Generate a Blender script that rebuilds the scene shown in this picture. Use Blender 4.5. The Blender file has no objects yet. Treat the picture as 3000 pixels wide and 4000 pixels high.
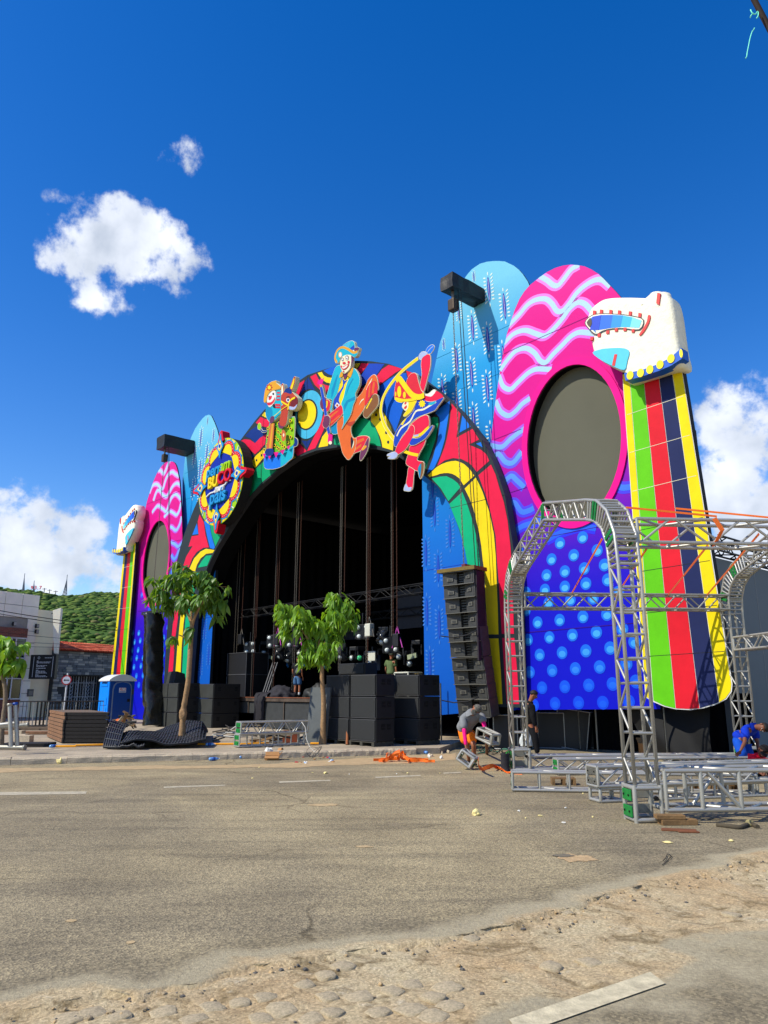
import bpy, bmesh, math, random
from mathutils import Vector, Matrix, noise, geometry, Euler
R = math.radians
rnd = random.Random(7)
C = bpy.context.scene.collection
S = bpy.context.scene
# ------------------------------------------------------------------ camera, light, sky
FPX, HOR, CAMH = 2900.0, 2700.0, 1.65          # focal length in photo pixels, eye-level row, eye height
PITCH = math.atan((HOR - 2000) / FPX)
cd = bpy.data.cameras.new('camera'); cam = bpy.data.objects.new('camera', cd); C.objects.link(cam)
cam.location = (0, 0, CAMH); cam.rotation_euler = (math.pi / 2 + PITCH, 0, 0)
cd.sensor_fit = 'VERTICAL'; cd.sensor_height = 36; cd.lens = 36 * FPX / 4000
cd.clip_start = .05; cd.clip_end = 6000
S.camera = cam
S.render.resolution_x, S.render.resolution_y = 768, 1024
SUN_AZ, SUN_EL = R(-113.5), R(46)              # azimuth from +Y clockwise
sd = Vector((math.sin(SUN_AZ) * math.cos(SUN_EL), math.cos(SUN_AZ) * math.cos(SUN_EL), math.sin(SUN_EL)))
sl = bpy.data.lights.new('sun', 'SUN'); sl.energy = 4.0; sl.angle = R(.5); sl.color = (1, .94, .8)
so = bpy.data.objects.new('sun', sl); C.objects.link(so); so.rotation_euler = sd.to_track_quat('Z', 'Y').to_euler()
so.location = (-30, -20, 40)
S.view_settings.view_transform = 'Standard'; S.view_settings.look = 'None'
S.view_settings.exposure = .45; S.view_settings.gamma = 1; S.view_settings.use_curve_mapping = False

W = bpy.data.worlds.new('World'); S.world = W; W.use_nodes = True
nt = W.node_tree; nt.nodes.clear()
def N(t, **k):
    n = nt.nodes.new(t)
    for a, b in k.items(): setattr(n, a, b)
    return n
def lk(a, b): nt.links.new(a, b)
def mth(op, a, b=None, c=None, clamp=False):
    n = N('ShaderNodeMath', operation=op); n.use_clamp = clamp
    for i, v in enumerate((a, b, c)):
        if v is None: continue
        if isinstance(v, (int, float)): n.inputs[i].default_value = v
        else: lk(v, n.inputs[i])
    return n.outputs[0]
sky = N('ShaderNodeTexSky', sky_type='NISHITA'); sky.sun_disc = False
sky.sun_elevation = SUN_EL; sky.sun_rotation = SUN_AZ; sky.air_density = 1.0; sky.dust_density = .2; sky.ozone_density = 2.2
hs = N('ShaderNodeHueSaturation'); hs.inputs['Saturation'].default_value = 1.43; hs.inputs['Value'].default_value = 1.25
hs.inputs['Hue'].default_value = .514
lk(sky.outputs[0], hs.inputs['Color'])
bg = N('ShaderNodeBackground'); bg.inputs[1].default_value = .11; lk(hs.outputs[0], bg.inputs[0])
tc = N('ShaderNodeTexCoord'); sx = N('ShaderNodeSeparateXYZ'); lk(tc.outputs['Generated'], sx.inputs[0])
az = mth('ARCTAN2', sx.outputs[0], sx.outputs[1]); el = mth('ARCSINE', sx.outputs[2])
cx = N('ShaderNodeCombineXYZ'); lk(az, cx.inputs[0]); lk(el, cx.inputs[1])
nz = N('ShaderNodeTexNoise'); nz.inputs['Scale'].default_value = 11; nz.inputs['Detail'].default_value = 9; nz.inputs['Roughness'].default_value = .62
lk(cx.outputs[0], nz.inputs['Vector'])
nf = N('ShaderNodeTexNoise'); nf.inputs['Scale'].default_value = 30; nf.inputs['Detail'].default_value = 6; lk(cx.outputs[0], nf.inputs['Vector'])
def azel(px, py):
    u = (px - 1500) / FPX; v = (2000 - py) / FPX
    c, s = math.cos(PITCH), math.sin(PITCH)
    d = Vector((u, c - v * s, v * c + s)).normalized()
    return math.atan2(d.x, d.y), math.asin(d.z)
# cumulus clouds: (centre pixel, half width, half height) turned into sky angles
CLOUDS = [((480, 960), 250, 190, 1.1), ((560, 1010), 250, 150, 1), ((300, 1010), 150, 120, .85), ((400, 1140), 150, 110, .8), ((620, 900), 120, 110, .6),
          ((700, 590), 100, 110, .38), ((265, 785), 90, 40, .4),
          ((130, 2090), 300, 170, 1.05), ((330, 2220), 330, 90, 1), ((-100, 2200), 400, 170, 1), ((50, 1990), 240, 130, .8), ((330, 2275), 400, 70, .8),
          ((2920, 1720), 230, 260, 1.1), ((3150, 1600), 320, 200, 1), ((3000, 2050), 420, 260, 1.05), ((2800, 2150), 260, 150, .9), ((3300, 2200), 500, 240, 1),
          ((-900, 1700), 420, 200, .9), ((4100, 1500), 420, 220, .9), ((-1700, 2150), 500, 220, .95), ((4900, 2100), 600, 250, .95)]
for k in range(12): CLOUDS.append((None, 0, 0, .95 + .1 * (k % 2)))   # unseen scattered clouds added all round to brighten the shaded sides
tot = None
for (p, hw, hh, w) in CLOUDS:
    if p is None:
        k = CLOUDS.index((p, hw, hh, w)); CLOUDS[k] = 0; a0 = .9 + (k * 2.4) % 4.5; a0 -= 2 * math.pi if a0 > math.pi else 0; e0 = .12 + (k * .37) % .6; a1, e1 = a0 + .16 + .03 * (k % 4), e0 + .07 + .02 * (k % 3)
    else:
        a0, e0 = azel(*p); a1, _ = azel(p[0] + hw, p[1]); _, e1 = azel(p[0], p[1] - hh)
    dx = mth('MULTIPLY', mth('SUBTRACT', az, a0), 1 / abs(a1 - a0)); dy = mth('MULTIPLY', mth('SUBTRACT', el, e0), 1 / abs(e1 - e0))
    r2 = mth('ADD', mth('MULTIPLY', dx, dx), mth('MULTIPLY', dy, dy))
    g = mth('MULTIPLY', mth('SUBTRACT', 1, mth('MULTIPLY', r2, .62), clamp=True), w)
    tot = g if tot is None else mth('MAXIMUM', tot, g)
dens = mth('ADD', tot, mth('MULTIPLY', mth('SUBTRACT', nz.outputs[0], .5), 2.6))
dens = mth('ADD', dens, mth('MULTIPLY', mth('SUBTRACT', nf.outputs[0], .5), .9))
gate = mth('MULTIPLY', tot, 6, clamp=True)
ramp = N('ShaderNodeMapRange', interpolation_type='SMOOTHERSTEP'); ramp.inputs[1].default_value = .33; ramp.inputs[2].default_value = .86
lk(dens, ramp.inputs[0]); cov = mth('MULTIPLY', mth('MULTIPLY', ramp.outputs[0], gate), .96)
# thicker cloud: bright tops, greyer inside
cr = N('ShaderNodeValToRGB'); cr.color_ramp.elements[0].position = .3; cr.color_ramp.elements[0].color = (.86, .9, .98, 1)
cr.color_ramp.elements[1].position = .72; cr.color_ramp.elements[1].color = (.44, .5, .6, 1)
nb = N('ShaderNodeTexNoise'); nb.inputs['Scale'].default_value = 14; nb.inputs['Detail'].default_value = 5
mp = N('ShaderNodeMapping'); mp.inputs['Location'].default_value = (.3, .035, 0); lk(cx.outputs[0], mp.inputs[0]); lk(mp.outputs[0], nb.inputs['Vector'])
lk(nb.outputs[0], cr.inputs[0])
bc = N('ShaderNodeBackground'); bc.inputs[1].default_value = .92; lk(cr.outputs[0], bc.inputs[0])
mx = N('ShaderNodeMixShader'); lk(cov, mx.inputs[0]); lk(bg.outputs[0], mx.inputs[1]); lk(bc.outputs[0], mx.inputs[2])
out = N('ShaderNodeOutputWorld'); lk(mx.outputs[0], out.inputs[0])

# ------------------------------------------------------------------ helpers
def ray(px, py):
    u = (px - 1500) / FPX; v = (2000 - py) / FPX
    c, s = math.cos(PITCH), math.sin(PITCH)
    return Vector((u, c - v * s, v * c + s))
CAM = Vector((0, 0, CAMH))
def at(px, py, Y):                              # the point seen at a photo pixel, Y metres in front of the camera
    d = ray(px, py); return CAM + d * (Y / d.y)
def gnd(px, py, z=0.0):                         # the point of a level surface seen at a photo pixel
    d = ray(px, py); return CAM + d * ((z - CAMH) / d.z)
class Plane:                                    # upright plane through m; x runs along it, y away from the viewer
    def __init__(s, m, ang):
        s.m = Vector((m[0], m[1], 0)); s.a = ang
        s.x = Vector((math.cos(ang), math.sin(ang), 0)); s.y = Vector((-math.sin(ang), math.cos(ang), 0))
    def at(s, px, py, off=0.0):
        d = ray(px, py); m = s.m - s.y * off
        t = (m - CAM).dot(s.y) / d.dot(s.y); p = CAM + d * t
        return ((p - s.m).dot(s.x), p.z)
    def w(s, x, y, z): return s.m + s.x * x + s.y * y + Vector((0, 0, z))
FA = Plane((-3.41, 30.5), R(-48.5))
ST = Plane((-20.0, 46.3), math.atan2(.88, .475))

def lin(c):
    return tuple(((v / 255) / 12.92 if v / 255 <= .04045 else ((v / 255 + .055) / 1.055) ** 2.4) for v in c)
MATS = {}
def mat(name, rgb, rough=.6, metal=0.0, var=.1, vs=6.0, bump=0.0, bs=60.0, spec=.4, coat=0.0, linear=False, dirt=None):
    if name in MATS: return MATS[name]
    col = rgb if linear else lin(rgb)
    m = bpy.data.materials.new(name); m.use_nodes = True; t = m.node_tree; b = t.nodes['Principled BSDF']
    b.inputs['Roughness'].default_value = rough; b.inputs['Metallic'].default_value = metal
    b.inputs['Specular IOR Level'].default_value = spec; b.inputs['Coat Weight'].default_value = coat
    tcn = t.nodes.new('ShaderNodeTexCoord')
    if var > 0:
        n = t.nodes.new('ShaderNodeTexNoise'); n.inputs['Scale'].default_value = vs; n.inputs['Detail'].default_value = 6; n.inputs['Roughness'].default_value = .65
        t.links.new(tcn.outputs['Object'], n.inputs['Vector'])
        r = t.nodes.new('ShaderNodeValToRGB'); e = r.color_ramp.elements
        e[0].position = .3; e[1].position = .7
        e[0].color = (*[max(0, v * (1 - var)) for v in col], 1); e[1].color = (*[min(1, v * (1 + var)) for v in col], 1)
        if dirt:
            q = e.new(.24); q.color = (*dirt, 1)
        t.links.new(n.outputs[0], r.inputs[0]); t.links.new(r.outputs[0], b.inputs['Base Color'])
    else: b.inputs['Base Color'].default_value = (*col, 1)
    if bump > 0:
        n2 = t.nodes.new('ShaderNodeTexNoise'); n2.inputs['Scale'].default_value = bs; n2.inputs['Detail'].default_value = 4
        t.links.new(tcn.outputs['Object'], n2.inputs['Vector'])
        bp = t.nodes.new('ShaderNodeBump'); bp.inputs['Strength'].default_value = bump; bp.inputs['Distance'].default_value = .02
        t.links.new(n2.outputs[0], bp.inputs['Height']); t.links.new(bp.outputs[0], b.inputs['Normal'])
    MATS[name] = m; return m
INKK = .74                                      # printed vinyl is a little darker than its swatch
def vinyl(name, rgb): return mat('print_' + name, tuple(v * INKK for v in lin(rgb)), linear=True, rough=.58, var=.09, vs=1.6, bump=.3, bs=2.2, spec=.14)

def empty(name, label=None, cat=None, loc=(0, 0, 0), rz=0.0, group=None, kind=None):
    o = bpy.data.objects.new(name, None); C.objects.link(o); o.empty_display_size = .2
    o.location = loc; o.rotation_euler = (0, 0, rz); tag(o, label, cat, group, kind); return o
def tag(o, label=None, cat=None, group=None, kind=None):
    if label: o['label'] = label
    if cat: o['category'] = cat
    if group: o['group'] = group
    if kind: o['kind'] = kind
    return o
def link(name, me, parent=None, loc=None, rot=None, scale=None):
    o = bpy.data.objects.new(name, me); C.objects.link(o)
    if parent is not None: o.parent = parent
    if loc is not None: o.location = loc
    if rot is not None: o.rotation_euler = rot
    if scale is not None: o.scale = scale
    return o
def obj(name, bm, m, parent=None, smooth=False, loc=None, rot=None):
    me = bpy.data.meshes.new(name)
    bmesh.ops.recalc_face_normals(bm, faces=bm.faces)
    bm.to_mesh(me); bm.free()
    for x in (m if isinstance(m, (list, tuple)) else [m]): me.materials.append(x)
    if smooth: me.shade_smooth()
    return link(name, me, parent, loc, rot)
def bbox(bm, a, b, mi=0, M=None):
    vs = [bm.verts.new((x, y, z)) for x in (a[0], b[0]) for y in (a[1], b[1]) for z in (a[2], b[2])]
    if M is not None:
        for v in vs: v.co = M @ v.co
    for f in ((0, 1, 3, 2), (4, 6, 7, 5), (0, 4, 5, 1), (2, 3, 7, 6), (0, 2, 6, 4), (1, 5, 7, 3)):
        fc = bm.faces.new([vs[i] for i in f]); fc.material_index = mi
    return vs
def bevel(bm, w, seg=2):
    bmesh.ops.bevel(bm, geom=list(bm.edges), offset=w, segments=seg, affect='EDGES', profile=.6)
def box(name, a, b, m, parent=None, bev=0.0, loc=None, rot=None, M=None):
    bm = bmesh.new(); bbox(bm, a, b, M=M)
    if bev: bmesh.ops.recalc_face_normals(bm, faces=bm.faces); bevel(bm, bev)
    return obj(name, bm, m, parent, loc=loc, rot=rot)
def tubebm(bm, pts, r, n=8, cap=True, mi=0):
    pts = [Vector(p) for p in pts]; rs = r if isinstance(r, (list, tuple)) else [r] * len(pts)
    rings = []; up = None
    for i, p in enumerate(pts):
        t = (pts[min(i + 1, len(pts) - 1)] - pts[max(i - 1, 0)]).normalized()
        if up is None: up = t.orthogonal().normalized()
        else:
            up = (up - t * up.dot(t)); up = up.normalized() if up.length > 1e-5 else t.orthogonal().normalized()
        s = t.cross(up)
        rings.append([bm.verts.new(p + (up * math.cos(2 * math.pi * k / n) + s * math.sin(2 * math.pi * k / n)) * rs[i]) for k in range(n)])
    for a, b in zip(rings, rings[1:]):
        for k in range(n):
            f = bm.faces.new((a[k], a[(k + 1) % n], b[(k + 1) % n], b[k])); f.material_index = mi; f.smooth = True
    if cap:
        for ring in (rings[0], rings[-1]):
            f = bm.faces.new(ring); f.material_index = mi
def tube(name, pts, r, m, parent=None, n=8):
    bm = bmesh.new(); tubebm(bm, pts, r, n); return obj(name, bm, m, parent)
UNIT = {}
def rod(name, p, q, r, m, parent=None, n=8):    # straight tube: a shared unit cylinder placed between two points
    k = (m.name, n)
    if k not in UNIT:
        bm = bmesh.new(); tubebm(bm, [(0, 0, 0), (0, 0, 1)], 1.0, n)
        me = bpy.data.meshes.new('rod'); bmesh.ops.recalc_face_normals(bm, faces=bm.faces); bm.to_mesh(me); bm.free(); me.materials.append(m); UNIT[k] = me
    p, q = Vector(p), Vector(q); d = q - p
    o = link(name, UNIT[k], parent); o.rotation_mode = 'QUATERNION'
    o.location = p; o.rotation_quaternion = d.to_track_quat('Z', 'Y'); o.scale = (r, r, d.length); return o
def lathe(bm, prof, n=16, c=(0, 0, 0), mi=0):
    c = Vector(c); rings = []
    for (r, z) in prof:
        rings.append([bm.verts.new(c + Vector((r * math.cos(2 * math.pi * k / n), r * math.sin(2 * math.pi * k / n), z))) for k in range(n)])
    for a, b in zip(rings, rings[1:]):
        for k in range(n):
            f = bm.faces.new((a[k], a[(k + 1) % n], b[(k + 1) % n], b[k])); f.smooth = True; f.material_index = mi
    for ring in (rings[0], rings[-1]): bm.faces.new(ring).material_index = mi
def smooth_poly(pts, n=4, closed=True):
    out = []; L = len(pts)
    for i in range(L if closed else L - 1):
        g = (lambda k: pts[k % L]) if closed else (lambda k: pts[max(0, min(L - 1, k))])
        p0, p1, p2, p3 = g(i - 1), g(i), g(i + 1), g(i + 2)
        for k in range(n):
            t = k / n
            out.append(tuple(.5 * (2 * b + (c - a) * t + (2 * a - 5 * b + 4 * c - d) * t * t + (3 * b - a - 3 * c + d) * t ** 3) for a, b, c, d in zip(p0, p1, p2, p3)))
    if not closed: out.append(tuple(pts[-1]))
    return out
def area2(p): return sum(a[0] * b[1] - b[0] * a[1] for a, b in zip(p, p[1:] + p[:1]))
def plate_bm(bm, pts, y0, y1, holes=(), mi=0, side=None):   # outline in (x, z), thickness from y0 (front) to y1
    loops = [list(pts)] + [list(h) for h in holes]
    flat = [p for l in loops for p in l]
    tris = geometry.tessellate_polygon([[Vector((p[0], p[1], 0)) for p in l] for l in loops])
    f = [bm.verts.new((p[0], y0, p[1])) for p in flat]; b = [bm.verts.new((p[0], y1, p[1])) for p in flat]
    for t in tris:
        try:
            bm.faces.new([f[i] for i in t]).material_index = mi; bm.faces.new([b[i] for i in reversed(t)]).material_index = mi
        except ValueError: pass
    k = 0
    for l in loops:
        n = len(l)
        for i in range(n):
            fc = bm.faces.new((f[k + i], f[k + (i + 1) % n], b[k + (i + 1) % n], b[k + i])); fc.material_index = mi if side is None else side
        k += n
def plate(name, pts, y0, y1, m, parent=None, holes=(), side=None):
    bm = bmesh.new(); plate_bm(bm, pts, y0, y1, holes, side=None if side is None else 1)
    return obj(name, bm, [m] if side is None else [m, side], parent)
def grow(pts, d):
    s = 1 if area2(pts) > 0 else -1; out = []; n = len(pts)
    for i in range(n):
        a, b, c = Vector(pts[i - 1]), Vector(pts[i]), Vector(pts[(i + 1) % n])
        e1, e2 = (b - a), (c - b)
        if e1.length < 1e-6 or e2.length < 1e-6: out.append(pts[i]); continue
        n1 = Vector((e1.y, -e1.x)).normalized() * s; n2 = Vector((e2.y, -e2.x)).normalized() * s
        m = (n1 + n2); m = m.normalized() if m.length > .3 else n1
        out.append((b.x + m.x * d, b.y + m.y * d))
    return out
def strip(pts, w):                              # ribbon outline round a centre line; w is a width or a list
    ws = w if isinstance(w, (list, tuple)) else [w] * len(pts); L, Rr = [], []
    for i, p in enumerate(pts):
        a, b = Vector(pts[max(0, i - 1)]), Vector(pts[min(len(pts) - 1, i + 1)]); t = (b - a).normalized(); nn = Vector((-t.y, t.x)) * ws[i] / 2
        L.append((p[0] + nn.x, p[1] + nn.y)); Rr.append((p[0] - nn.x, p[1] - nn.y))
    return L + Rr[::-1]
def ell(cx, cy, rx, ry, n=24, tilt=0.0):
    out = []
    for k in range(n):
        a = 2 * math.pi * k / n; x, y = rx * math.cos(a), ry * math.sin(a)
        out.append((cx + x * math.cos(tilt) - y * math.sin(tilt), cy + x * math.sin(tilt) + y * math.cos(tilt)))
    return out
def Z(ox, oy, sc): return lambda pts: [(ox + x * sc, oy + y * sc) for x, y in pts]
# ------------------------------------------------------------------ ground, road, kerb
def ground_mat(name, base, kind):
    m = bpy.data.materials.new(name); m.use_nodes = True; t = m.node_tree; b = t.nodes['Principled BSDF']; b.inputs['Roughness'].default_value = .9
    b.inputs['Specular IOR Level'].default_value = .25
    tcn = t.nodes.new('ShaderNodeTexCoord')
    def noise(sc, det=6, ro=.6, dist=0):
        n = t.nodes.new('ShaderNodeTexNoise'); n.inputs['Scale'].default_value = sc; n.inputs['Detail'].default_value = det; n.inputs['Roughness'].default_value = ro
        n.inputs['Distortion'].default_value = dist
        t.links.new(tcn.outputs['Object'], n.inputs['Vector']); return n.outputs[0]
    def rampf(src, a, b_, ca, cb):
        r = t.nodes.new('ShaderNodeValToRGB'); r.color_ramp.elements[0].position = a; r.color_ramp.elements[1].position = b_
        r.color_ramp.elements[0].color = (*ca, 1); r.color_ramp.elements[1].color = (*cb, 1); t.links.new(src, r.inputs[0]); return r.outputs[0]
    def mix(mode, fac, a, c):
        x = t.nodes.new('ShaderNodeMix'); x.data_type = 'RGBA'; x.blend_type = mode
        if isinstance(fac, float): x.inputs[0].default_value = fac
        else: t.links.new(fac, x.inputs[0])
        for s, v in ((6, a), (7, c)):
            if isinstance(v, tuple): x.inputs[s].default_value = (*v, 1)
            else: t.links.new(v, x.inputs[s])
        return x.outputs[2]
    def asphalt(base):
        v = t.nodes.new('ShaderNodeTexVoronoi'); v.inputs['Scale'].default_value = 62; t.links.new(tcn.outputs['Object'], v.inputs['Vector'])
        sp = rampf(v.outputs['Color'], .2, .85, (.68, .67, .65), (1.34, 1.3, 1.2))
        c = mix('MULTIPLY', 1.0, base, sp)
        c = mix('MULTIPLY', 1.0, c, rampf(noise(.55, 5, .6, .6), .3, .72, (.78, .77, .76), (1.2, 1.2, 1.18)))
        c = mix('MULTIPLY', 1.0, c, rampf(noise(24, 3), .3, .7, (.8, .8, .8), (1.2, 1.19, 1.15)))
        # dark long rubber and oil streaks, then pale sandy dust drifts
        mpn = t.nodes.new('ShaderNodeMapping'); mpn.inputs['Rotation'].default_value = (0, 0, R(-18)); mpn.inputs['Scale'].default_value = (.35, 2.3, 1)
        t.links.new(tcn.outputs['Object'], mpn.inputs[0]); ns = t.nodes.new('ShaderNodeTexNoise'); ns.inputs['Scale'].default_value = .9; ns.inputs['Detail'].default_value = 7; ns.inputs['Roughness'].default_value = .7
        t.links.new(mpn.outputs[0], ns.inputs['Vector'])
        c = mix('MULTIPLY', 1.0, c, rampf(ns.outputs[0], .33, .52, (.72, .72, .73), (1.04, 1.03, 1.0)))
        # patches of smoother repair asphalt and branching hairline cracks
        c = mix('MULTIPLY', 1.0, c, rampf(noise(.16, 3, .5, .3), .47, .53, (.84, .84, .86), (1.06, 1.05, 1.02)))
        wv = t.nodes.new('ShaderNodeVectorMath'); wv.operation = 'MULTIPLY_ADD'; nw = t.nodes.new('ShaderNodeTexNoise'); nw.inputs['Scale'].default_value = 1.5; nw.inputs['Detail'].default_value = 6; t.links.new(tcn.outputs['Object'], nw.inputs['Vector'])
        wv.inputs[1].default_value = (.7, .7, 0); t.links.new(nw.outputs['Color'], wv.inputs[0]); t.links.new(tcn.outputs['Object'], wv.inputs[2])
        vc = t.nodes.new('ShaderNodeTexVoronoi'); vc.feature = 'DISTANCE_TO_EDGE'; vc.inputs['Scale'].default_value = .33; t.links.new(wv.outputs[0], vc.inputs['Vector'])
        ck = mix('MIX', rampf(noise(.3, 3), .45, .6, (0, 0, 0), (1, 1, 1)), (1, 1, 1), rampf(vc.outputs['Distance'], .002, .007, (.42, .4, .37), (1, 1, 1))); c = mix('MULTIPLY', 1.0, c, ck)
        d = rampf(noise(.8, 8, .72, .8), .6, .78, (0, 0, 0), (.55, .55, .55)); c = mix('MIX', d, c, (.34, .27, .18))
        return c, v.outputs['Distance']
    def dirt():
        c = mix('MIX', rampf(noise(1.1, 8, .7, .7), .38, .62, (0, 0, 0), (1, 1, 1)), (.52, .43, .27), (.47, .34, .19))
        c = mix('MIX', rampf(noise(2.6, 8, .7, 1.2), .52, .63, (0, 0, 0), (.85, .85, .85)), c, (.20, .145, .07))
        c = mix('MIX', rampf(noise(3.4, 7, .75, .4), .58, .66, (0, 0, 0), (.7, .7, .7)), c, (.55, .48, .35))
        c = mix('MULTIPLY', 1.0, c, rampf(noise(42, 5, .7), .28, .72, (.7, .68, .64), (1.26, 1.25, 1.22)))
        v = t.nodes.new('ShaderNodeTexVoronoi'); v.inputs['Scale'].default_value = 70; t.links.new(tcn.outputs['Object'], v.inputs['Vector'])
        c = mix('MULTIPLY', .75, c, rampf(v.outputs['Color'], .1, .9, (.66, .64, .6), (1.34, 1.33, 1.3)))
        return c, noise(38, 6, .75)
    if kind == 'asphalt': (c, h), (bs, bd) = asphalt(base), (.55, .012)
    elif kind == 'dirt': (c, h), (bs, bd) = dirt(), (.9, .03)
    elif kind == 'blend':                           # asphalt, trodden cement dust and dirt, weighted by a painted vertex value
        (ca, ha), (cd_, hd_) = asphalt(base), dirt(); at_ = t.nodes.new('ShaderNodeAttribute'); at_.attribute_name = 'wear'
        def madd(x, y, k): m_ = t.nodes.new('ShaderNodeMath'); m_.operation = 'MULTIPLY_ADD'; t.links.new(x, m_.inputs[0]); m_.inputs[1].default_value = k; t.links.new(y, m_.inputs[2]); return m_.outputs[0]
        w = madd(noise(9, 7, .75), at_.outputs['Fac'], .34)
        cem = mix('MULTIPLY', 1.0, (.42, .355, .225), rampf(noise(30, 5, .7), .25, .75, (.68, .68, .68), (1.25, 1.25, 1.25)))
        c = mix('MIX', rampf(w, .22, .5, (0, 0, 0), (.9, .9, .9)), ca, cem); c = mix('MIX', rampf(w, .68, .82, (0, 0, 0), (1, 1, 1)), c, cd_)
        h = hd_; bs, bd = .8, .02
    else:
        c = mix('MULTIPLY', 1.0, base, rampf(noise(.9, 7, .62, .4), .3, .7, (.72, .72, .72), (1.22, 1.2, 1.15)))
        c = mix('MULTIPLY', 1.0, c, rampf(noise(30, 4), .3, .7, (.8, .8, .8), (1.18, 1.18, 1.18)))
        h = noise(50, 4); bs, bd = .4, .01
    t.links.new(c, b.inputs['Base Color'])
    bp = t.nodes.new('ShaderNodeBump'); bp.inputs['Strength'].default_value = bs; bp.inputs['Distance'].default_value = bd
    t.links.new(h, bp.inputs['Height']); t.links.new(bp.outputs[0], b.inputs['Normal']); return m
ASPC = (.288, .246, .166); ASPH = ground_mat('asphalt', ASPC, 'asphalt'); DIRT = ground_mat('dirt', (.40, .31, .20), 'dirt')
PAVE = ground_mat('pavement', (.36, .30, .22), 'pave'); CONC = ground_mat('kerb_concrete', (.52, .43, .31), 'pave')
def sheet(name, pts, z, m, thick=0.0):
    bm = bmesh.new(); tris = geometry.tessellate_polygon([[Vector((p[0], p[1], 0)) for p in pts]])
    vs = [bm.verts.new((p[0], p[1], z)) for p in pts]
    for tr in tris:
        try: bm.faces.new([vs[i] for i in tr])
        except ValueError: pass
    if thick:
        lo = [bm.verts.new((p[0], p[1], z - thick)) for p in pts]
        for i in range(len(pts)): bm.faces.new((vs[i], vs[(i + 1) % len(pts)], lo[(i + 1) % len(pts)], lo[i]))
    o = obj(name, bm, m); tag(o, kind='structure'); return o
sheet('ground', [(-3000, -300), (3000, -300), (3000, 5000), (-3000, 5000)], -.11, DIRT)
# broken near edge of the asphalt
Zr = Z(1500, 3000, .9042); Zl = Z(0, 2900, 1.085)
edge = Zl([(0, 970), (200, 940), (330, 905), (400, 885), (500, 912), (545, 895), (600, 878), (700, 868), (760, 845), (800, 827), (850, 812), (900, 798), (1000, 790), (1080, 785), (1140, 768), (1200, 757), (1300, 745)]) + \
    Zr([(130, 752), (190, 750), (250, 737), (330, 722), (400, 706), (470, 690), (530, 680), (600, 652), (680, 632), (780, 610), (860, 590), (910, 560), (960, 540), (1030, 524), (1100, 510), (1160, 490), (1230, 480), (1340, 462), (1450, 440), (1490, 412), (1530, 400), (1600, 386), (1659, 374)])
eg = [gnd(*p) for p in edge]; e2 = []
for a, b in zip(eg, eg[1:]):
    n = max(2, int((b - a).length / .04))
    for k in range(n):
        p = a.lerp(b, k / n); q = Vector((noise.noise(p * 5), noise.noise(p * 5 + Vector((9, 3, 1))), 0)) * .05 + Vector((noise.noise(p * 22), noise.noise(p * 22 + Vector((4, 4, 4))), 0)) * .02
        e2.append((p.x + q.x, p.y + q.y))
e2 = [(-60, -30), (-12, -3)] + e2 + [(9, 11.6), (30, 25)]
road = sheet('road', e2 + [(90, 64), (60, 120), (-90, 120)], 0.0, ASPH, .09)
# lower piece of asphalt in the bottom right corner
pt = Zr([(300, 1180), (380, 1040), (470, 985), (560, 952), (640, 928), (700, 932), (770, 960), (830, 978), (900, 962), (980, 930), (1060, 870), (1130, 800), (1210, 742), (1300, 715), (1400, 700), (1530, 660), (1659, 622), (1800, 580)])
pg = [gnd(p[0], p[1], -.012) for p in pt]; p2 = []
for a, b in zip(pg, pg[1:]):
    for k in range(6):
        p = a.lerp(b, k / 6); p2.append((p.x + noise.noise(p * 9) * .03, p.y + noise.noise(p * 9 + Vector((7, 1, 2))) * .03))
p2 += [(7.4, 6), (7.4, 1), (-.3, 1)]
# trodden dirt strip between the two asphalt pieces: one relief surface that runs up over both broken edges
import numpy as np
def sdist(X, Y, poly, closed):
    P_ = np.array(poly); Q_ = np.roll(P_, -1, 0)
    if not closed: P_, Q_ = P_[:-1], Q_[:-1]
    best = np.full(X.shape, 1e9); ins = np.zeros(X.shape, bool); sg = np.ones(X.shape)
    for (ax, ay), (bx_, by) in zip(P_, Q_):
        dx, dy = bx_ - ax, by - ay; t_ = np.clip(((X - ax) * dx + (Y - ay) * dy) / (dx * dx + dy * dy + 1e-9), 0, 1); d = np.hypot(X - ax - t_ * dx, Y - ay - t_ * dy)
        if closed: ins ^= ((ay > Y) != (by > Y)) & (X < dx * (Y - ay) / (dy + 1e-12) + ax)
        else: cr_ = dx * (Y - ay) - dy * (X - ax); m_ = d < best; sg[m_] = np.sign(cr_[m_])
        best = np.minimum(best, d)
    return best * (np.where(ins, 1, -1) if closed else sg)
x0, x1, y0, y1, st = -3.2, 6.6, 3.4, 10.8, .022
xs_g, ys_g = np.arange(x0, x1, st), np.arange(y0, y1, st); X, Y = np.meshgrid(xs_g, ys_g); D1 = sdist(X, Y, e2, False); D2 = sdist(X, Y, p2, True)
keep = D1 < .5; n1 = np.zeros(X.shape); n2 = np.zeros(X.shape)
for j, i in zip(*np.nonzero(keep)):
    p = Vector((X[j, i], Y[j, i], 0)); n1[j, i] = noise.fractal(p * 1.3, 1, 2, 4); n2[j, i] = noise.fractal(p * 6, 1, 2, 4)
sm = lambda a, b, x: (lambda t_: t_ * t_ * (3 - 2 * t_))(np.clip((x - a) / (b - a), 0, 1))
road_ = sm(-.05, .012, D1 + n2 * .02); low_ = sm(-.10, .04, D2 + n2 * .05); wear = 1 - np.maximum(road_ * sm(-.05, .42, D1 + n1 * .16), low_ * sm(-.05, .5, D2 + n1 * .2) * (.8 + n1 * .5))
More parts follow.
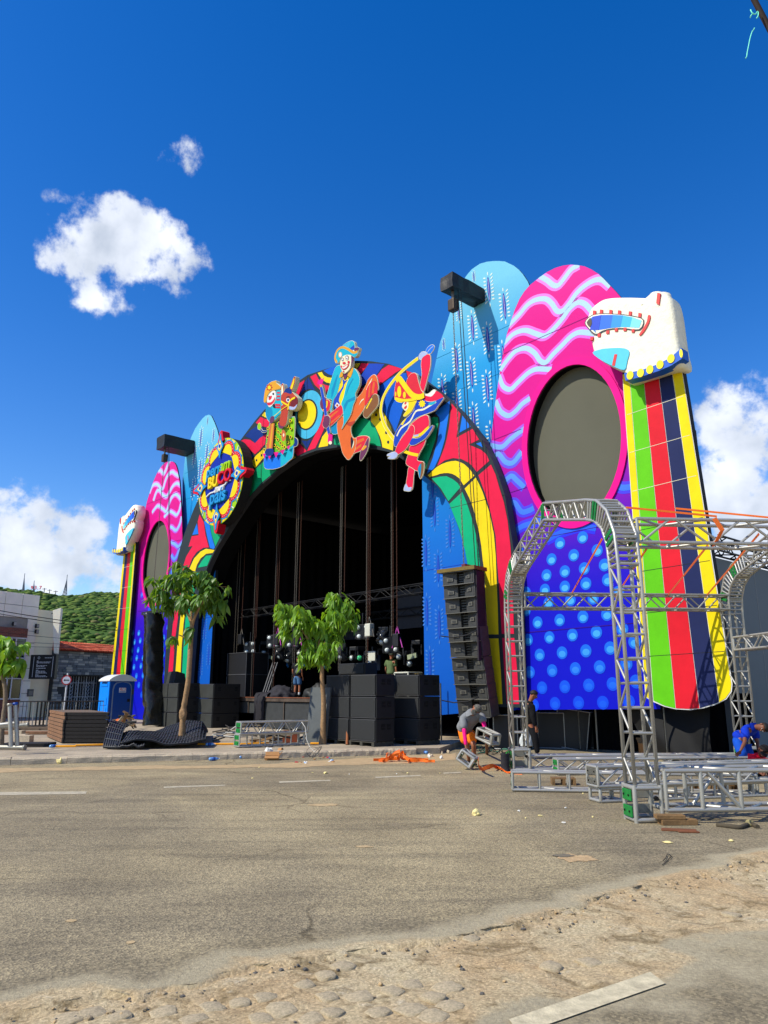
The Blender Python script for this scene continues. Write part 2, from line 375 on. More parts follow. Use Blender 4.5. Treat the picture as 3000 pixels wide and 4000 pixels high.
wear = np.clip(wear, 0, 1) * .75; dirtz = -.018 + n1 * .009 + n2 * .008; crack = np.exp(-((D1 + .03 + n2 * .03) / .016) ** 2) * np.clip(.4 + n1 * 1.6, 0, 1) * .022
Zg = road_ * .0035 + (1 - road_) * (low_ * -.006 + (1 - low_) * dirtz) - crack
idx = -np.ones(X.shape, int); idx[keep] = np.arange(keep.sum()); quads = np.stack([idx[:-1, :-1], idx[:-1, 1:], idx[1:, 1:], idx[1:, :-1]], -1).reshape(-1, 4); quads = quads[(quads >= 0).all(1)]
me = bpy.data.meshes.new('dirt_strip'); me.from_pydata(np.stack([X[keep], Y[keep], Zg[keep]], -1).tolist(), [], quads.tolist()); at_ = me.attributes.new('wear', 'FLOAT', 'POINT'); at_.data.foreach_set('value', wear[keep].astype(np.float32)); me.shade_smooth()
BLEND = ground_mat('asphalt_to_dirt', ASPC, 'blend'); me.materials.append(BLEND); tag(link('dirt_strip', me), kind='structure')
COB = mat('cobble_granite', (190, 172, 138), .9, var=.3, vs=7, bump=.7, bs=30)
cobs = Zl([(430, 995), (590, 978), (765, 962), (1170, 850), (1095, 885), (1365, 985), (1482, 975), (1560, 930), (1412, 908), (1235, 815), (1200, 985), (1120, 1003), (940, 1003), (1010, 975), (1290, 925), (700, 1006), (1560, 1000), (1620, 960), (860, 945), (1480, 880), (960, 925), (1180, 925), (1610, 890), (240, 1005), (330, 985)]) + \
    Zr([(60, 860), (180, 1000), (110, 1060), (250, 960), (20, 1085), (380, 750), (480, 725), (690, 640), (780, 632), (980, 780), (150, 905), (890, 850), (1080, 545), (1130, 535), (720, 870), (600, 800), (420, 850), (1500, 640), (300, 1050), (1210, 700)])
cm = []
for v in range(5):
    bm = bmesh.new(); bmesh.ops.create_icosphere(bm, subdivisions=2, radius=1)
    for q in bm.verts:
        c = q.co; m_ = max(abs(c.x), abs(c.y)); f = (abs(c.x) ** 7 + abs(c.y) ** 7 + 1e-6) ** (1 / 7)
        s = 1 + noise.noise(c * 1.3 + Vector((v * 3, 0, 0))) * .25
        q.co = Vector((c.x * (1 / max(f, .6)) * .62 * s, c.y * (1 / max(f, .6)) * .62 * s, max(-.5, min(.62, c.z)) + noise.noise(c * 3 + Vector((v, v, 0))) * .1))
    me = bpy.data.meshes.new('cobble_stone'); bm.to_mesh(me); bm.free(); me.materials.append(COB); me.shade_smooth(); cm.append(me)
cset = empty('cobble_patch', loc=(0, 0, -.05)); tag(cset, kind='structure')
for i, p in enumerate(cobs):
    if 25 <= i and i % 3: continue
    g = gnd(p[0], p[1], -.03); s = rnd.uniform(.095, .125) if i < 25 else rnd.uniform(.07, .11)
    link('cobble_stone', cm[i % 5], cset, (g.x, g.y, .018 + rnd.uniform(-.006, .006)), (rnd.uniform(-.08, .08), rnd.uniform(-.08, .08), R(33) + rnd.uniform(-.3, .3)), (s * rnd.uniform(.9, 1.15), s * rnd.uniform(.9, 1.1), .042))
# painted markings
PAINT = mat('worn_road_paint', (172, 162, 138), .9, var=.3, vs=9, bump=.3)
def quad(name, px, z, m=PAINT):
    return sheet(name, [tuple(gnd(*p, z))[:2] for p in px], z, m)
for q in ([(-60, 3094), (340, 3091), (335, 3101), (-60, 3107)], [(640, 3072), (880, 3065), (880, 3069), (640, 3078)], [(1090, 3052), (1290, 3046), (1292, 3050), (1092, 3058)], [(1465, 3034), (1640, 3027), (1645, 3031), (1468, 3039)], [(1730, 3018), (1800, 3015), (1803, 3019), (1733, 3022)]):
    quad('lane_dash', q, .004)
quad('lane_line', Zr([(540, 1085), (1150, 880), (1215, 930), (585, 1150)]), .002, mat('pale_line_paint', (190, 178, 146), .95, var=.3, vs=12, bump=.3))
# pale dust and scuffed sand lying on the road (thin sheets with ragged outlines)
DUST = mat('dust', (176, 152, 112), .95, var=.2, vs=9, bump=.3)
def blot(name, px, py, rx, ry, z=.004, m=DUST, jag=.35, n=40):
    c = gnd(px, py); pts = []
    a = gnd(px + rx, py); b = gnd(px, py - ry); X = (a - c).length; Y = (b - c).length
    for k in range(n):
        t = 2 * math.pi * k / n; s = 1 + jag * noise.noise(Vector((math.cos(t) * 1.7 + px, math.sin(t) * 1.7 + py, 0))) + jag * .6 * noise.noise(Vector((math.cos(t) * 6 + px, math.sin(t) * 6, 3)))
        pts.append((c.x + math.cos(t) * X * s, c.y + math.sin(t) * Y * s))
    return sheet(name, pts, z, m)
for b in ((1260, 3145, 60, 5), (280, 3598, 22, 5), (510, 3683, 18, 6), (1420, 3308, 34, 4)): blot('sand_patch', *b)
SANDY = mat('gutter_sand', (170, 146, 108), .95, var=.2, vs=5, bump=.35, bs=30)
g1 = [gnd(x, y) for x, y in ((-200, 3002), (200, 3000), (500, 2992), (800, 2990), (1050, 2985), (1300, 2968), (1550, 2955), (1780, 2943), (1780, 2968), (1600, 2982), (1350, 2988), (1150, 2998), (900, 3000), (500, 3006), (100, 3014), (-200, 3030))]
g3 = []
for a, b in zip(g1, g1[1:] + g1[:1]):
    for k in range(max(1, int((b - a).length / .12))):
        p = a.lerp(b, k / max(1, int((b - a).length / .12))); g3.append((p.x, p.y + noise.noise(p * 2.2) * .16 + noise.noise(p * 9) * .06))
sheet('gutter_sand', g3, .004, SANDY)
# loose pebbles
PEB = [mat('pebble_%d' % k, c, .9, var=.3, vs=9) for k, c in enumerate(((140, 124, 98), (92, 88, 82), (176, 150, 110)))]
bm = bmesh.new(); r4 = random.Random(21)
for i in range(420):
    if i % 3: q = e2[r4.randrange(4, len(e2) - 4)]; c = Vector((q[0] + r4.gauss(0, .12), q[1] + r4.gauss(-.06, .16), -.012))
    else: c = Vector((r4.uniform(-1.5, 5), r4.uniform(4.2, 8.5), -.016))
    s_ = r4.choice((.006, .008, .011, .016)); r_ = bmesh.ops.create_icosphere(bm, subdivisions=1, radius=s_); mi = r4.randrange(3)
    for v in r_['verts']: v.co = c + Vector((v.co.x * r4.uniform(.8, 1.4), v.co.y * r4.uniform(.8, 1.4), v.co.z * .7))
    for f in {f for v in r_['verts'] for f in v.link_faces}: f.material_index = mi
tag(obj('pebbles', bm, PEB), 'loose pebbles and asphalt crumbs along the broken road edge', kind='stuff')
# pothole
blot('pothole', 2245, 3352, 66, 14, .004, mat('hole_bottom', (178, 150, 110), .95, var=.3, vs=12, bump=.5), .5)
blot('pothole', 2200, 3345, 36, 5, .008, mat('hole_rim', (104, 96, 80), .95, var=.2), .6)
# kerb line and raised pavement
K0, K1 = gnd(0, 2990), gnd(1725, 2945); kd = (K1 - K0).normalized(); kn = Vector((-kd.y, kd.x, 0)); KZ = .17
ka = math.atan2(kd.y, kd.x)
Kf = K0 - kd * 30
sheet('pavement', [tuple((Kf + kn * .12))[:2], tuple((K1 + kn * .12))[:2], (3.0, 26), (9, 40), (40, 120), (-160, 120), (-60, 20)], KZ - .02, PAVE, .2)
kerb = empty('kerb', 'long grey concrete kerb along the edge of the pavement', 'kerb', tuple(K0), ka)
km = []
for v in range(4):
    bm = bmesh.new(); bbox(bm, (0.003, 0, -.05), (.997, .17, KZ))
    bmesh.ops.subdivide_edges(bm, edges=bm.edges, cuts=4, use_grid_fill=True); bmesh.ops.recalc_face_normals(bm, faces=bm.faces)
    for q in bm.verts:
        c = q.co.copy(); q.co += Vector((0, noise.noise(c * 7 + Vector((v * 5, 0, 0))) * .022, noise.noise(c * 6 + Vector((0, v * 5, 0))) * .014))
        if c.z > KZ - .01 and c.y < .01: q.co += Vector((0, .02, -.02))
    me = bpy.data.meshes.new('kerb_stone'); bm.to_mesh(me); bm.free(); me.materials.append(CONC); km.append(me)
L = (K1 - K0).length; seams = [-6, -4, -2.1]
x = -5.0; i = 0
xs = [((gnd(px, 2970) - K0).dot(kd)) for px in (-900, -600, -300, 75, 275, 440, 605, 752, 890, 1015, 1105, 1182, 1262, 1330, 1400, 1472, 1545, 1600, 1660, 1722)]
for a, b in zip(xs, xs[1:]):
    o = link('kerb_stone', km[i % 4], kerb, (a, 0, rnd.uniform(-.012, .008)), (rnd.uniform(-.02, .02), 0, rnd.uniform(-.008, .008)), (b - a, 1, 1)); i += 1
# ------------------------------------------------------------------ hill, houses, wires
def hill_mat():
    m = bpy.data.materials.new('hill_scrub'); m.use_nodes = True; t = m.node_tree; b = t.nodes['Principled BSDF']; b.inputs['Roughness'].default_value = .9; b.inputs['Specular IOR Level'].default_value = .1
    tcn = t.nodes.new('ShaderNodeTexCoord'); n = t.nodes.new('ShaderNodeTexNoise'); n.inputs['Scale'].default_value = .035; n.inputs['Detail'].default_value = 9; n.inputs['Roughness'].default_value = .7
    t.links.new(tcn.outputs['Object'], n.inputs['Vector']); r = t.nodes.new('ShaderNodeValToRGB'); e = r.color_ramp.elements
    e[0].position = .3; e[0].color = (.028, .06, .014, 1); e[1].position = .72; e[1].color = (.13, .19, .035, 1)
    x = e.new(.5); x.color = (.06, .115, .022, 1)
    t.links.new(n.outputs[0], r.inputs[0]); t.links.new(r.outputs[0], b.inputs['Base Color']); return m
HILLM = hill_mat()
HD = 480.0
ridge = [(-900, 2330), (-500, 2290), (-200, 2288), (0, 2300), (60, 2306), (110, 2310), (160, 2313), (200, 2320), (235, 2330), (270, 2328), (300, 2332), (340, 2325), (380, 2320), (430, 2322), (520, 2316), (700, 2330), (1000, 2400), (1500, 2520), (2000, 2640)]
rp = [at(x, y, HD) for x, y in ridge]
bm = bmesh.new(); rows = []; NX, NY = 150, 46
def ridge_at(t):
    x = rp[0].x + (rp[-1].x - rp[0].x) * t
    for a, b in zip(rp, rp[1:]):
        if a.x <= x <= b.x: return x, a.z + (b.z - a.z) * (x - a.x) / (b.x - a.x)
    return x, rp[-1].z
hv = []
for j in range(NY + 1):
    row = []; f = j / NY
    for i in range(NX + 1):
        x, zt = ridge_at(i / NX); y = 150 + (HD - 150) * f
        if f > .999: pass
        z = zt * (f ** 1.15) * (y / HD) ** .0 + noise.fractal(Vector((x * .02, y * .02, 0)), 1, 2, 5) * 5 * min(1, 4 * f) * (1 - f * .75)
        xx = x * (y / HD) ** .5
        row.append(bm.verts.new((xx, y, z)))
    hv.append(row)
back = [bm.verts.new((v.co.x, HD + 200, -1)) for v in hv[-1]]
hv.append(back)
for a, b in zip(hv, hv[1:]):
    for i in range(NX): bm.faces.new((a[i], a[i + 1], b[i + 1], b[i]))
tag(obj('hill', bm, HILLM, smooth=True), kind='structure')
# scrub and trees covering the hill: nobody could count them
LEAFH = [mat('scrub_%s' % k, c, .85, var=.35, vs=.25, spec=.1, linear=True) for k, c in (('dark', (.03, .062, .014)), ('mid', (.062, .115, .022)), ('light', (.115, .165, .034)), ('dry', (.13, .125, .05)))]
bm = bmesh.new(); rr = random.Random(3); fine = []
for v in range(6):
    b2 = bmesh.new(); bmesh.ops.create_icosphere(b2, subdivisions=1, radius=1)
    fine.append(([q.co.copy() for q in b2.verts], [[w.index for w in f.verts] for f in b2.faces])); b2.free()
HT = bpy.data.objects['hill']
for k in range(15000):
    f = rr.random() ** .8; i = rr.randint(0, NX - 1); j = min(NY - 1, int(f * NY)); a = HT.data.vertices[j * (NX + 1) + i].co.lerp(HT.data.vertices[min(NY, j + 1) * (NX + 1) + i + 1].co, rr.random())
    if not (-.75 < a.x / a.y < -.12): continue
    s = rr.uniform(.9, 2.4) * (.6 + .6 * f); vs, fs = fine[k % 6]; mi = rr.choices((0, 1, 2, 3), (3, 5, 3.5, .7))[0]
    nv = [bm.verts.new(a + Vector((c.x * s * (1 + .35 * noise.noise(c * 2 + a)), c.y * s, (c.z * .55 + .1) * s * (1 + .4 * noise.noise(c * 2.4 + a * 3))))) for c in vs]
    for fc in fs: bm.faces.new([nv[q] for q in fc]).material_index = mi
o = obj('hillside_scrub', bm, LEAFH, None, True); tag(o, 'dense green scrub covering the hillside', kind='stuff')
# masts and the red figures on the ridge
MASTM = mat('mast_steel', (110, 115, 125), .5, .6)
def mast(px, ptop, pbot, w, lab):
    b = at(px[0], pbot, HD - 4); t = at(px[1], ptop, HD - 4); m = empty('radio_mast', lab, 'mast', tuple(b), group='masts on the ridge')
    h = t.z - b.z; dx = t.x - b.x
    for s in (-1, 1):
        for q in (-1, 1): rod('leg', (s * w, q * w, -3), (dx, 0, h * .75), .22, MASTM, m, 5)
    n = 9
    for k in range(n):
        u, v = k / n, (k + 1) / n; s = (-1) ** k
        rod('brace', (s * w * (1 - u) + dx * u, 0, h * .75 * u), (-s * w * (1 - v) + dx * v, 0, h * .75 * v), .16, MASTM, m, 5)
    rod('aerial', (dx, 0, h * .7), (dx, 0, h), .2, MASTM, m, 5)
mast((253, 263), 2245, 2318, 1.1, 'tallest lattice radio mast on the ridge, nearest the stage')
mast((92, 97), 2240, 2304, .6, 'thin radio mast on the ridge left of the red figures')
mast((133, 134), 2268, 2306, .5, 'short faint mast on the ridge just behind the red figures')
REDF = mat('red_figures', (215, 50, 60), .5)
def text(name, s, size, m, parent, loc, rot=(math.pi / 2, 0, 0), ext=.0, align='CENTER', shear=0, bev=0, space=1.0):
    cu = bpy.data.curves.new(name, 'FONT'); cu.body = s; cu.size = size; cu.extrude = ext; cu.align_x = align; cu.align_y = 'CENTER'; cu.shear = shear; cu.bevel_depth = bev; cu.space_character = space
    cu.resolution_u = 3
    to = bpy.data.objects.new('tmp', cu); C.objects.link(to); dg = bpy.context.evaluated_depsgraph_get()
    me = bpy.data.meshes.new_from_object(to.evaluated_get(dg)); bpy.data.objects.remove(to); me.name = name
    me.materials.clear(); me.materials.append(m); return link(name, me, parent, loc, rot)
a = at(140, 2306, HD - 6); fig = empty('hilltop_figures', 'large red figures 93.7 standing on the ridge of the hill', 'sign', tuple(a))
for ch, px in (('9', 124), ('3', 138), ('.', 147), ('7', 157)):
    q = at(px, 2306, HD - 6); text('figure', ch, 3.1, REDF, fig, (q.x - a.x, 0, 1.6), ext=.1, bev=.08)
POST = mat('post_grey', (100, 98, 92), .7)
for px, y0, y1 in ((172, 2297, 2314), (193, 2302, 2315), (217, 2307, 2318)):
    b = at(px, y1, HD - 5); t = at(px, y0, HD - 5); e = empty('ridge_pole', 'small utility pole on the ridge line, %s of the three' % {172: 'tallest', 193: 'middle', 217: 'shortest'}[px], 'pole', tuple(b), group='poles on the ridge')
    rod('shaft', (0, 0, -2), (0, 0, t.z - b.z), .25, POST, e, 5); rod('crossarm', (-1.4, 0, t.z - b.z - .6), (1.4, 0, t.z - b.z - .6), .18, POST, e, 5)

# street frame: x along the house fronts (away from us to the right), -y towards the road
def STP(px, py, off=0.0): return ST.at(px, py, off)
def srect(a, b): return (min(a[0], b[0]), min(a[1], b[1]), max(a[0], b[0]), max(a[1], b[1]))
GREYP = mat('facade_panel', (232, 228, 214), .5, var=.06, vs=2); GREYD = mat('panel_joint', (138, 138, 134), .7); CREAM = mat('facade_cream', (240, 228, 194), .7, var=.06, vs=1.5)
BRICK = None
def brick_mat():
    m = bpy.data.materials.new('brown_brick'); m.use_nodes = True; t = m.node_tree; b = t.nodes['Principled BSDF']; b.inputs['Roughness'].default_value = .85
    tcn = t.nodes.new('ShaderNodeTexCoord'); mpn = t.nodes.new('ShaderNodeMapping'); mpn.inputs['Rotation'].default_value = (R(90), 0, 0); t.links.new(tcn.outputs['Object'], mpn.inputs[0])
    k = t.nodes.new('ShaderNodeTexBrick'); k.inputs['Color1'].default_value = (.24, .06, .035, 1); k.inputs['Color2'].default_value = (.15, .038, .026, 1); k.inputs['Mortar'].default_value = (.16, .13, .11, 1)
    k.inputs['Scale'].default_value = 1; k.inputs['Brick Width'].default_value = .24; k.inputs['Row Height'].default_value = .08; k.inputs['Mortar Size'].default_value = .008
    t.links.new(mpn.outputs[0], k.inputs['Vector']); t.links.new(k.outputs[0], b.inputs['Base Color'])
    bp = t.nodes.new('ShaderNodeBump'); bp.inputs['Distance'].default_value = .02; bp.inputs['Strength'].default_value = .6; bp.invert = True; t.links.new(k.outputs['Fac'], bp.inputs['Height']); t.links.new(bp.outputs[0], b.inputs['Normal']); return m
BRICK = brick_mat()
GLASSD = mat('dark_glass', (18, 20, 26), .12, var=0, spec=.6); WHITEF = mat('white_frame', (200, 202, 204), .5, var=.04); BLACKS = mat('sign_black', (14, 14, 16), .45, var=.1)
SIGNT = mat('sign_white_print', (190, 190, 190), .6, var=0)
Zh = Z(0, 2250, .3014)
H = lambda x, y, off=0.0: STP(*Zh([(x, y)])[0], off)
bl = empty('corner_building', 'pale panelled building with a brown brick corner at the left edge', 'building', (ST.m.x, ST.m.y, 0), ST.a)
xr = H(735, 900)[0]; xl = xr - 16; ztop = H(500, 250)[1]; zstep = H(600, 435)[1]; xs_ = H(505, 400)[0]
box('wall', (xl, .06, 0), (xs_, 9, ztop - .02), GREYD, bl); box('wall', (xs_ + .003, .35, 0), (xr - .003, 9, zstep), CREAM, bl)
x = xs_; zrow = [ztop]; k = 0
xw = 1.12; zh = .72; z = ztop
bt = H(200, 672)[1]; bx = H(350, 690)[0]
while z > 0.25:
    z2 = max(z - zh, .17); x = xs_; 
    while x > xl + .1:
        x2 = x - xw; xp = max(x2, bx + .005) if z2 < bt else x2
        if x - xp > .12: box('wall_panel', (xp + .015, 0, z2 + .015), (x - .015, .057, z - .015), GREYP, bl)
        x = x2
    z = z2 if z2 > .18 else 0
box('brick_wall', (xl, -.10, .1), (bx, .055, bt), BRICK, bl)
# windows in the brick corner
def window(px0, py0, px1, py1, parent, nx=1, nz=2, off=.13):
    a = H(px0, py0, off); b = H(px1, py1, off); x0, z0, x1, z1 = srect(a, b)
    w = empty('window', loc=(x0, -off, z0)); w.parent = parent; W_, H_ = x1 - x0, z1 - z0
    box('pane', (.04, .012, .04), (W_ - .04, .022, H_ - .04), GLASSD, w)
    for q in ((0, 0, .07, H_), (W_ - .07, 0, W_, H_), (.072, 0, W_ - .072, .07), (.072, H_ - .07, W_ - .072, H_)): box('frame', (q[0], -.02, q[1]), (q[2], .028, q[3]), WHITEF, w)
    for i in range(1, nx): box('frame', (W_ * i / nx - .03, -.015, .073), (W_ * i / nx + .03, .026, H_ - .073), WHITEF, w)
    for j in range(1, nz): box('frame', (.073, -.012, H_ * j / nz - .03), (W_ - .073, .024, H_ * j / nz + .03), WHITEF, w)
window(150, 790, 265, 1600, bl, 1, 3); window(-170, 770, 130, 1600, bl, 2, 3)
# tall splayed fin, its lit face turned to us
bm = bmesh.new(); fq = [at(x, y, 44.6) - Vector((ST.m.x, ST.m.y, 0)) for x, y in ((210, 2552), (221, 2552), (238, 2374), (206, 2384))]
fr = [bm.verts.new(p) for p in fq]; bk_ = [bm.verts.new(p + Vector((-.22, .8, 0))) for p in fq]; bm.faces.new(fr); bm.faces.new(bk_[::-1])
for k in range(4): bm.faces.new((fr[k], fr[(k + 1) % 4], bk_[(k + 1) % 4], bk_[k]))
bmesh.ops.rotate(bm, verts=bm.verts, matrix=Matrix.Rotation(-ST.a, 3, 'Z')); obj('fin', bm, mat('fin_white', (225, 220, 200), .7, var=.04), bl)
sgp = at(168, 2600, 44.2); SGA = R(-10)
sg = empty('wall_sign', 'black wall sign with small white lettering on the pale building', 'sign', (sgp.x, sgp.y, 0), SGA)
SP = Plane((sgp.x, sgp.y), SGA); q0, q1 = SP.at(121, 2558), SP.at(211, 2652); x0, x1, z0, z1 = q0[0], q1[0], q1[1], q0[1]; wd = x1 - x0; hd = z1 - z0
box('board', (x0, 0, z0), (x1, .25, z1), BLACKS, sg)
for u in (.13, .88): box('trim', (x0 + wd * u, -.006, z0 + .08 * hd), (x0 + wd * u + .03, -.0005, z1 - .08 * hd), SIGNT, sg)
plate('emblem', ell(x0 + wd * .33, z1 - .13 * hd, .075, .075, 14), -.006, -.0005, SIGNT, sg, holes=[ell(x0 + wd * .33, z1 - .13 * hd, .05, .05, 14)[::-1]])
r2 = random.Random(5)                            # rows of print far too small to read in the photograph
for v, us, hh_ in ((.13, .5, .05), (.13, 1.0, .035), (.26, .38, .045), (.30, .95, .035), (.34, .9, .035), (.41, .4, .045), (.45, .8, .035), (.49, .72, .035), (.56, .75, .045), (.64, .44, .045), (.68, .72, .035), (.72, .8, .035), (.76, .85, .035), (.83, .44, .045), (.87, .84, .035), (.91, .86, .035)):
    xx = x0 + wd * (.26 if v > .2 else .4 if us < .6 else .56)
    while xx < x0 + wd * us * .84 - .05:
        w_ = r2.uniform(.06, .17); w_ = min(w_, x0 + wd * us * .84 - xx); box('lettering', (xx, -.0045, z1 - v * hd - hh_ / 2), (xx + w_, -.0005, z1 - v * hd + hh_ / 2), SIGNT, sg); xx += w_ + .03
LAMPB = mat('lamp_dark', (30, 30, 30), .5)
for px, py, lab in ((745, 480, 'small dark floodlight high on the white fin'), (478, 648, 'upper dark lamp on the pale building edge'), (473, 720, 'lower dark lamp on the pale building edge'), (183, 620, 'small black box on the grey panels above the brick')):
    p = H(px, py, .12 if px < 700 else .9); e = empty('wall_lamp', lab, 'lamp', tuple(ST.w(p[0], -.12 if px < 700 else -.9, p[1])), ST.a)
    box('housing', (-.1, -.1, -.12), (.1, .06, .12), LAMPB, e, .02); box('bracket', (-.03, .061, -.03), (.03, .2 if px < 700 else .5, .03), LAMPB, e); box('lens', (-.08, -.115, -.1), (.08, -.101, .1), mat('lamp_glass', (150, 150, 150), .2), e)
e = empty('notice_board', 'small grey framed box low on the pale wall', 'box', (ST.m.x, ST.m.y, 0), ST.a)
Zh2 = Z(0, 2600, .3014); H2 = lambda x, y, off=0.0: STP(*Zh2([(x, y)])[0], off)
a = H2(372, 305, .1); b = H2(435, 400, .1); x0, z0, x1, z1 = srect(a, b)
box('frame', (x0, -.06, z0), (x1, .349, z1), mat('meter_frame', (80, 80, 78), .6), e); box('front', (x0 + .06, -.08, z0 + .06), (x1 - .06, -.061, z1 - .1), mat('meter_front', (120, 118, 110), .5), e)
# stone clad house with a red tile roof
hx0, hx1 = xr + .02, xr + 8.5; hzt = H(1100, 985)[1]
ho = empty('stone_house', 'grey stone clad house with a red clay tile roof', 'house', (ST.m.x, ST.m.y, 0), ST.a)
STW = mat('mortar_dark', (58, 60, 62), .9, var=.2, vs=3)
d0 = H2(860, 120); d1 = H2(1250, 700); dx0, dx1 = d0[0], d1[0]; dzt = H2(1050, 135)[1]
bm = bmesh.new(); bbox(bm, (hx0, .05, 0), (dx0, 6, hzt)); bbox(bm, (dx1, .05, 0), (hx1, 6, hzt)); bbox(bm, (dx0 + .001, .05, dzt), (dx1 - .001, 6, hzt - .002)); bbox(bm, (dx0 + .001, .5, 0), (dx1 - .001, 6, dzt - .002))
obj('wall', bm, STW, ho)
stm = []
for k, c in enumerate(((128, 132, 132), (152, 154, 150), (98, 104, 108), (172, 170, 160))):
    bm = bmesh.new(); bbox(bm, (.02, 0, .04), (.98, 1, .94)); me = bpy.data.meshes.new('cladding_stone'); bmesh.ops.recalc_face_normals(bm, faces=bm.faces); bevel(bm, .02, 1); bm.to_mesh(me); bm.free()
    me.materials.append(mat('slate_%d' % k, c, .85, var=.2, vs=5, bump=.4)); stm.append(me)
cnt = 0; z = hzt; r2 = random.Random(11); jo = bmesh.new()
row = 0
while z > .3:
    h_ = r2.choice((.13, .15, .17)); x = hx0 + r2.uniform(-.2, 0)
    while x < hx0 + 5.3:
        w_ = r2.choice((.3, .38, .46, .55)); x2 = min(x + w_, hx0 + 5.3); xa = max(x, hx0)
        if not (z - h_ < dzt and x2 > dx0 - .05 and xa < dx1 + .05) and x2 - xa > .08:
            th = r2.uniform(.05, .1)
            if cnt < 300: link('cladding_stone', stm[r2.choice((0, 0, 1, 2, 2, 3))], ho, (xa, .05 - th, z - h_), None, (x2 - xa, th - .002, h_))
            else: bbox(jo, (xa + .006, .05 - th, z - h_ + .005), (x2 - .006, .048, z - .005), r2.choice((0, 1, 2)))
            cnt += 1
        x = x2
    z -= h_
o = obj('cladding_stones', jo, [mat('slate_0', (0, 0, 0)), mat('slate_1', (0, 0, 0)), mat('slate_2', (0, 0, 0))], ho); o['kind'] = 'stuff'
# barred door with ornate grille
dr = empty('door', loc=(dx0, 0, 0)); dr.parent = ho; DW = dx1 - dx0
box('recess', (.01, .44, .1), (DW - .01, .49, dzt - .01), mat('door_dark', (28, 26, 26), .7), dr)
GR = mat('grille_white', (188, 190, 192), .5, var=.06)
n = 13
for i in range(n + 1): rod('bar', (DW * i / n, .3, .17), (DW * i / n, .3, dzt - .02), .012 if i % 3 else .026, GR, dr, 5)
for zz in (.4, 1.3, dzt - .42): rod('bar', (0, .3, zz), (DW, .3, zz), .018, GR, dr, 5)
ring = bmesh.new(); tubebm(ring, [(math.cos(t * math.pi / 6) * .07, 0, math.sin(t * math.pi / 6) * .13) for t in range(13)], .01, 4, False); rm = bpy.data.meshes.new('scroll'); ring.to_mesh(rm); ring.free(); rm.materials.append(GR)
leafb = bmesh.new()
for k in range(9):
    for s in (-1, 1): tubebm(leafb, [(0, 0, k * .22), (s * .13, 0, k * .22 + .2)], .014, 4)
lm = bpy.data.meshes.new('leaf_spray'); leafb.to_mesh(lm); leafb.free(); lm.materials.append(GR)
for cx_ in (.1, .42, .62, .9):
    for k in range(8): link('scroll', rm, dr, (DW * cx_, .29, .35 + k * .26))
for cx_ in (.26, .75): link('leaf_spray', lm, dr, (DW * cx_, .28, .3))
# roof tiles
TILES = [mat('clay_tile_%d' % k, c, .8, var=.15, vs=4, bump=.2) for k, c in enumerate(((205, 95, 62), (188, 78, 50), (218, 112, 78)))]
tb = []
for k in range(3):
    bm = bmesh.new(); vs = []
    for (yy, r_, zz) in ((0, .095, 0), (.5, .08, .0)):
        vs.append([bm.verts.new((math.cos(math.pi * q / 6) * r_, yy, math.sin(math.pi * q / 6) * r_ + zz)) for q in range(7)])
        vs.append([bm.verts.new((math.cos(math.pi * q / 6) * (r_ - .02), yy, math.sin(math.pi * q / 6) * (r_ - .02) + zz)) for q in range(7)])
    for q in range(6):
        bm.faces.new((vs[0][q], vs[0][q + 1], vs[2][q + 1], vs[2][q])); bm.faces.new((vs[0][q], vs[1][q], vs[1][q + 1], vs[0][q + 1])); bm.faces.new((vs[1][q], vs[3][q], vs[3][q + 1], vs[1][q + 1]))
    me = bpy.data.meshes.new('roof_tile'); bmesh.ops.recalc_face_normals(bm, faces=bm.faces); bm.to_mesh(me); bm.free(); me.materials.append(TILES[k]); me.shade_smooth(); tb.append(me)
slope = R(16); rf = bmesh.new()
vv = [rf.verts.new(p) for p in ((hx0, -.3, hzt + .02), (hx1, -.3, hzt + .02), (hx1, 1.9, hzt + .02 + 2.2 * math.tan(slope)), (hx0, 1.9, hzt + .02 + 2.2 * math.tan(slope)), (hx0, 6.2, hzt + .02), (hx1, 6.2, hzt + .02))]
rf.faces.new(vv[:4]); rf.faces.new((vv[3], vv[2], vv[5], vv[4])); rf.faces.new((vv[0], vv[3], vv[4])); rf.faces.new((vv[1], vv[5], vv[2])); rf.faces.new((vv[0], vv[4], vv[5], vv[1]))
roof = obj('roof', rf, TILES[1], ho)
k = 0
for j in range(5):
    for i in range(42):
        yy = -.34 + j * .42 * math.cos(slope); zz = hzt + .04 + (yy + .3) * math.tan(slope) + .01
        link('roof_tile', tb[(i * 7 + j * 3 + (i * j) % 5) % 3], roof, (hx0 + .1 + i * .2, yy, zz), (slope - .03, 0, rnd.uniform(-.03, .03)))
e = empty('outbuilding', 'small dark weathered block wall behind the tiled roof', 'wall', (ST.m.x, ST.m.y, 0), ST.a)
bx0, bz = H(780, 850)[0], H(870, 750)[1]
box('wall', (hx0 + 1.0, 8, 1), (hx0 + 4.2, 12, bz * 1.16), mat('weathered_render', (92, 84, 82), .9, var=.3, vs=1.2), e)
for p in ((hx0 + 1.9, 7.9, bz * 1.16 - .5, hx0 + 1.6, bz * 1.2), (hx0 + 3.9, 8, bz * 1.16, hx0 + 3.9, bz * 1.16 + 1.2)): rod('pipe', (p[3], p[1], p[4]), (p[0], p[1], p[2]), .05, WHITEF, e)
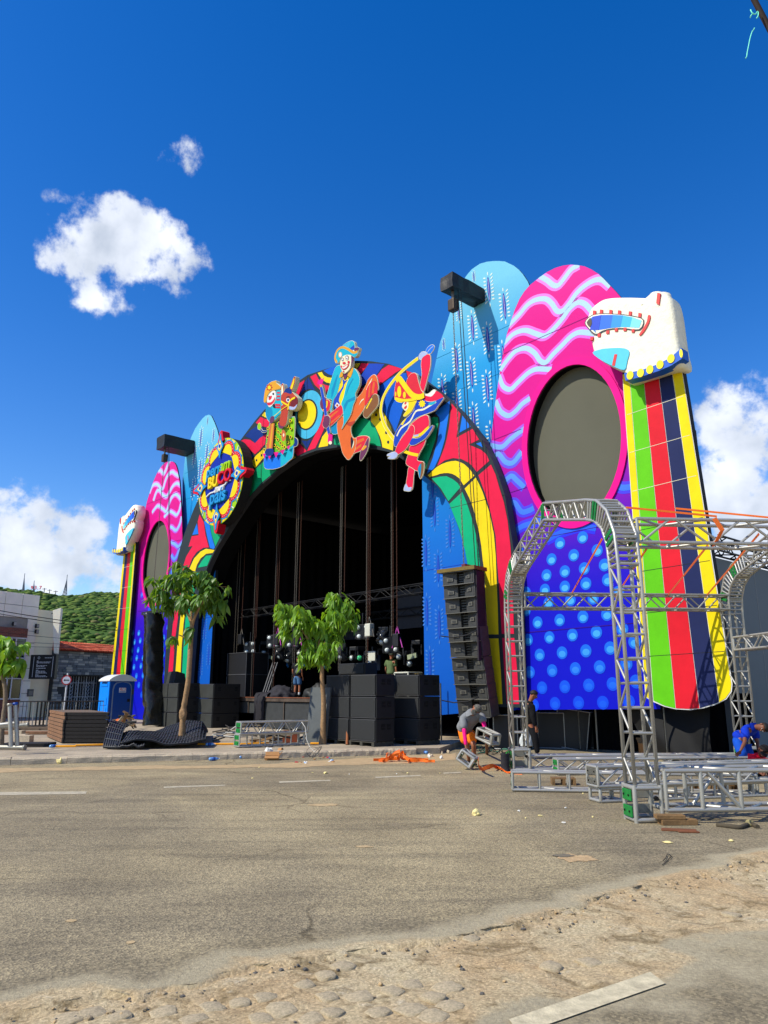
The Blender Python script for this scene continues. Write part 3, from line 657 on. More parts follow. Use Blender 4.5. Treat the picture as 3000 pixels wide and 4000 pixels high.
# overhead wires across the street
WIRE = mat('wire_black', (20, 20, 22), .6, var=0)
def wire(pts, Y0, Y1, r, lab, sag=.0):
    w = []
    for i in range(25):
        t = i / 24; y = pts[0][1] + (pts[1][1] - pts[0][1]) * t; x = pts[0][0] + (pts[1][0] - pts[0][0]) * t
        p = at(x, y, Y0 + (Y1 - Y0) * t); p.z -= sag * 4 * t * (1 - t); w.append(p)
    o = tube('overhead_wire', [p - w[0] for p in w], r, WIRE, None, 5); o.location = w[0]
    tag(o, lab, 'wire', 'overhead wires')
wire(((-200, 2345), (470, 2452)), 34, 44, .022, 'upper thick black wire crossing in front of the pale building and hill', .12)
wire(((-200, 2358), (470, 2464)), 34, 44, .018, 'second thick black wire just below the uppermost one', .12)
wire(((-100, 2455), (440, 2505)), 36, 44, .011, 'thin wire crossing above the black wall sign', .1)
wire(((-100, 2490), (440, 2520)), 36, 44, .01, 'thin wire crossing the windows and sign top, upper of the lower pair', .1)
wire(((-100, 2512), (440, 2528)), 36, 44, .01, 'lowest thin wire crossing just over the tiled roof', .1)
# ------------------------------------------------------------------ stage front: flat panels with printed artwork
FM = (FA.m.x, FA.m.y, 0)
def P(pts, off=0.0, tf=None):
    if tf: pts = tf(pts)
    return [FA.at(x, y, off) for x, y in pts]
V = {k: vinyl(k, c) for k, c in dict(ink=(46, 56, 60), red=(236, 26, 72), redo=(225, 40, 60), yellow=(252, 220, 20), green=(0, 168, 112), teal=(0, 180, 125), blue=(0, 96, 214), royal=(22, 70, 190), navy=(8, 50, 132),
     cyan=(70, 185, 225), lime=(150, 205, 20), leaf=(105, 190, 40), white=(236, 236, 232), cream=(240, 235, 200), magenta=(232, 10, 140), orange=(228, 106, 42), ochre=(230, 165, 40), brown=(140, 90, 50), dark=(30, 26, 44), purple=(110, 50, 90),
     sky=(20, 120, 235), turq=(20, 180, 205), turqd=(0, 140, 190), pinkr=(250, 20, 90), tan=(210, 110, 60), rust=(190, 66, 44), wine=(120, 30, 40), lilac=(175, 190, 230), ribbonnavy=(34, 44, 92), ribbongreen=(104, 208, 20), ribbonred=(232, 30, 48), ribbonyellow=(250, 226, 10),
     dot=(24, 112, 236), dotlight=(80, 185, 250), spindle=(50, 52, 180), petal=(218, 240, 240), petalblue=(70, 130, 215), wavein=(165, 215, 248), waveout=(232, 110, 232), waveinlow=(70, 140, 250), waveoutlow=(100, 80, 240)).items()}
def gradient(name, stops, rough=.58):
    m = bpy.data.materials.new(name); m.use_nodes = True; t = m.node_tree; b = t.nodes['Principled BSDF']; b.inputs['Roughness'].default_value = rough; b.inputs['Specular IOR Level'].default_value = .14
    tcn = t.nodes.new('ShaderNodeTexCoord'); sp = t.nodes.new('ShaderNodeSeparateXYZ'); t.links.new(tcn.outputs['Object'], sp.inputs[0])
    mr = t.nodes.new('ShaderNodeMapRange'); mr.inputs[1].default_value = 0; mr.inputs[2].default_value = 16; t.links.new(sp.outputs[2], mr.inputs[0])
    r = t.nodes.new('ShaderNodeValToRGB'); e = r.color_ramp.elements
    e[0].position = stops[0][0] / 16; e[0].color = (*[v * INKK for v in lin(stops[0][1])], 1); e[1].position = stops[-1][0] / 16; e[1].color = (*[v * INKK for v in lin(stops[-1][1])], 1)
    for z, c in stops[1:-1]: q = e.new(z / 16); q.color = (*[v * INKK for v in lin(c)], 1)
    t.links.new(mr.outputs[0], r.inputs[0]); t.links.new(r.outputs[0], b.inputs['Base Color'])
    n2 = t.nodes.new('ShaderNodeTexNoise'); n2.inputs['Scale'].default_value = 1.6; n2.inputs['Detail'].default_value = 3; t.links.new(tcn.outputs['Object'], n2.inputs['Vector'])
    bp = t.nodes.new('ShaderNodeBump'); bp.inputs['Strength'].default_value = .3; bp.inputs['Distance'].default_value = .03; t.links.new(n2.outputs[0], bp.inputs['Height']); t.links.new(bp.outputs[0], b.inputs['Normal']); return m
GBLUE = gradient('print_blue_fade', [(0, (0, 90, 200)), (5, (10, 100, 205)), (9, (10, 130, 218)), (12.5, (30, 160, 228)), (15.3, (120, 205, 235))])
GMAG = gradient('print_magenta_fade', [(0, (0, 16, 205)), (4.2, (14, 14, 205)), (5.6, (60, 10, 200)), (7.6, (150, 10, 185)), (9.6, (225, 4, 150)), (12.6, (232, 6, 142)), (13.9, (236, 30, 152))])
GWIN = gradient('print_wave_core', [(0, (20, 90, 250)), (6, (40, 100, 250)), (8.5, (100, 160, 250)), (11, (175, 222, 248)), (14, (190, 225, 248))])
GWOUT = gradient('print_wave_halo', [(0, (20, 40, 230)), (6, (50, 50, 240)), (8.5, (110, 90, 245)), (11, (232, 100, 228)), (14, (240, 140, 235))])
GDOT = gradient('print_dot_fade', [(0, (10, 50, 235)), (1.6, (14, 80, 240)), (2.6, (24, 112, 240)), (6, (30, 120, 240))])
GDOT2 = gradient('print_dot_light_fade', [(0, (14, 70, 240)), (1.7, (24, 100, 245)), (3, (70, 175, 250)), (6, (90, 190, 250))])
BLACKC = mat('black_cloth', (12, 12, 14), .9, var=.25, vs=2, bump=.4, bs=4, spec=.1)
EDGE = mat('panel_edge_dark', (20, 22, 24), .8, var=.1)
SEAM = mat('seam_dark', (20, 24, 26), .8, var=0)
SCREEN = mat('screen_mesh_grey', (84, 84, 70), .85, var=.06, vs=.7, bump=.1)
L_ = {}
def front(name, label, cat): return empty(name, label, cat, FM, FA.a)
def mir(pts, s): return pts if s > 0 else [(-x, z) for x, z in pts]
Z4 = Z(1600, 1500, .36174); Zb = Z(1600, 950, .3918); Z5 = Z(1850, 1000, .5425); Z6 = Z(1850, 1600, .6932); Zc = Z(1950, 1900, .6329)
# one leaf motif: spindle with paired petals (shared meshes)
def motif(mp, ms, mc, n=8, hgt=.5):
    bm = bmesh.new()
    plate_bm(bm, smooth_poly([(0, -hgt), (.055, -hgt * .4), (.055, hgt * .4), (0, hgt), (-.055, hgt * .4), (-.055, -hgt * .4)], 3), -.006, 0, mi=1)
    plate_bm(bm, [(-.006, -hgt * .8), (.006, -hgt * .8), (.006, hgt * .8), (-.006, hgt * .8)], -.009, -.0065, mi=2)
    for s in (-1, 1):
        for k in range(n):
            z = -hgt * .92 + k * (hgt * 1.9 / (n - 1)); t = R(20) * s * (1 if k > n / 2 else -.6)
            plate_bm(bm, ell(s * .155, z + .02, .066, .03, 10, (R(28) if k > n * .55 else R(-22) if k < 2 else 0) * s), -.005, 0)
    plate_bm(bm, ell(0, hgt + .12, .025, .075, 10), -.005, 0); plate_bm(bm, ell(0, -hgt - .11, .025, .07, 10), -.005, 0)
    me = bpy.data.meshes.new('leaf_motif'); bmesh.ops.recalc_face_normals(bm, faces=bm.faces); bm.to_mesh(me); bm.free()
    for m in (mp, ms, mc): me.materials.append(m)
    return me
MOT = motif(V['petal'], V['spindle'], V['white']); MOTB = motif(V['petalblue'], V['royal'], V['petalblue'])
bluepts = [(130, 2400), (170, 1800), (215, 1400), (300, 1000), (360, 830), (410, 670), (480, 500), (555, 340), (585, 300), (620, 260), (700, 205), (770, 185), (830, 178), (890, 177), (950, 182), (1040, 225), (1090, 265), (1130, 310), (1180, 385), (1215, 480), (1260, 800), (1230, 1300), (1180, 1900), (1100, 2500)]
magpts = [(405, 210), (365, 255), (330, 310), (295, 390), (270, 470), (240, 560), (220, 660), (200, 770), (180, 900), (165, 1000), (150, 1100), (130, 1290), (100, 1600), (80, 1900), (95, 2250), (130, 2600), (180, 2900), (240, 3090), (300, 3268)]
magtop = [(480, 150), (530, 115), (590, 85), (645, 69), (700, 62), (750, 66), (800, 75), (850, 98), (900, 130), (940, 167), (980, 210), (1020, 252), (1055, 292), (1100, 380), (1150, 560), (1190, 800), (1230, 1200), (1280, 2000), (1330, 3000), (1345, 3262)]
WAVES = [Z5(w) for w in ([(485, 150), (530, 175), (575, 210), (610, 210), (650, 165), (700, 100), (740, 74)], [(277, 475), (330, 420), (390, 350), (450, 315), (520, 310), (565, 345), (600, 395), (640, 395), (690, 340), (740, 270), (800, 215), (870, 175), (925, 172), (965, 200)],
    [(228, 620), (290, 560), (370, 535), (450, 560), (510, 575), (570, 530), (640, 450), (690, 380), (750, 335), (800, 345), (840, 385)], [(210, 795), (250, 740), (310, 680), (380, 665), (440, 700), (480, 755), (520, 765), (570, 710), (640, 640), (700, 580), (760, 550), (840, 555)],
    [(192, 890), (215, 940), (265, 960), (320, 910), (390, 845), (450, 815), (520, 815)], [(170, 1070), (195, 1120), (250, 1150), (300, 1120), (345, 1070), (385, 1040)])] + \
    [Z6(w) for w in ([(110, 205), (160, 210), (210, 165), (262, 125)], [(112, 270), (140, 250), (180, 295), (220, 300), (254, 262)], [(162, 420), (210, 375), (245, 400), (272, 425)], [(198, 540), (230, 525), (270, 575), (310, 570), (330, 560)], [(218, 700), (270, 660), (330, 640), (385, 622)], [(805, 430), (840, 440), (868, 438)], [(440, 720), (500, 690), (600, 660), (660, 665)])]
DOTS = Zc([(375, 350), (515, 315), (605, 395), (323, 450), (460, 425), (650, 485), (405, 525), (525, 507), (292, 548), (670, 577), (535, 600), (405, 620), (282, 638), (735, 655), (165, 655), (580, 690), (440, 700), (305, 720), (165, 765), (665, 790), (517, 805), (373, 825), (237, 840), (760, 880), (600, 900), (452, 917), (310, 932), (178, 947), (835, 960), (685, 998), (535, 1015), (388, 1027), (250, 1040), (120, 400), (785, 1095), (620, 1115), (470, 1125), (327, 1137), (190, 1147), (845, 1205), (700, 1220), (553, 1228), (405, 1237), (265, 1243), (800, 1328), (640, 1335), (490, 1335), (345, 1340), (215, 1350), (60, 850), (50, 960), (40, 1060), (60, 1160), (130, 1245), (90, 1345), (90, 560)])
LDOTS = Z(0, 2150, .5425)([(955, 595), (1000, 595), (968, 660), (1010, 650), (952, 720), (995, 718), (945, 780), (985, 775), (1030, 775), (965, 840), (1015, 832), (938, 910), (982, 905), (1030, 900), (1000, 970), (1040, 1105), (1060, 1175), (1020, 1040), (1210, 555), (1178, 630), (1173, 688), (1175, 750), (1190, 885)])
MOTS = Zb([(640, 335), (790, 460), (945, 625), (490, 680), (627, 840), (340, 1010), (780, 960), (470, 1165), (617, 1305), (328, 1470), (775, 1445), (640, 1765), (475, 1620), (815, 1960), (935, 1150)])
def inside(p, poly):
    c = False; n = len(poly)
    for i in range(n):
        (x1, y1), (x2, y2) = poly[i], poly[i - 1]
        if (y1 > p[1]) != (y2 > p[1]) and p[0] < (x2 - x1) * (p[1] - y1) / (y2 - y1) + x1: c = not c
    return c
def hull_of(P_):
    P_ = sorted(set(P_)); h = []
    for seq in (P_, P_[::-1]):
        k = len(h)
        for p in seq:
            while len(h) - k >= 2 and (h[-1][0] - h[-2][0]) * (p[1] - h[-2][1]) - (h[-1][1] - h[-2][1]) * (p[0] - h[-2][0]) <= 0: h.pop()
            h.append(p)
        h.pop()
    return h
def clipstrip(name, c, w, s, y, m, parent):     # a painted band cut off where the board ends
    hull = HULL; bm = bmesh.new(); st_ = strip(c, w); n = len(c)
    for i in range(n - 1):
        q = [st_[i], st_[i + 1], st_[2 * n - 2 - i], st_[2 * n - 1 - i]]
        for a, b in zip(hull, hull[1:] + hull[:1]):
            sd = lambda p: (b[0] - a[0]) * (p[1] - a[1]) - (b[1] - a[1]) * (p[0] - a[0]); r = []
            for p1, p2 in zip(q, q[1:] + q[:1]):
                d1, d2 = sd(p1), sd(p2)
                if d1 >= 0: r.append(p1)
                if d1 * d2 < 0: t_ = d1 / (d1 - d2); r.append((p1[0] + (p2[0] - p1[0]) * t_, p1[1] + (p2[1] - p1[1]) * t_))
            q = r
            if len(q) < 3: break
        if len(q) >= 3: bm.faces.new([bm.verts.new((s * p[0], y, p[1])) for p in q])
    return obj(name, bm, m, parent)
OV_L, OV_R, OV_T, OV_B = FA.at(2060, 1715), FA.at(2430, 1690), FA.at(2250, 1420), FA.at(2240, 2036)
OCX, OCZ = (OV_L[0] + OV_R[0]) / 2, (OV_T[1] + OV_B[1]) / 2; ORX, ORZ = (OV_R[0] - OV_L[0]) / 2, (OV_T[1] - OV_B[1]) / 2
for s in (1, -1):
    side = 'right' if s > 0 else 'left'; hem = 1.1 if s > 0 else .02
    # tall blue petal, standing behind
    t = front('blue_petal_panel', 'tall rounded sky-blue leaf-printed panel at the %s, behind the magenta one' % side, 'stage panel')
    t['group'] = 'printed stage panels'
    pp = mir(P(bluepts, -.3, Zb), s); plate('board', pp, .3, .36, GBLUE, t, side=EDGE)
    for q in MOTS:
        x, z = FA.at(*q, -.295); k_ = 1.0
        while k_ > .45 and not all(inside((s * (x + a) if True else 0, z + b), pp) for a in (-.23 * k_, .23 * k_) for b in (-.72 * k_, 0, .72 * k_)): k_ -= .1
        link('leaf_motif', MOT, t, (s * x, .298, z), (0, s * R(-3), 0), (k_, 1, k_))
    for a, b in (((480, 1030), (990, 850)), ((500, 1440), (900, 1320))):
        z0 = FA.at(*Zb([a])[0], -.3)[1]; z1 = FA.at(*Zb([b])[0], -.3)[1]; zz = (z0 + z1) / 2
        bx = sorted(p[0] for p in pp if abs(p[1] - zz) < 1.6); box('seam', (min(bx) + .25, .293, zz), (max(bx) - .2, .299, zz + .014), V['turqd'], t)
    # magenta petal with the oval screen
    t = front('magenta_petal_panel', 'round-topped magenta and blue panel at the %s with wavy stripes and dots' % side, 'stage panel'); t['group'] = 'printed stage panels'
    if s < 0: t.location = FA.w(-.7, 0, 0)
    lo = P(magpts, 0, Z5); hi = P(magtop, 0, Z5); body = lo[::-1] + hi
    if s < 0: body = [(x + .95 * min(1, max(0, (x - OCX) / 1.6)) * min(1, max(0, (11.2 - z) / 2)), z) for x, z in body]
    body = [(x, max(hem, z - (0 if s > 0 else 1.0 if z < 2.2 else 0))) for x, z in body]
    pts = mir(body, s)
    hole = ell(s * OCX, OCZ, ORX, ORZ, 48)
    plate('board', pts, 0, .07, GMAG, t, holes=[hole[::-1]], side=EDGE)
    plate('ring', ell(s * OCX, OCZ, ORX + .2, ORZ + .22, 56), -.05, -.002, vinyl('ring', (250, 0, 150)), t, holes=[hole[::-1]])
    plate('tunnel', ell(s * OCX, OCZ, ORX + .14, ORZ + .14, 48), .072, .3 if s > 0 else .17, BLACKC, t, holes=[ell(s * OCX, OCZ, ORX + .02, ORZ + .02, 48)[::-1]])
    plate('screen', ell(s * OCX, OCZ, ORX + .1, ORZ + .1, 48), .302 if s > 0 else .172, .34, SCREEN, t)
    HULL = hull_of([p for p in body if p[1] > 3])
    for w in WAVES:
        c = smooth_poly([FA.at(*p, .004) for p in w], 5, False); ext = lambda a, b: (a[0] + (a[0] - b[0]) * 4, a[1] + (a[1] - b[1]) * 4)
        c = [ext(c[0], c[1])] + c + [ext(c[-1], c[-2])]; c = [(x, z) for x, z in c if ((x - OCX) / (ORX + .05)) ** 2 + ((z - OCZ) / (ORZ + .05)) ** 2 > 1]
        wv = clipstrip('wavy_stripe', c, .34, s, -.003, GWOUT, t); clipstrip('stripe_core', c, .165, s, -.006, GWIN, wv)
    for q in (DOTS if s > 0 else LDOTS):
        x, z = FA.at(*q, .004)
        if s < 0: x = -x - .7
        if ((x - OCX) / (ORX + .36)) ** 2 + ((z - OCZ) / (ORZ + .36)) ** 2 < 1 or x < 9.3: continue
        z -= 0 if s > 0 else 0
        d = plate('dot', ell(s * x, z, .175, .175, 20), -.0065, -.001, GDOT, t); plate('dot_centre', ell(s * (x + .005), z - .035, .115, .09, 16), -.010, -.007, GDOT2, d)
    for zz, xa, xb in ((3.3, 10.6, 15.2), (7.6, 10.6, 11.7), (9.5, 10.5, 11.6), (12.3, 11.0, 15.3), (6.0, 10.6, 15.3)):
        bm = bmesh.new(); vs = [bm.verts.new((s * x, -.0118, z)) for x, z in ((xa, zz), (xb, zz + .06), (xb, zz + .073), (xa, zz + .013))]; bm.faces.new(vs); obj('seam', bm, vinyl('seamv', (70, 14, 110)), t)
    # striped ribbon column with its animal head
    t = front('striped_column', 'leaning column of yellow, green, red and navy ribbons at the %s end of the stage' % side, 'stage column'); t['group'] = 'striped columns'
    if s < 0: t.location = FA.w(-1.0, 0, 0)
    OC = .32
    top = P([(1080, 940), (1130, 925), (1225, 888), (1330, 852), (1425, 825), (1492, 800)], OC, Z5)
    botp = [(2523, 2722), (2552, 2737), (2640, 2768), (2734, 2768), (2810, 2744), (2859, 2672)]
    bot = P(botp, OC)
    if s < 0: bot = [(x + .06, z - 1.15) for x, z in bot]
    arc = P([(2523, 2722), (2551, 2739), (2596, 2758), (2640, 2768), (2697, 2771), (2747, 2764), (2792, 2751), (2836, 2729), (2856, 2701), (2859, 2672)], OC)
    if s < 0: arc = [(x + .06, z - 1.15) for x, z in arc]
    up = [(top[0][0], top[0][1] + .5)] + [(top[-1][0], top[-1][1] + .5)]
    plate('core', mir([up[0], *arc[:], up[1]], s), -OC, -OC + (.2 if s > 0 else .16), EDGE, t)
    def clipx(i):
        seg = [bot[i]] + [p for p in arc if bot[i][0] < p[0] < bot[i + 1][0]] + [bot[i + 1]]; return seg
    for i, c in enumerate(('ribbonyellow', 'ribbongreen', 'ribbonred', 'ribbonnavy', 'ribbonyellow')):
        a, b = (top[i][0], top[i][1] + .35), (top[i + 1][0], top[i + 1][1] + .35)
        m = vinyl(c, (0, 0, 0)); rp_ = grow([a] + clipx(i) + [b], -.012)
        bm = bmesh.new(); plate_bm(bm, rp_, -OC - .012, -OC - .002)
        obj('ribbon', bm, m, t).data
    plate('trim', mir(grow([(top[0][0], top[0][1] + .2), *arc, (top[-1][0], top[-1][1] + .2)], .015), 1), -OC - .0018, -OC - .0002, V['white'], t) if s > 0 else None
    if s < 0:
        for ch in list(t.children):
            if ch.name.startswith('ribbon'):
                for v in ch.data.vertices: v.co.x *= -1
                ch.data.flip_normals()
        plate('trim', mir(grow([(top[0][0], top[0][1] + .2), *arc, (top[-1][0], top[-1][1] + .2)], .015), -1), -OC - .0018, -OC - .0002, V['white'], t)
    for k in range(7):                            # sewn seams across the ribbons
        u = (k + .6) / 7.4; zz = bot[2][1] + .6 + (top[2][1] - bot[2][1] - .6) * u
        f = lambda A, B: A[0] + (B[0] - A[0]) * (zz - A[1]) / (B[1] - A[1])
        xa, xb = f(bot[0], top[0]) + .05, f(bot[5], top[5]) - .05
        plate('seam', mir([(xa, zz), (xb, zz + .05), (xb, zz + .062), (xa, zz + .012)], s), -OC - .016, -OC - .0125, V['cream'] if k > 3 else SEAM, t)
    # head
    h = front('animal_head', 'white sculpted animal head with a blue collar on top of the %s striped column' % side, 'sculpture'); h['group'] = 'animal heads'
    if s < 0: h.location = FA.w(-1.0, 0, 0)
    OH = .75
    WS = mat('head_white', (230, 226, 204), .85, var=.09, vs=5, bump=.7, bs=14, spec=.1); HB = mat('head_blue', (0, 84, 190), .5, var=.06); HC = mat('head_cyan', (70, 185, 215), .5, var=.05); HR = mat('head_red', (205, 40, 38), .5, var=.05); HY = mat('head_yellow', (250, 224, 20), .5, var=.04)
    out_ = [(1098, 905), (1088, 832), (1040, 815), (1000, 802), (950, 775), (905, 745), (862, 700), (846, 650), (842, 600), (858, 572), (832, 548), (806, 510), (803, 470), (818, 420), (840, 372), (880, 335), (930, 305), (1000, 292), (1130, 290), (1245, 292), (1258, 264), (1290, 245), (1330, 245), (1380, 268), (1415, 310), (1438, 400), (1452, 500), (1464, 590), (1478, 680), (1495, 790), (1400, 812), (1300, 845), (1200, 875)]
    ho_ = P(out_, OH, Z5); pl = mir(ho_, s)
    pl = smooth_poly(pl, 3)
    bm = bmesh.new(); n = len(pl); cxm = sum(p[0] for p in pl) / n; czm = sum(p[1] for p in pl) / n
    prof = [(0, .04), (.0, -.38), (.03, -.45), (.08, -.49), (.3, -.505), (.55, -.51)]      # inset (m), depth: rounded pillow front
    rings = []
    for ins, y in prof:
        g = grow(pl, -ins) if ins < .12 else [(p[0] + (cxm - p[0]) * ins * .55, p[1] + (czm - p[1]) * ins * .55) for p in pl]
        rings.append([bm.verts.new((p[0], y - .25, p[1])) for p in g])
    for a, b in zip(rings, rings[1:]):
        for k in range(n): bm.faces.new((a[k], a[(k + 1) % n], b[(k + 1) % n], b[k]))
    tess = geometry.tessellate_polygon([[Vector((v.co.x, v.co.z, 0)) for v in rings[-1]]])
    for tr in tess:
        try: bm.faces.new([rings[-1][i] for i in tr])
        except ValueError: pass
    bm.faces.new(rings[0][::-1])
    obj('head', bm, WS, h, smooth=True)
    y0 = -.775
    def hp(name, pts, m, lv=0, sm=True):
        q = mir(P(pts, OH, Z5), s); q = smooth_poly(q, 3) if sm else q
        return plate(name, q, y0 - .004 * lv - .006, y0 + .06, m, h)
    hp('eye_outline', [(804, 482), (846, 432), (918, 415), (1042, 419), (1155, 433), (1230, 462), (1200, 537), (1080, 528), (990, 532), (935, 548), (885, 572), (832, 530)], mat('head_ink', (30, 40, 50), .5, var=0), 0)
    hp('eye', [(810, 482), (850, 437), (920, 421), (1040, 425), (1152, 440), (1224, 465), (1195, 530), (1080, 521), (990, 526), (930, 541), (885, 564), (838, 525)], WS, 1)
    cols = [(20, 110, 190), (0, 60, 190), (0, 96, 205), (0, 134, 215), (40, 170, 220), (110, 205, 228)]
    ex = [(818, 482, 470), (862, 440, 535), (925, 428, 536), (1010, 427, 522), (1080, 431, 515), (1150, 444, 516), (1216, 468, 520)]
    for i in range(6):
        a, b = ex[i], ex[i + 1]; hp('eye_band', [(a[0], a[1]), (b[0], b[1]), (b[0] - 18, b[2]), (a[0] - 18, a[2])] if i else [(818, 480), (862, 440), (888, 560), (850, 520)], mat('eye_band_%d' % i, cols[i], .45, var=0), 2 + i % 2, False)
    hp('pupil', [(822, 482), (850, 450), (858, 490), (842, 515)], mat('eye_brown', (70, 60, 40), .5, var=0), 5)
    for x, y in ((875, 410), (925, 403), (993, 405), (1055, 409), (1133, 416), (1202, 428)): hp('lash', [(x - 10, y - 15), (x + 10, y - 13), (x + 8, y + 16), (x - 12, y + 14)], HR, 2, False)
    for x, y in ((855, 597), (908, 572), (970, 550), (1032, 533), (1095, 530), (1153, 540)): hp('lash', [(x - 9, y - 10), (x + 11, y - 12), (x + 9, y + 12), (x - 11, y + 13)], HR, 2, False)
    hp('lash', [(1262, 430), (1278, 435), (1268, 480), (1240, 535), (1210, 572), (1197, 568), (1228, 520), (1252, 475)], HR, 2)
    hp('nose', [(862, 700), (905, 678), (960, 668), (1060, 664), (1110, 675), (1125, 700), (1110, 760), (1090, 822), (1010, 796), (920, 750)], HC, 1)
    hp('nostril', [(1020, 710), (1040, 711), (1022, 795), (1002, 790)], HR, 3, False)
    hp('ear_mark', [(1328, 268), (1349, 272), (1341, 356), (1320, 343)], HR, 2, False)
    ez = P([(1300, 300)], OH, Z5)[0]
    bm = bmesh.new(); tubebm(bm, [(s * (ez[0] + .1), -.5, ez[1] - .3), (s * (ez[0] + .1), -.52, ez[1] + .08), (s * (ez[0] + .1), -.52, ez[1] + .14)], [.26, .22, .13], 16); obj('ear', bm, WS, h, True)
    cp = mir(P([(1088, 845), (1200, 828), (1320, 785), (1420, 735), (1500, 664), (1510, 738), (1425, 792), (1330, 832), (1210, 872), (1098, 900)], OH + .1, Z5), s)
    plate('collar', cp, -OH - .13, -OH + .2, HB, h)
    for x, y in ((1133, 862), (1208, 845), (1275, 820), (1348, 785), (1427, 742), (1500, 705)):
        q = FA.at(*Z5([(x, y)])[0], OH + .1); plate('collar_dot', ell(s * q[0], q[1], .095 if x < 1490 else .04, .115, 18), -OH - .15, -OH - .131, HY, h)
# ---- central arch
OA = .34
Zt3, Z7, Zl1, Zl6, C2, C3 = Z(1450, 1320, .2848), Z(1000, 1350, .3014), Z(900, 1600, .2411), Z(650, 1950, .3616), Z(1200, 1300, .24858), Z(1450, 1320, .2848)
outer = [(2033, 2755), (2031, 2600), (2028, 2480), (2024, 2330)] + Z4([(1150, 1960), (1110, 1700), (1060, 1400), (1030, 1205), (960, 990), (880, 790), (790, 610), (680, 455), (540, 290), (400, 155), (290, 60)]) + Zt3([(600, 490), (430, 425), (240, 355), (0, 320)]) + Z7([(1300, 195), (1110, 240), (880, 310), (670, 380), (400, 560), (100, 840), (0, 960)]) + Zl1([(400, 180), (150, 510)])
outl = [(2033 - 0, 2755)]
oP = P(outer, OA)
inner = Z4([(620, 1920), (590, 1750), (520, 1530), (430, 1300), (300, 1100), (150, 985)]) + Zt3([(480, 1700), (300, 1575), (0, 1510)]) + Z7([(1100, 1310), (780, 1360), (540, 1450), (250, 1650), (50, 1825)]) + Zl1([(200, 1530)]) + Zl6([(880, 0), (700, 270), (540, 530), (445, 730)])
iP = P(inner, OA)
# lower left continues as the mirror of the right side
rl = [p for p in oP if p[0] > 6.5]; oP2 = oP + [(-x, z) for x, z in rl[::-1] if z < oP[-1][1] - .4]
xi = iP[0][0]; foot = 1.2
iP2 = [(xi + .42, foot), (xi + .35, 3.5)] + iP; xl_ = iP2[-1][0]
iP2 = iP2 + P([(785, 2290), (765, 2370), (755, 2420), (748, 2520), (738, 2640), (734, 2720)], OA); iP2.append((iP2[-1][0] - .02, .2))
oP2 = [(x, z if z > 1.2 else z) for x, z in oP2]; oP2[-1] = (oP2[-1][0], .2); oP2[0] = (oP2[0][0], foot)
ar = front('arch_front', 'big round stage arch printed with bold red, yellow, green and blue shapes', 'stage arch')
plate('board', oP2 + iP2[::-1], -OA, -.06, V['ink'], ar, side=mat('arch_side', (58, 60, 66), .7, var=.1))
cc_ = Vector((0, 4))
bm = bmesh.new(); so2 = [tuple(Vector(p) + (Vector(p) - cc_).normalized() * .03) for p in iP2]; so3 = [tuple(Vector(p) + (Vector(p) - cc_).normalized() * .75) for p in iP2]
for a, b, c, d in zip(so2, so2[1:], so3[1:], so3):
    v = [bm.verts.new((p[0], y, p[1])) for y in (-.055, .85) for p in (a, b, c, d)]
    for f in ((0, 1, 2, 3), (7, 6, 5, 4), (0, 4, 5, 1), (2, 6, 7, 3)): bm.faces.new([v[i] for i in f])
obj('soffit_drape', bm, BLACKC, ar)
lvl = [0]
def ap(c, pts, tf, sm=0, name='printed_shape', gr=0.0, lv=None):
    lvl[0] = (lvl[0] + 1) % 5
    q = P(pts, OA + .004, tf); q = smooth_poly(q, sm) if sm else q
    if gr: q = grow(q, gr)
    y = -OA - .003 - (.0012 * lvl[0] if lv is None else .003 * lv)
    return plate(name, q, y - .003, y, V[c], ar)
ap('red', [(455, 210), (550, 320), (505, 580), (680, 485), (750, 600), (640, 655), (770, 710), (830, 760), (860, 830), (725, 950), (690, 900), (640, 850), (560, 810), (470, 800), (380, 825), (300, 885), (340, 780), (375, 690), (400, 600), (425, 470), (440, 350)], Z4)
ap('sky', [(570, 340), (660, 460), (540, 525)], Z4); ap('sky', [(718, 645), (770, 628), (790, 685)], Z4)
ap('yellow', [(200, 985), (290, 900), (345, 867), (400, 845), (450, 834), (500, 830), (545, 843), (590, 865), (650, 920), (700, 990), (585, 1095), (540, 1020), (500, 990), (460, 970), (420, 962), (380, 962), (330, 970), (290, 985), (215, 1005)], Z4)
fin_ = lambda L: [(1600 + x * .36174, 1500 + y * .36174) for x, y in L]
ap('yellow', fin_([(715, 1010), (755, 1090), (790, 1170), (860, 1380), (910, 1620), (930, 1850)]) + [(1941, 2293), (1945, 2400), (1947, 2478), (1903, 2478), (1900, 2400), (1896, 2315), (1892, 2229)] + fin_([(790, 1900), (775, 1750), (750, 1600), (690, 1350), (645, 1230), (595, 1130)]), None)
ap('yellow', [(1947, 2494), (1956, 2620), (1963, 2750), (1933, 2750), (1915, 2600), (1904, 2494)], None)
ap('teal', [(240, 1020), (330, 1000), (400, 995), (470, 1030), (520, 1070), (550, 1115), (420, 1265), (340, 1130)], Z4)
ap('teal', fin_([(430, 1295), (570, 1165), (620, 1290), (680, 1470), (730, 1680), (760, 1930)]) + [(1885, 2480), (1905, 2750), (1845, 2750), (1838, 2480)] + fin_([(625, 1930), (600, 1800), (540, 1570), (460, 1370)]), None)
ap('red', fin_([(745, 985), (880, 870), (930, 980), (970, 1120), (1020, 1280), (1060, 1480), (1090, 1750), (1105, 1960)]) + [(2004, 2330), (2008, 2476), (1961, 2476), (1950, 2289)] + fin_([(945, 1900), (930, 1640), (880, 1400), (830, 1220)]), None)
ap('red', [(2009, 2492), (2020, 2620), (2028, 2750), (1980, 2750), (1970, 2620), (1962, 2492)], None)
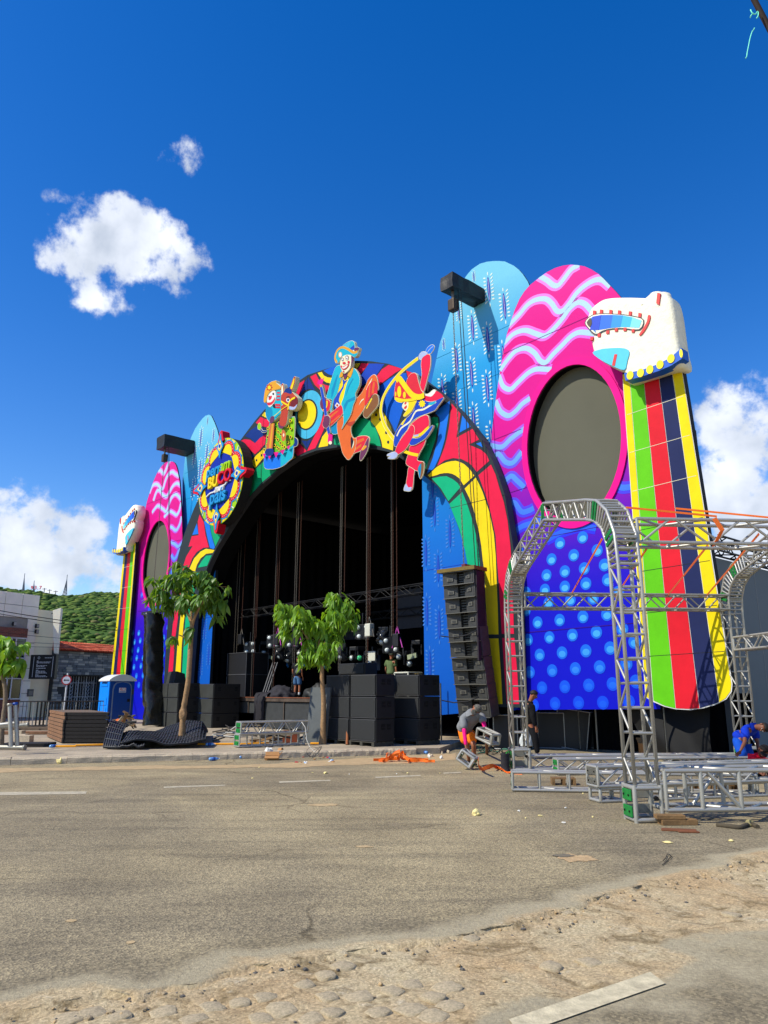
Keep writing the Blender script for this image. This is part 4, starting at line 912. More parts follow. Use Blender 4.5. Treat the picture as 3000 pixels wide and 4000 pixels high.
ap('sky', [(185, 970), (250, 800), (300, 620), (330, 430), (322, 360), (280, 318), (290, 290), (435, 180), (430, 280), (380, 600), (330, 770), (265, 910)], Z4)
ap('green', [(100, 790), (150, 600), (215, 500), (210, 380), (260, 355), (305, 360), (310, 420), (280, 600), (220, 780), (165, 940), (150, 870), (110, 820)], Z4)
ap('blue', [(110, 670), (250, 560), (340, 515), (420, 490), (480, 480), (500, 560), (500, 640), (450, 950), (330, 1300), (290, 1200), (200, 1050), (130, 930)], C3)
ap('red', [(75, 530), (150, 430), (240, 370), (330, 395), (430, 425), (330, 480), (200, 580), (120, 640)], C3)
ap('red', [(480, 450), (600, 490), (640, 540), (560, 600), (510, 560)], C3)
ap('royal', [(970, 485), (1090, 484), (1215, 490), (1100, 650), (1040, 720), (850, 840), (800, 850), (830, 700)], C2)
ap('red', [(850, 480), (965, 485), (830, 665), (780, 600)], C2); ap('yellow', [(740, 480), (835, 480), (780, 565), (745, 540)], C2)
ap('red', [(780, 1030), (790, 900), (830, 870), (900, 860), (880, 950)], C2)
ap('blue', [(255, 595), (380, 540), (550, 500), (540, 560), (420, 680), (330, 650)], C2); ap('yellow', [(165, 630), (230, 615), (260, 670), (320, 700), (400, 710), (390, 800), (300, 780), (220, 720)], C2)
ap('red', [(50, 690), (140, 645), (190, 750), (260, 810), (360, 840), (330, 950), (230, 920), (120, 820)], C2)
ap('navy', [(560, 660), (600, 540), (640, 460), (680, 410), (715, 480), (770, 580), (690, 560), (610, 590)], Z7); ap('red', [(510, 600), (560, 490), (632, 445), (600, 560), (540, 660)], Z7)
ap('cyan', ell(688, 895, 176, 318, 36, R(10)), Z7, lv=4); ap('ink', ell(668, 895, 132, 205, 30, R(10)), Z7, lv=5); ap('yellow', ell(666, 895, 114, 184, 30, R(10)), Z7, lv=6)
ap('red', [(495, 1250), (540, 1240), (660, 1370), (540, 1430), (490, 1360)], Z7); ap('red', [(662, 1368), (720, 1250), (790, 1110), (880, 890), (930, 930), (880, 1090), (770, 1330)], Z7)
ap('navy', [(590, 1230), (660, 1240), (720, 1210), (660, 1340)], Z7); ap('yellow', [(810, 1320), (860, 1180), (940, 1080), (960, 1200), (930, 1300)], Z7)
ap('green', [(1010, 1280), (1020, 1150), (1060, 1150), (1100, 1300)], Z7); ap('green', [(705, 1470), (740, 1400), (830, 1345), (880, 1342), (930, 1350), (985, 1385), (1030, 1430), (1075, 1500), (1110, 1580), (1140, 1680), (1160, 1785), (960, 1750), (980, 1640), (880, 1610), (720, 1650), (690, 1560)], C2)
ap('yellow', [(0, 1040), (90, 965), (150, 1000), (165, 1020), (205, 1080), (240, 1140), (270, 1215), (290, 1290), (308, 1400), (300, 1545), (155, 1500), (145, 1430), (120, 1350), (60, 1220), (0, 1150)], C3)
for x, y in ((70, 1055), (127, 1115), (235, 1430), (208, 1300)): ap('ink', ell(x, y, 16, 22, 14), C3, lv=3)
ap('yellow', [(515, 95), (550, 40), (610, 60), (610, 140), (550, 120)], Zl1); ap('red', [(410, 215), (490, 120), (560, 150), (630, 170), (620, 290), (520, 270)], Zl1); ap('navy', [(235, 430), (330, 330), (440, 260), (520, 290), (600, 340), (560, 400), (480, 470), (400, 540), (330, 470)], Zl1)
ap('red', [(160, 510), (230, 480), (320, 490), (400, 545), (480, 460), (580, 400), (560, 560), (470, 660), (400, 725), (330, 660), (250, 620)], Zl1); ap('blue', [(270, 680), (330, 700), (375, 750), (320, 830)], Zl1)
ap('yellow', [(330, 870), (420, 740), (500, 670), (560, 620), (560, 760), (480, 850), (405, 945)], Zl1)
for x, y in ((505, 740), (425, 820)): ap('ink', ell(x, y, 13, 20, 14), Zl1, lv=3)
ap('green', [(410, 960), (540, 840), (550, 950), (640, 970), (750, 980), (500, 1190), (340, 1370), (230, 1490), (220, 1450), (300, 1150)], Zl1); ap('yellow', [(960, 835), (1020, 730), (1060, 775)], Zl1)
ap('red', [(360, 165), (405, 250), (425, 390), (460, 520), (400, 525), (330, 570), (280, 640), (245, 735), (185, 715), (215, 620), (285, 505), (240, 515), (275, 400), (350, 390), (340, 240)], Zl6)
ap('sky', [(330, 260), (345, 375), (280, 385)], Zl6); ap('sky', [(405, 230), (465, 265), (490, 400), (525, 520), (510, 540), (470, 525), (440, 400)], Zl6); ap('yellow', [(250, 750), (300, 640), (370, 565), (430, 535), (520, 550), (500, 580), (430, 590), (370, 640), (330, 710), (310, 780), (270, 770)], Zl6)
ap('teal', [(340, 740), (380, 670), (430, 610), (490, 605), (440, 720)], Zl6); ap('green', [(470, 260), (620, 330), (530, 510), (490, 380)], Zl6)
ap('red', [(180, 740), (230, 780), (190, 900), (130, 1250), (95, 1500), (62, 1960), (15, 1960), (35, 1700), (70, 1350), (120, 1050)], Zl6)
ap('yellow', [(270, 790), (300, 800), (225, 1050), (185, 1350), (165, 1600), (150, 1955), (92, 1955), (118, 1600), (155, 1250), (205, 980)], Zl6); ap('teal', [(330, 800), (370, 790), (300, 1000), (265, 1250), (255, 1500), (245, 1960), (165, 1960), (185, 1600), (210, 1250), (250, 1000)], Zl6)
for a, b in (((430, 1340), (1030, 1205)),):
    q0, q1 = FA.at(*Z4([a])[0], OA), FA.at(*Z4([b])[0], OA); zz = (q0[1] + q1[1]) / 2; box('seam', (q0[0], -OA - .0105, zz), (q1[0], -OA - .009, zz + .018), SEAM, ar)
# vertical joints of the arch boards
for tf, a, b in ((Z7, (668, 385), (660, 1370)), (Z7, (108, 850), (70, 1800)), (Zl1, (500, 600), (500, 1185))):
    q0, q1 = FA.at(*tf([a])[0], OA), FA.at(*tf([b])[0], OA); plate('seam', strip([q0, q1], .014), -OA - .022, -OA - .020, SEAM, ar)
# blue infill beside the stage mouth
XR_ = FA.at(1654, 2300, -.15)[0]; XL_ = FA.at(838, 2300, -.15)[0]
for s, xe in ((1, XR_), (-1, XL_)):
    t = front('blue_side_panel', 'plain blue printed panel beside the stage mouth, on the %s' % ('right near the hanging speakers' if s > 0 else 'left behind the tall tree'), 'stage panel'); t['group'] = 'blue side panels'
    z1 = 10.2 if s > 0 else 9.6; ft = .85 if s > 0 else .3
    hi = [p for p in iP2 if (p[0] > xe if s > 0 else p[0] < xe)]
    if s > 0: prof = [(xe, ft), (8.9, ft + .15)] + [(p[0] + .25, p[1] + .1) for p in hi if p[1] > 1.3] + [(xe, 10.35)]
    else: prof = [(xe, ft), (xe, 7.6)] + [(p[0] - .25, p[1] + .1) for p in hi if p[1] > 1.3] + [(-8.6, ft)]
    plate('board', prof, .15, .3, GBLUE, t, side=EDGE)
    for k, (px, py) in enumerate(((1698, 2005), (1758, 2085), (1664, 2160), (1668, 2390), (1712, 2220), (1716, 2440), (1680, 2600), (1690, 1895)) if s > 0 else ((800, 2460), (815, 2560), (785, 2600))):
        x, z = FA.at(px, py, -.15)
        if abs(x) > abs(xe) + .3 or True: link('leaf_motif', MOTB, t, (x, .147, z), None, (.95, 1, .95))
    z_ = FA.at(1660, 2230, -.15)[1] if s > 0 else FA.at(800, 2415, -.15)[1]
    box('seam', (xe + .02 if s > 0 else xe - 1.9, .143, z_), (xe + 2.0 if s > 0 else xe - .02, .149, z_ + .02), V['royal'], t)
ORD = ('first', 'second', 'third', 'fourth', 'fifth', 'sixth', 'seventh', 'eighth', 'ninth', 'tenth', 'eleventh', 'twelfth')
# ------------------------------------------------------------------ round sign with raised lettering
def local_of(px, py, off): x, z = FA.at(px, py, off); return x, z
OS = 1.0
Zs = Z(740, 1680, .18992)
sc_ = [FA.at(*Zs([p])[0], OS) for p in ((645, 1050), (150, 1290), (1170, 740), (830, 195), (480, 1905))]
scx = (sc_[1][0] + sc_[2][0]) / 2; scz = (sc_[3][1] + sc_[4][1]) / 2
SR = ((sc_[2][0] - sc_[1][0]) + (sc_[3][1] - sc_[4][1])) / 4
sg = empty('round_sign', 'large round festival sign with raised lettering, star points and a scalloped border', 'sign', tuple(FA.w(scx, -OS, scz)), FA.a)
YEL, LIM, REDM, CYN, WHT, ROY = V['yellow'], vinyl('lime_sign', (165, 215, 20)), vinyl('sign_red', (225, 20, 48)), vinyl('sign_cyan', (30, 150, 215)), V['white'], vinyl('sign_blue', (8, 44, 168))
plate('drum', ell(0, 0, SR, SR, 48), .0, .5, LIM, sg, side=mat('sign_back', (24, 24, 26), .8, var=.15))
plate('mount', ell(0, 0, SR * .6, SR * .6, 24), .501, OS - OA - .012, EDGE, sg)
ri = SR * .64
def pol(r, a): return (r * math.cos(a), r * math.sin(a))
for k in range(4):
    a0 = k * math.pi / 2
    # green leaves with white lines on the diagonals, yellow wedges
    for da, w in ((-.13, .085), (.13, .085)):
        a = a0 + math.pi / 4 + da; plate('leaf', [pol(ri * 1.02, a - w), pol(SR * .82, a - w * 1.25), pol(SR * .97, a), pol(SR * .82, a + w * 1.25), pol(ri * 1.02, a + w)], -.012, -.001, vinyl('sign_leaf', (120, 195, 10)), sg)
        plate('line', strip([pol(ri, a - w * 1.2), pol(SR * .99, a + w * .9)], .05), -.018, -.0125, WHT, sg)
    for da in (-.52, .52, -.25, .25):
        a = a0 + math.pi / 4 + da * .95; plate('wedge', [pol(SR * .99, a - .1), pol(SR * .99, a + .1), pol(SR * .84, a)], -.008, -.001, YEL, sg)
        plate('line', strip([pol(SR * .985, a - .13), pol(SR * .83, a), pol(SR * .985, a + .13)], .045), -.014, -.0085, CYN, sg)
    for da in (-.42, .42):
        a = a0 + da; c = pol(ri * 1.0, a)
        arc = [(c[0] + math.cos(a - math.pi / 2 + t * math.pi / 10) * ri * .42, c[1] + math.sin(a - math.pi / 2 + t * math.pi / 10) * ri * .42) for t in range(11)]
        sq = [(c[0] + (p[0] - c[0]) * 1.0, c[1] + (p[1] - c[1]) * 1.0) for p in arc]
        plate('scallop_halo', [(c[0] + (p[0] - c[0]) * 1.22, c[1] + (p[1] - c[1]) * 1.22) for p in arc], -.022, -.001, CYN, sg)
        plate('scallop_rim', [(c[0] + (p[0] - c[0]) * 1.1, c[1] + (p[1] - c[1]) * 1.1) for p in arc], -.034, -.0225, REDM, sg)
        plate('scallop', [(c[0] + (p[0] - c[0]) * .82, c[1] + (p[1] - c[1]) * .82) for p in arc], -.046, -.0345, YEL, sg)
        for t in range(1, 10): plate('bead', ell(c[0] + (arc[t][0] - c[0]) * .96, c[1] + (arc[t][1] - c[1]) * .96, .022, .022, 6), -.042, -.0345, WHT, sg)
    d, n_ = pol(1, a0), pol(1, a0 + math.pi / 2)
    q = lambda u, v: (d[0] * u + n_[0] * v, d[1] * u + n_[1] * v)
    plate('star_tip', [q(SR * .93, -.3), q(SR * 1.02, -.2), q(SR * 1.16, -.13), q(SR * 1.2, 0), q(SR * 1.16, .13), q(SR * 1.02, .2), q(SR * .93, .3)], -.1, .3, REDM, sg)
    plate('star', smooth_poly([q(ri * .82, 0), q(ri * 1.08, -.13), q(SR * .82, -.34), q(SR * .93, -.14), q(SR * 1.13, 0), q(SR * .93, .14), q(SR * .82, .34), q(ri * 1.08, .13)], 3), -.125, -.1, CYN, sg)
    plate('star_core', [q(ri * 1.1, 0), q(SR * .78, -.2), q(SR * .98, 0), q(SR * .78, .2)], -.131, -.1255, YEL, sg)
    plate('eye_rim', ell(*pol(SR * .82, a0), .135, .135, 20), -.137, -.1315, WHT, sg); plate('eye', ell(*pol(SR * .82, a0), .095, .095, 18), -.143, -.1375, ROY, sg)
plate('face', ell(0, 0, ri, ri, 44), -.03, -.0005, ROY, sg)
TX = lambda nm, s, size, m, x, z, sh=0.0, e=.05, sp=1.0, al='CENTER': text(nm, s, size, m, sg, (x, -.08, z), ext=e, bev=.03, shear=sh, space=sp, align=al)
u = ri / 1.55
TX('lettering', 'pern', .9 * u, CYN, -.5 * u, .7 * u, .1); TX('lettering', 'am', .9 * u, LIM, .68 * u, .74 * u, .1)
TX('lettering', 'BU', .86 * u, YEL, -.56 * u, .04 * u); TX('lettering', 'CO', .98 * u, REDM, .66 * u, .1 * u)
TX('lettering', 'meu', .52 * u, WHT, .12 * u, -.42 * u, .35, .03); TX('lettering', 'país', 1.12 * u, CYN, .05 * u, -.86 * u, .08)
plate('swash', strip(smooth_poly([(-1.3 * u, -.62 * u), (-.9 * u, -.5 * u), (-.5 * u, -.5 * u), (-.28 * u, -.42 * u)], 4, False), .06), -.1, -.04, WHT, sg)
plate('swash', strip(smooth_poly([(.52 * u, -.42 * u), (.75 * u, -.3 * u), (1.0 * u, -.18 * u), (1.28 * u, -.22 * u)], 4, False), .06), -.1, -.04, WHT, sg)
# ------------------------------------------------------------------ painted cut-out figures standing off the arch
OCUT = .62
def cutout(name, label, tf, shapes, off=OCUT, backed=()):
    pts = [p for s_ in shapes for p in P(s_[1], off, tf)]
    cx_ = sum(p[0] for p in pts) / len(pts); cz_ = sum(p[1] for p in pts) / len(pts)
    t = empty(name, label, 'cutout figure', tuple(FA.w(cx_, -off, cz_)), FA.a)
    for i, s_ in enumerate(shapes):
        nm, raw, c = s_[0], s_[1], s_[2]; opt = s_[3] if len(s_) > 3 else ''
        q = P(raw, off, tf)
        if 'l' in opt: q = strip(smooth_poly(q, 3, False), s_[4])
        elif 's' not in opt: q = smooth_poly(q, 3)
        q = [(x - cx_, z - cz_) for x, z in q]
        y = -.0022 * i
        if 'b' in opt:
            try: plate('backing', grow(q, .015), y + .0005 + .0001 * i, .03 + .0003 * i, V['cream'] if name != 'x' else V['white'], t)
            except Exception: pass
        plate(nm, q, y - .003, (.028 + .0003 * i) if 'b' in opt else y + .0015, V[c], t)
    for (bx_, bz_) in ((0, .3), (0, -.5)): box('standoff', (bx_ - .05, .06, bz_ - .05), (bx_ + .05, off - OA - .012, bz_ + .05), EDGE, t)
    return t
E_ = lambda x, y, rx, ry=None, t=0: ell(x, y, rx, ry or rx, 14, t)
horse = [('tail', [(140, 1105), (90, 1115), (60, 1080)], 'navy', 'lbs', .07), ('tail_tip', [(20, 1050), (35, 1010), (55, 1010), (65, 1050), (60, 1085), (30, 1085)], 'lime', 'b'),
    ('boot', [(490, 1200), (520, 1200), (540, 1230), (535, 1290), (500, 1310), (480, 1300)], 'navy', 'b'),
    ('skirt', [(112, 1400), (125, 1330), (140, 1180), (170, 1040), (190, 1005), (300, 985), (350, 945), (470, 925), (500, 930), (507, 1010), (497, 1190), (488, 1290), (478, 1440), (430, 1490), (355, 1555), (270, 1590), (190, 1600), (108, 1575)], 'sky', 'b'),
    ('skirt_panel', [(320, 1400), (485, 1295), (478, 1440), (430, 1490), (322, 1575)], 'turq', 's'),
    ('cloth', [(185, 1010), (300, 985), (340, 950), (470, 930), (500, 932), (506, 1010), (497, 1190), (485, 1290), (320, 1385), (230, 1397), (122, 1397), (128, 1330), (142, 1180)], 'leaf', ''),
    ('cloth_light', [(320, 1380), (330, 1100), (350, 1075), (420, 1050), (480, 932), (503, 935), (505, 1020), (496, 1190), (484, 1288)], 'lime', 's')]
for x, y in ((295, 1010), (262, 1085), (293, 1120), (328, 1150), (258, 1190), (290, 1222), (160, 1190), (155, 1290), (255, 1295), (290, 1325), (330, 1265), (360, 1190), (358, 1295), (432, 1260), (468, 1190), (468, 1080), (430, 1050), (468, 980), (130, 1355), (180, 1080), (395, 1320), (325, 1345)):
    horse += [('spot_ring', E_(x, y, 17, 21), 'yellow', 's'), ('spot', E_(x, y, 10, 14), 'dark', 's')]
horse += [('pole', [(212, 1015), (268, 1015), (240, 1350), (160, 1350)], 'tan', 's'), ('pole_light', [(235, 1015), (255, 1015), (222, 1345), (195, 1345)], 'ochre', 's'),
    ('boot', [(148, 1385), (165, 1348), (235, 1340), (258, 1372), (245, 1420), (200, 1440), (155, 1420)], 'navy', ''),
    ('bunting', [(260, 1392), (325, 1382), (290, 1460)], 'magenta', 's'), ('bunting', [(340, 1372), (405, 1345), (378, 1420)], 'magenta', 's'), ('bunting', [(425, 1322), (475, 1295), (458, 1355)], 'magenta', 's'), ('bunting', [(116, 1405), (155, 1410), (140, 1475)], 'magenta', 's'), ('bunting', [(190, 1440), (228, 1435), (205, 1482)], 'magenta', 's'),
    ('tunic', [(295, 600), (350, 590), (375, 640), (370, 760), (382, 830), (340, 900), (270, 975), (225, 1005), (195, 985), (160, 920), (158, 850), (172, 790), (240, 780)], 'turq', 'b'),
    ('sleeve', [(165, 800), (210, 790), (245, 850), (242, 930), (226, 1000), (200, 980), (163, 915)], 'turqd', ''), ('hand', [(215, 960), (235, 925), (268, 930), (268, 980), (235, 1015), (212, 1000)], 'purple', ''),
    ('scarf_stripe', [(305, 612), (345, 612), (345, 630), (305, 632)], 'redo', 's'), ('scarf_stripe', [(304, 656), (346, 656), (346, 678), (304, 680)], 'redo', 's'), ('scarf_stripe', [(300, 700), (342, 700), (342, 720), (300, 722)], 'redo', 's'), ('scarf_stripe', [(282, 765), (350, 768), (350, 790), (285, 790)], 'redo', 's'), ('scarf_stripe', [(288, 800), (346, 800), (346, 822), (292, 820)], 'redo', 's'), ('scarf_shade', [(245, 775), (275, 765), (290, 820), (262, 815)], 'dark', 's'),
    ('face', [(180, 720), (195, 660), (225, 620), (265, 595), (290, 620), (295, 680), (280, 730), (250, 780), (215, 805), (190, 780)], 'white', 'b'), ('mouth', [(185, 750), (230, 745), (265, 710), (283, 678), (285, 705), (270, 742), (240, 777), (200, 787), (184, 770)], 'redo', ''), ('nose', [(202, 695), (225, 662), (243, 665), (236, 698), (212, 718)], 'redo', ''), ('eye', E_(208, 675, 9, 12), 'dark', 's'), ('eye', E_(262, 637, 11, 15), 'dark', 's'),
    ('hat', [(140, 738), (146, 650), (165, 565), (215, 495), (295, 468), (300, 495), (357, 545), (350, 570), (280, 585), (220, 610), (185, 660), (175, 710), (165, 742)], 'ochre', 'b'), ('hat_sun', [(212 + math.cos(k * math.pi / 8) * (46 if k % 2 == 0 else 30), 555 + math.sin(k * math.pi / 8) * (52 if k % 2 == 0 else 34)) for k in range(16)], 'rust', 's'), ('hat_sun_disc', E_(212, 555, 21, 25), 'yellow', 's'),
    ('horse_ear', [(370, 680), (362, 560), (380, 505), (396, 530), (405, 610), (392, 690)], 'rust', 'b'), ('horse_ear', [(478, 575), (505, 490), (530, 425), (550, 420), (545, 490), (515, 580), (500, 602)], 'rust', 'b'), ('ear_inside', [(373, 660), (372, 560), (382, 525), (393, 560), (396, 640)], 'cream', ''), ('ear_inside', [(490, 560), (512, 500), (532, 440), (540, 440), (536, 490), (510, 575)], 'yellow', ''),
    ('neck', [(370, 790), (460, 800), (455, 900), (438, 1010), (405, 1058), (350, 1040), (345, 1000), (370, 880)], 'rust', 'b'), ('neck_shade', [(345, 1000), (330, 1040), (345, 1080), (380, 1090), (405, 1060), (360, 1050)], 'purple', ''),
    ('horse_head', [(365, 700), (385, 640), (420, 600), (500, 610), (545, 655), (585, 695), (582, 770), (550, 830), (490, 845), (440, 800), (385, 770)], 'rust', 'b'), ('mane', [(405, 622), (440, 568), (490, 572), (512, 625), (488, 640), (430, 620)], 'navy', ''),
    ('muzzle', [(520, 720), (580, 690), (586, 760), (545, 800), (488, 795)], 'wine', ''), ('lips', [(475, 800), (540, 810), (577, 775), (572, 805), (540, 842), (482, 838)], 'lilac', ''), ('eye_white', E_(462, 720, 24, 27), 'white', 's'), ('eye', E_(464, 720, 13, 17), 'navy', 's'), ('brow', [(440, 690), (460, 672), (490, 680), (465, 685)], 'dark', ''),
    ('bridle', [(375, 735), (420, 765), (468, 792)], 'yellow', 'ls', .07), ('bridle', [(555, 690), (510, 712), (475, 760), (465, 845)], 'yellow', 'ls', .09), ('rein', [(470, 790), (400, 830), (330, 890), (280, 930)], 'yellow', 'ls', .03), ('bell', [(385, 1240), (384, 1130), (402, 1105), (430, 1130), (438, 1200), (418, 1247)], 'tan', ''), ('bell_mark', [(410, 1145), (422, 1170), (408, 1200), (398, 1172)], 'cream', 's')]
cutout('clown_rider_cutout', 'painted cutout of a clown in a yellow hat riding a brown hobby horse', Z7, horse)
stick = lambda a, b: [a, b]
clown = [('coat_tail', [(370, 1490), (480, 1400), (490, 1560), (430, 1592), (390, 1575)], 'turqd', 'b'),
    ('boot', [(768, 1650), (880, 1620), (970, 1640), (970, 1720), (855, 1840), (760, 1882), (738, 1890), (770, 1760)], 'redo', 'b'), ('boot_stripe', [(775, 1700), (890, 1650), (900, 1690), (770, 1760)], 'orange', 's'), ('boot_stripe', [(760, 1810), (860, 1740), (850, 1790), (755, 1860)], 'orange', 's'), ('shoe', [(850, 1850), (900, 1770), (960, 1650), (972, 1700), (945, 1850), (852, 2005), (830, 1965)], 'purple', 'b'), ('shoe_trim', [(860, 1830), (910, 1770), (940, 1790), (880, 1850)], 'ochre', ''),
    ('trousers', [(480, 1400), (540, 1320), (700, 1290), (760, 1070), (850, 960), (930, 820), (960, 740), (1040, 662), (1090, 690), (1115, 800), (1112, 900), (1000, 930), (930, 1000), (910, 1150), (860, 1250), (760, 1380), (695, 1470), (690, 1560), (720, 1650), (770, 1662), (770, 1740), (740, 1880), (660, 1992), (610, 1960), (560, 1880), (520, 1720), (480, 1550)], 'orange', 'b'), ('fold', [(690, 1470), (760, 1385), (700, 1400), (610, 1420)], 'rust', ''), ('highlight', [(820, 1140), (850, 1070), (890, 1035), (893, 1050), (855, 1085)], 'cream', ''), ('highlight', [(935, 900), (960, 830), (1030, 710), (1000, 800), (960, 880)], 'cream', ''), ('fold', [(690, 1660), (715, 1650), (735, 1740), (700, 1820)], 'dark', ''), ('highlight', [(740, 1690), (742, 1760), (705, 1830), (725, 1760)], 'cream', ''),
    ('boot', [(930, 990), (950, 870), (1000, 790), (1060, 762), (1102, 800), (1105, 985), (1040, 972), (990, 1040), (930, 1142), (912, 1110)], 'redo', ''), ('boot_stripe', [(1020, 960), (1045, 775), (1075, 785), (1055, 955)], 'orange', 's'), ('boot_stripe', [(965, 1030), (985, 820), (1005, 800), (995, 1010)], 'orange', 's'), ('sole', [(900, 1230), (930, 1160), (1010, 1040), (1060, 970), (1110, 982), (1128, 1060), (1110, 1150), (1010, 1270), (940, 1340), (892, 1300)], 'brown', 'b'), ('sole_edge', [(1020, 1030), (1035, 1040), (950, 1200), (935, 1190)], 'yellow', 's'),
    ('shirt', [(560, 690), (600, 700), (660, 690), (650, 900), (590, 1060), (545, 1135), (500, 1100), (470, 960), (545, 780)], 'yellow', ''),
    ('waistcoat', [(560, 700), (600, 760), (650, 740), (595, 820), (585, 870), (545, 945), (510, 1060), (525, 1110), (520, 1190), (460, 1212), (428, 1085), (475, 980), (535, 900), (575, 820)], 'royal', ''), ('diamond', [(480, 1098), (527, 1135), (490, 1192), (448, 1150)], 'white', 's'), ('diamond_core', [(482, 1120), (508, 1140), (488, 1172), (466, 1148)], 'rust', 's'),
    ('sash', [(350, 1300), (450, 1215), (545, 1140), (582, 1200), (560, 1290), (460, 1400), (372, 1470), (360, 1400)], 'redo', 'b'), ('sash_stripe', [(352, 1330), (470, 1235), (520, 1225), (365, 1365)], 'orange', 's'), ('sash_stripe', [(370, 1420), (520, 1300), (540, 1310), (375, 1450)], 'orange', 's'),
    ('coat', [(480, 530), (540, 520), (562, 560), (565, 640), (545, 720), (490, 950), (430, 1060), (405, 1200), (388, 1252), (380, 1190), (405, 1060), (320, 1025), (350, 900), (400, 720), (440, 600)], 'turq', 'b'), ('coat_shade', [(490, 660), (500, 680), (430, 960), (395, 1040), (400, 900)], 'turqd', 's'),
    ('coat', [(740, 560), (800, 620), (840, 720), (832, 830), (772, 960), (780, 1040), (740, 1140), (700, 1290), (600, 1450), (555, 1515), (590, 1420), (578, 1200), (553, 1120), (590, 1020), (625, 860), (660, 760), (700, 700), (735, 640)], 'turq', 'b'), ('coat_shade', [(780, 1000), (765, 1060), (660, 1100), (600, 1240), (595, 1150), (640, 1070)], 'turqd', 's'), ('coat_shade', [(735, 720), (745, 730), (690, 830), (625, 1000), (660, 850)], 'turqd', 's'),
    ('collar', [(560, 615), (580, 650), (575, 690), (525, 712), (535, 660)], 'ochre', ''), ('collar', [(735, 555), (742, 595), (700, 712), (672, 690), (650, 665)], 'ochre', ''), ('neck', [(595, 650), (660, 640), (640, 700), (600, 742)], 'purple', ''),
    ('cuff', [(320, 1062), (370, 1075), (385, 1140), (360, 1222), (310, 1247), (250, 1215), (300, 1180)], 'redo', 'b'), ('cuff_band', [(322, 1080), (345, 1085), (330, 1180), (275, 1225), (262, 1210), (310, 1160)], 'yellow', ''), ('hand', [(225, 1100), (255, 1035), (310, 1020), (322, 1070), (320, 1170), (270, 1212), (235, 1180)], 'purple', 'b'),
    ('stick', [(238, 845), (275, 1030), (300, 1180), (330, 1400), (368, 1590)], 'royal', 'lbs', .16), ('tassel', [(205, 735), (225, 760), (240, 702), (255, 750), (285, 707), (278, 770), (250, 830), (215, 832), (180, 800)], 'magenta', 's'), ('tassel_tie', [(222, 825), (255, 820), (258, 860), (232, 862)], 'ochre', 's'), ('tassel', [(360, 1590), (425, 1610), (418, 1700), (395, 1750), (348, 1725)], 'magenta', 's'), ('tassel_tip', E_(390, 1735, 26, 28), 'cream', 's'),
    ('hand', [(300, 1322), (350, 1310), (382, 1350), (370, 1450), (330, 1502), (290, 1492), (268, 1440), (285, 1380)], 'purple', 'b'),
    ('hat', [(580, 232), (600, 200), (650, 165), (700, 142), (740, 140), (766, 170), (772, 262), (700, 285), (640, 260)], 'turq', 'b'), ('hat_shade', [(700, 255), (766, 200), (772, 262), (720, 285)], 'royal', 's'), ('hat_light', [(592, 226), (630, 190), (705, 148), (716, 160), (685, 245), (640, 240)], 'cyan', 's'),
    ('feather', [(735, 300), (770, 265), (790, 242), (842, 246), (830, 292), (790, 320)], 'purple', 'b'), ('feather_light', [(740, 296), (765, 280), (775, 300), (760, 308)], 'white', 's'),
    ('hat_brim', [(480, 482), (465, 430), (472, 360), (500, 292), (560, 250), (640, 258), (720, 302), (790, 325), (828, 306), (812, 360), (772, 392), (720, 365), (640, 362), (600, 392), (552, 412), (530, 470)], 'turq', 'b'), ('hat_braid', [(500, 478), (468, 410), (490, 315), (540, 255), (600, 240), (680, 272), (760, 322), (822, 306)], 'ochre', 'ls', .1), ('badge', E_(552, 358, 30, 46), 'ochre', 's'), ('badge_core', E_(554, 356, 22, 36), 'white', 's'),
    ('hair', [(725, 385), (755, 395), (758, 450), (735, 500), (715, 545)], 'purple', ''), ('face', [(555, 482), (570, 415), (620, 372), (700, 364), (726, 392), (725, 500), (700, 580), (650, 632), (612, 647), (580, 602), (555, 532)], 'cream', 'b'),
    ('eye_paint', E_(590, 432, 22, 30), 'wine', 's'), ('eye_white', E_(590, 436, 16, 24), 'white', 's'), ('pupil', E_(596, 447, 8, 10), 'dark', 's'), ('eye_paint', E_(663, 408, 29, 38), 'wine', 's'), ('eye_white', E_(662, 412, 22, 30), 'white', 's'), ('pupil', E_(662, 420, 9, 11), 'dark', 's'), ('nose', E_(618, 490, 25, 19), 'redo', 's'), ('cheek', E_(690, 475, 17, 22), 'redo', 's'), ('cheek', E_(573, 542, 11, 16), 'redo', 's'),
    ('mouth', [(570, 545), (610, 545), (690, 500), (687, 540), (640, 587), (598, 592), (580, 572)], 'redo', ''), ('teeth', [(588, 552), (615, 556), (680, 514), (660, 556), (620, 578), (598, 574)], 'white', ''), ('chin_mark', E_(612, 622, 10, 12), 'redo', 's')]
cutout('leaping_clown_cutout', 'painted cutout of a leaping clown in a turquoise coat and orange trousers', C2, clown)
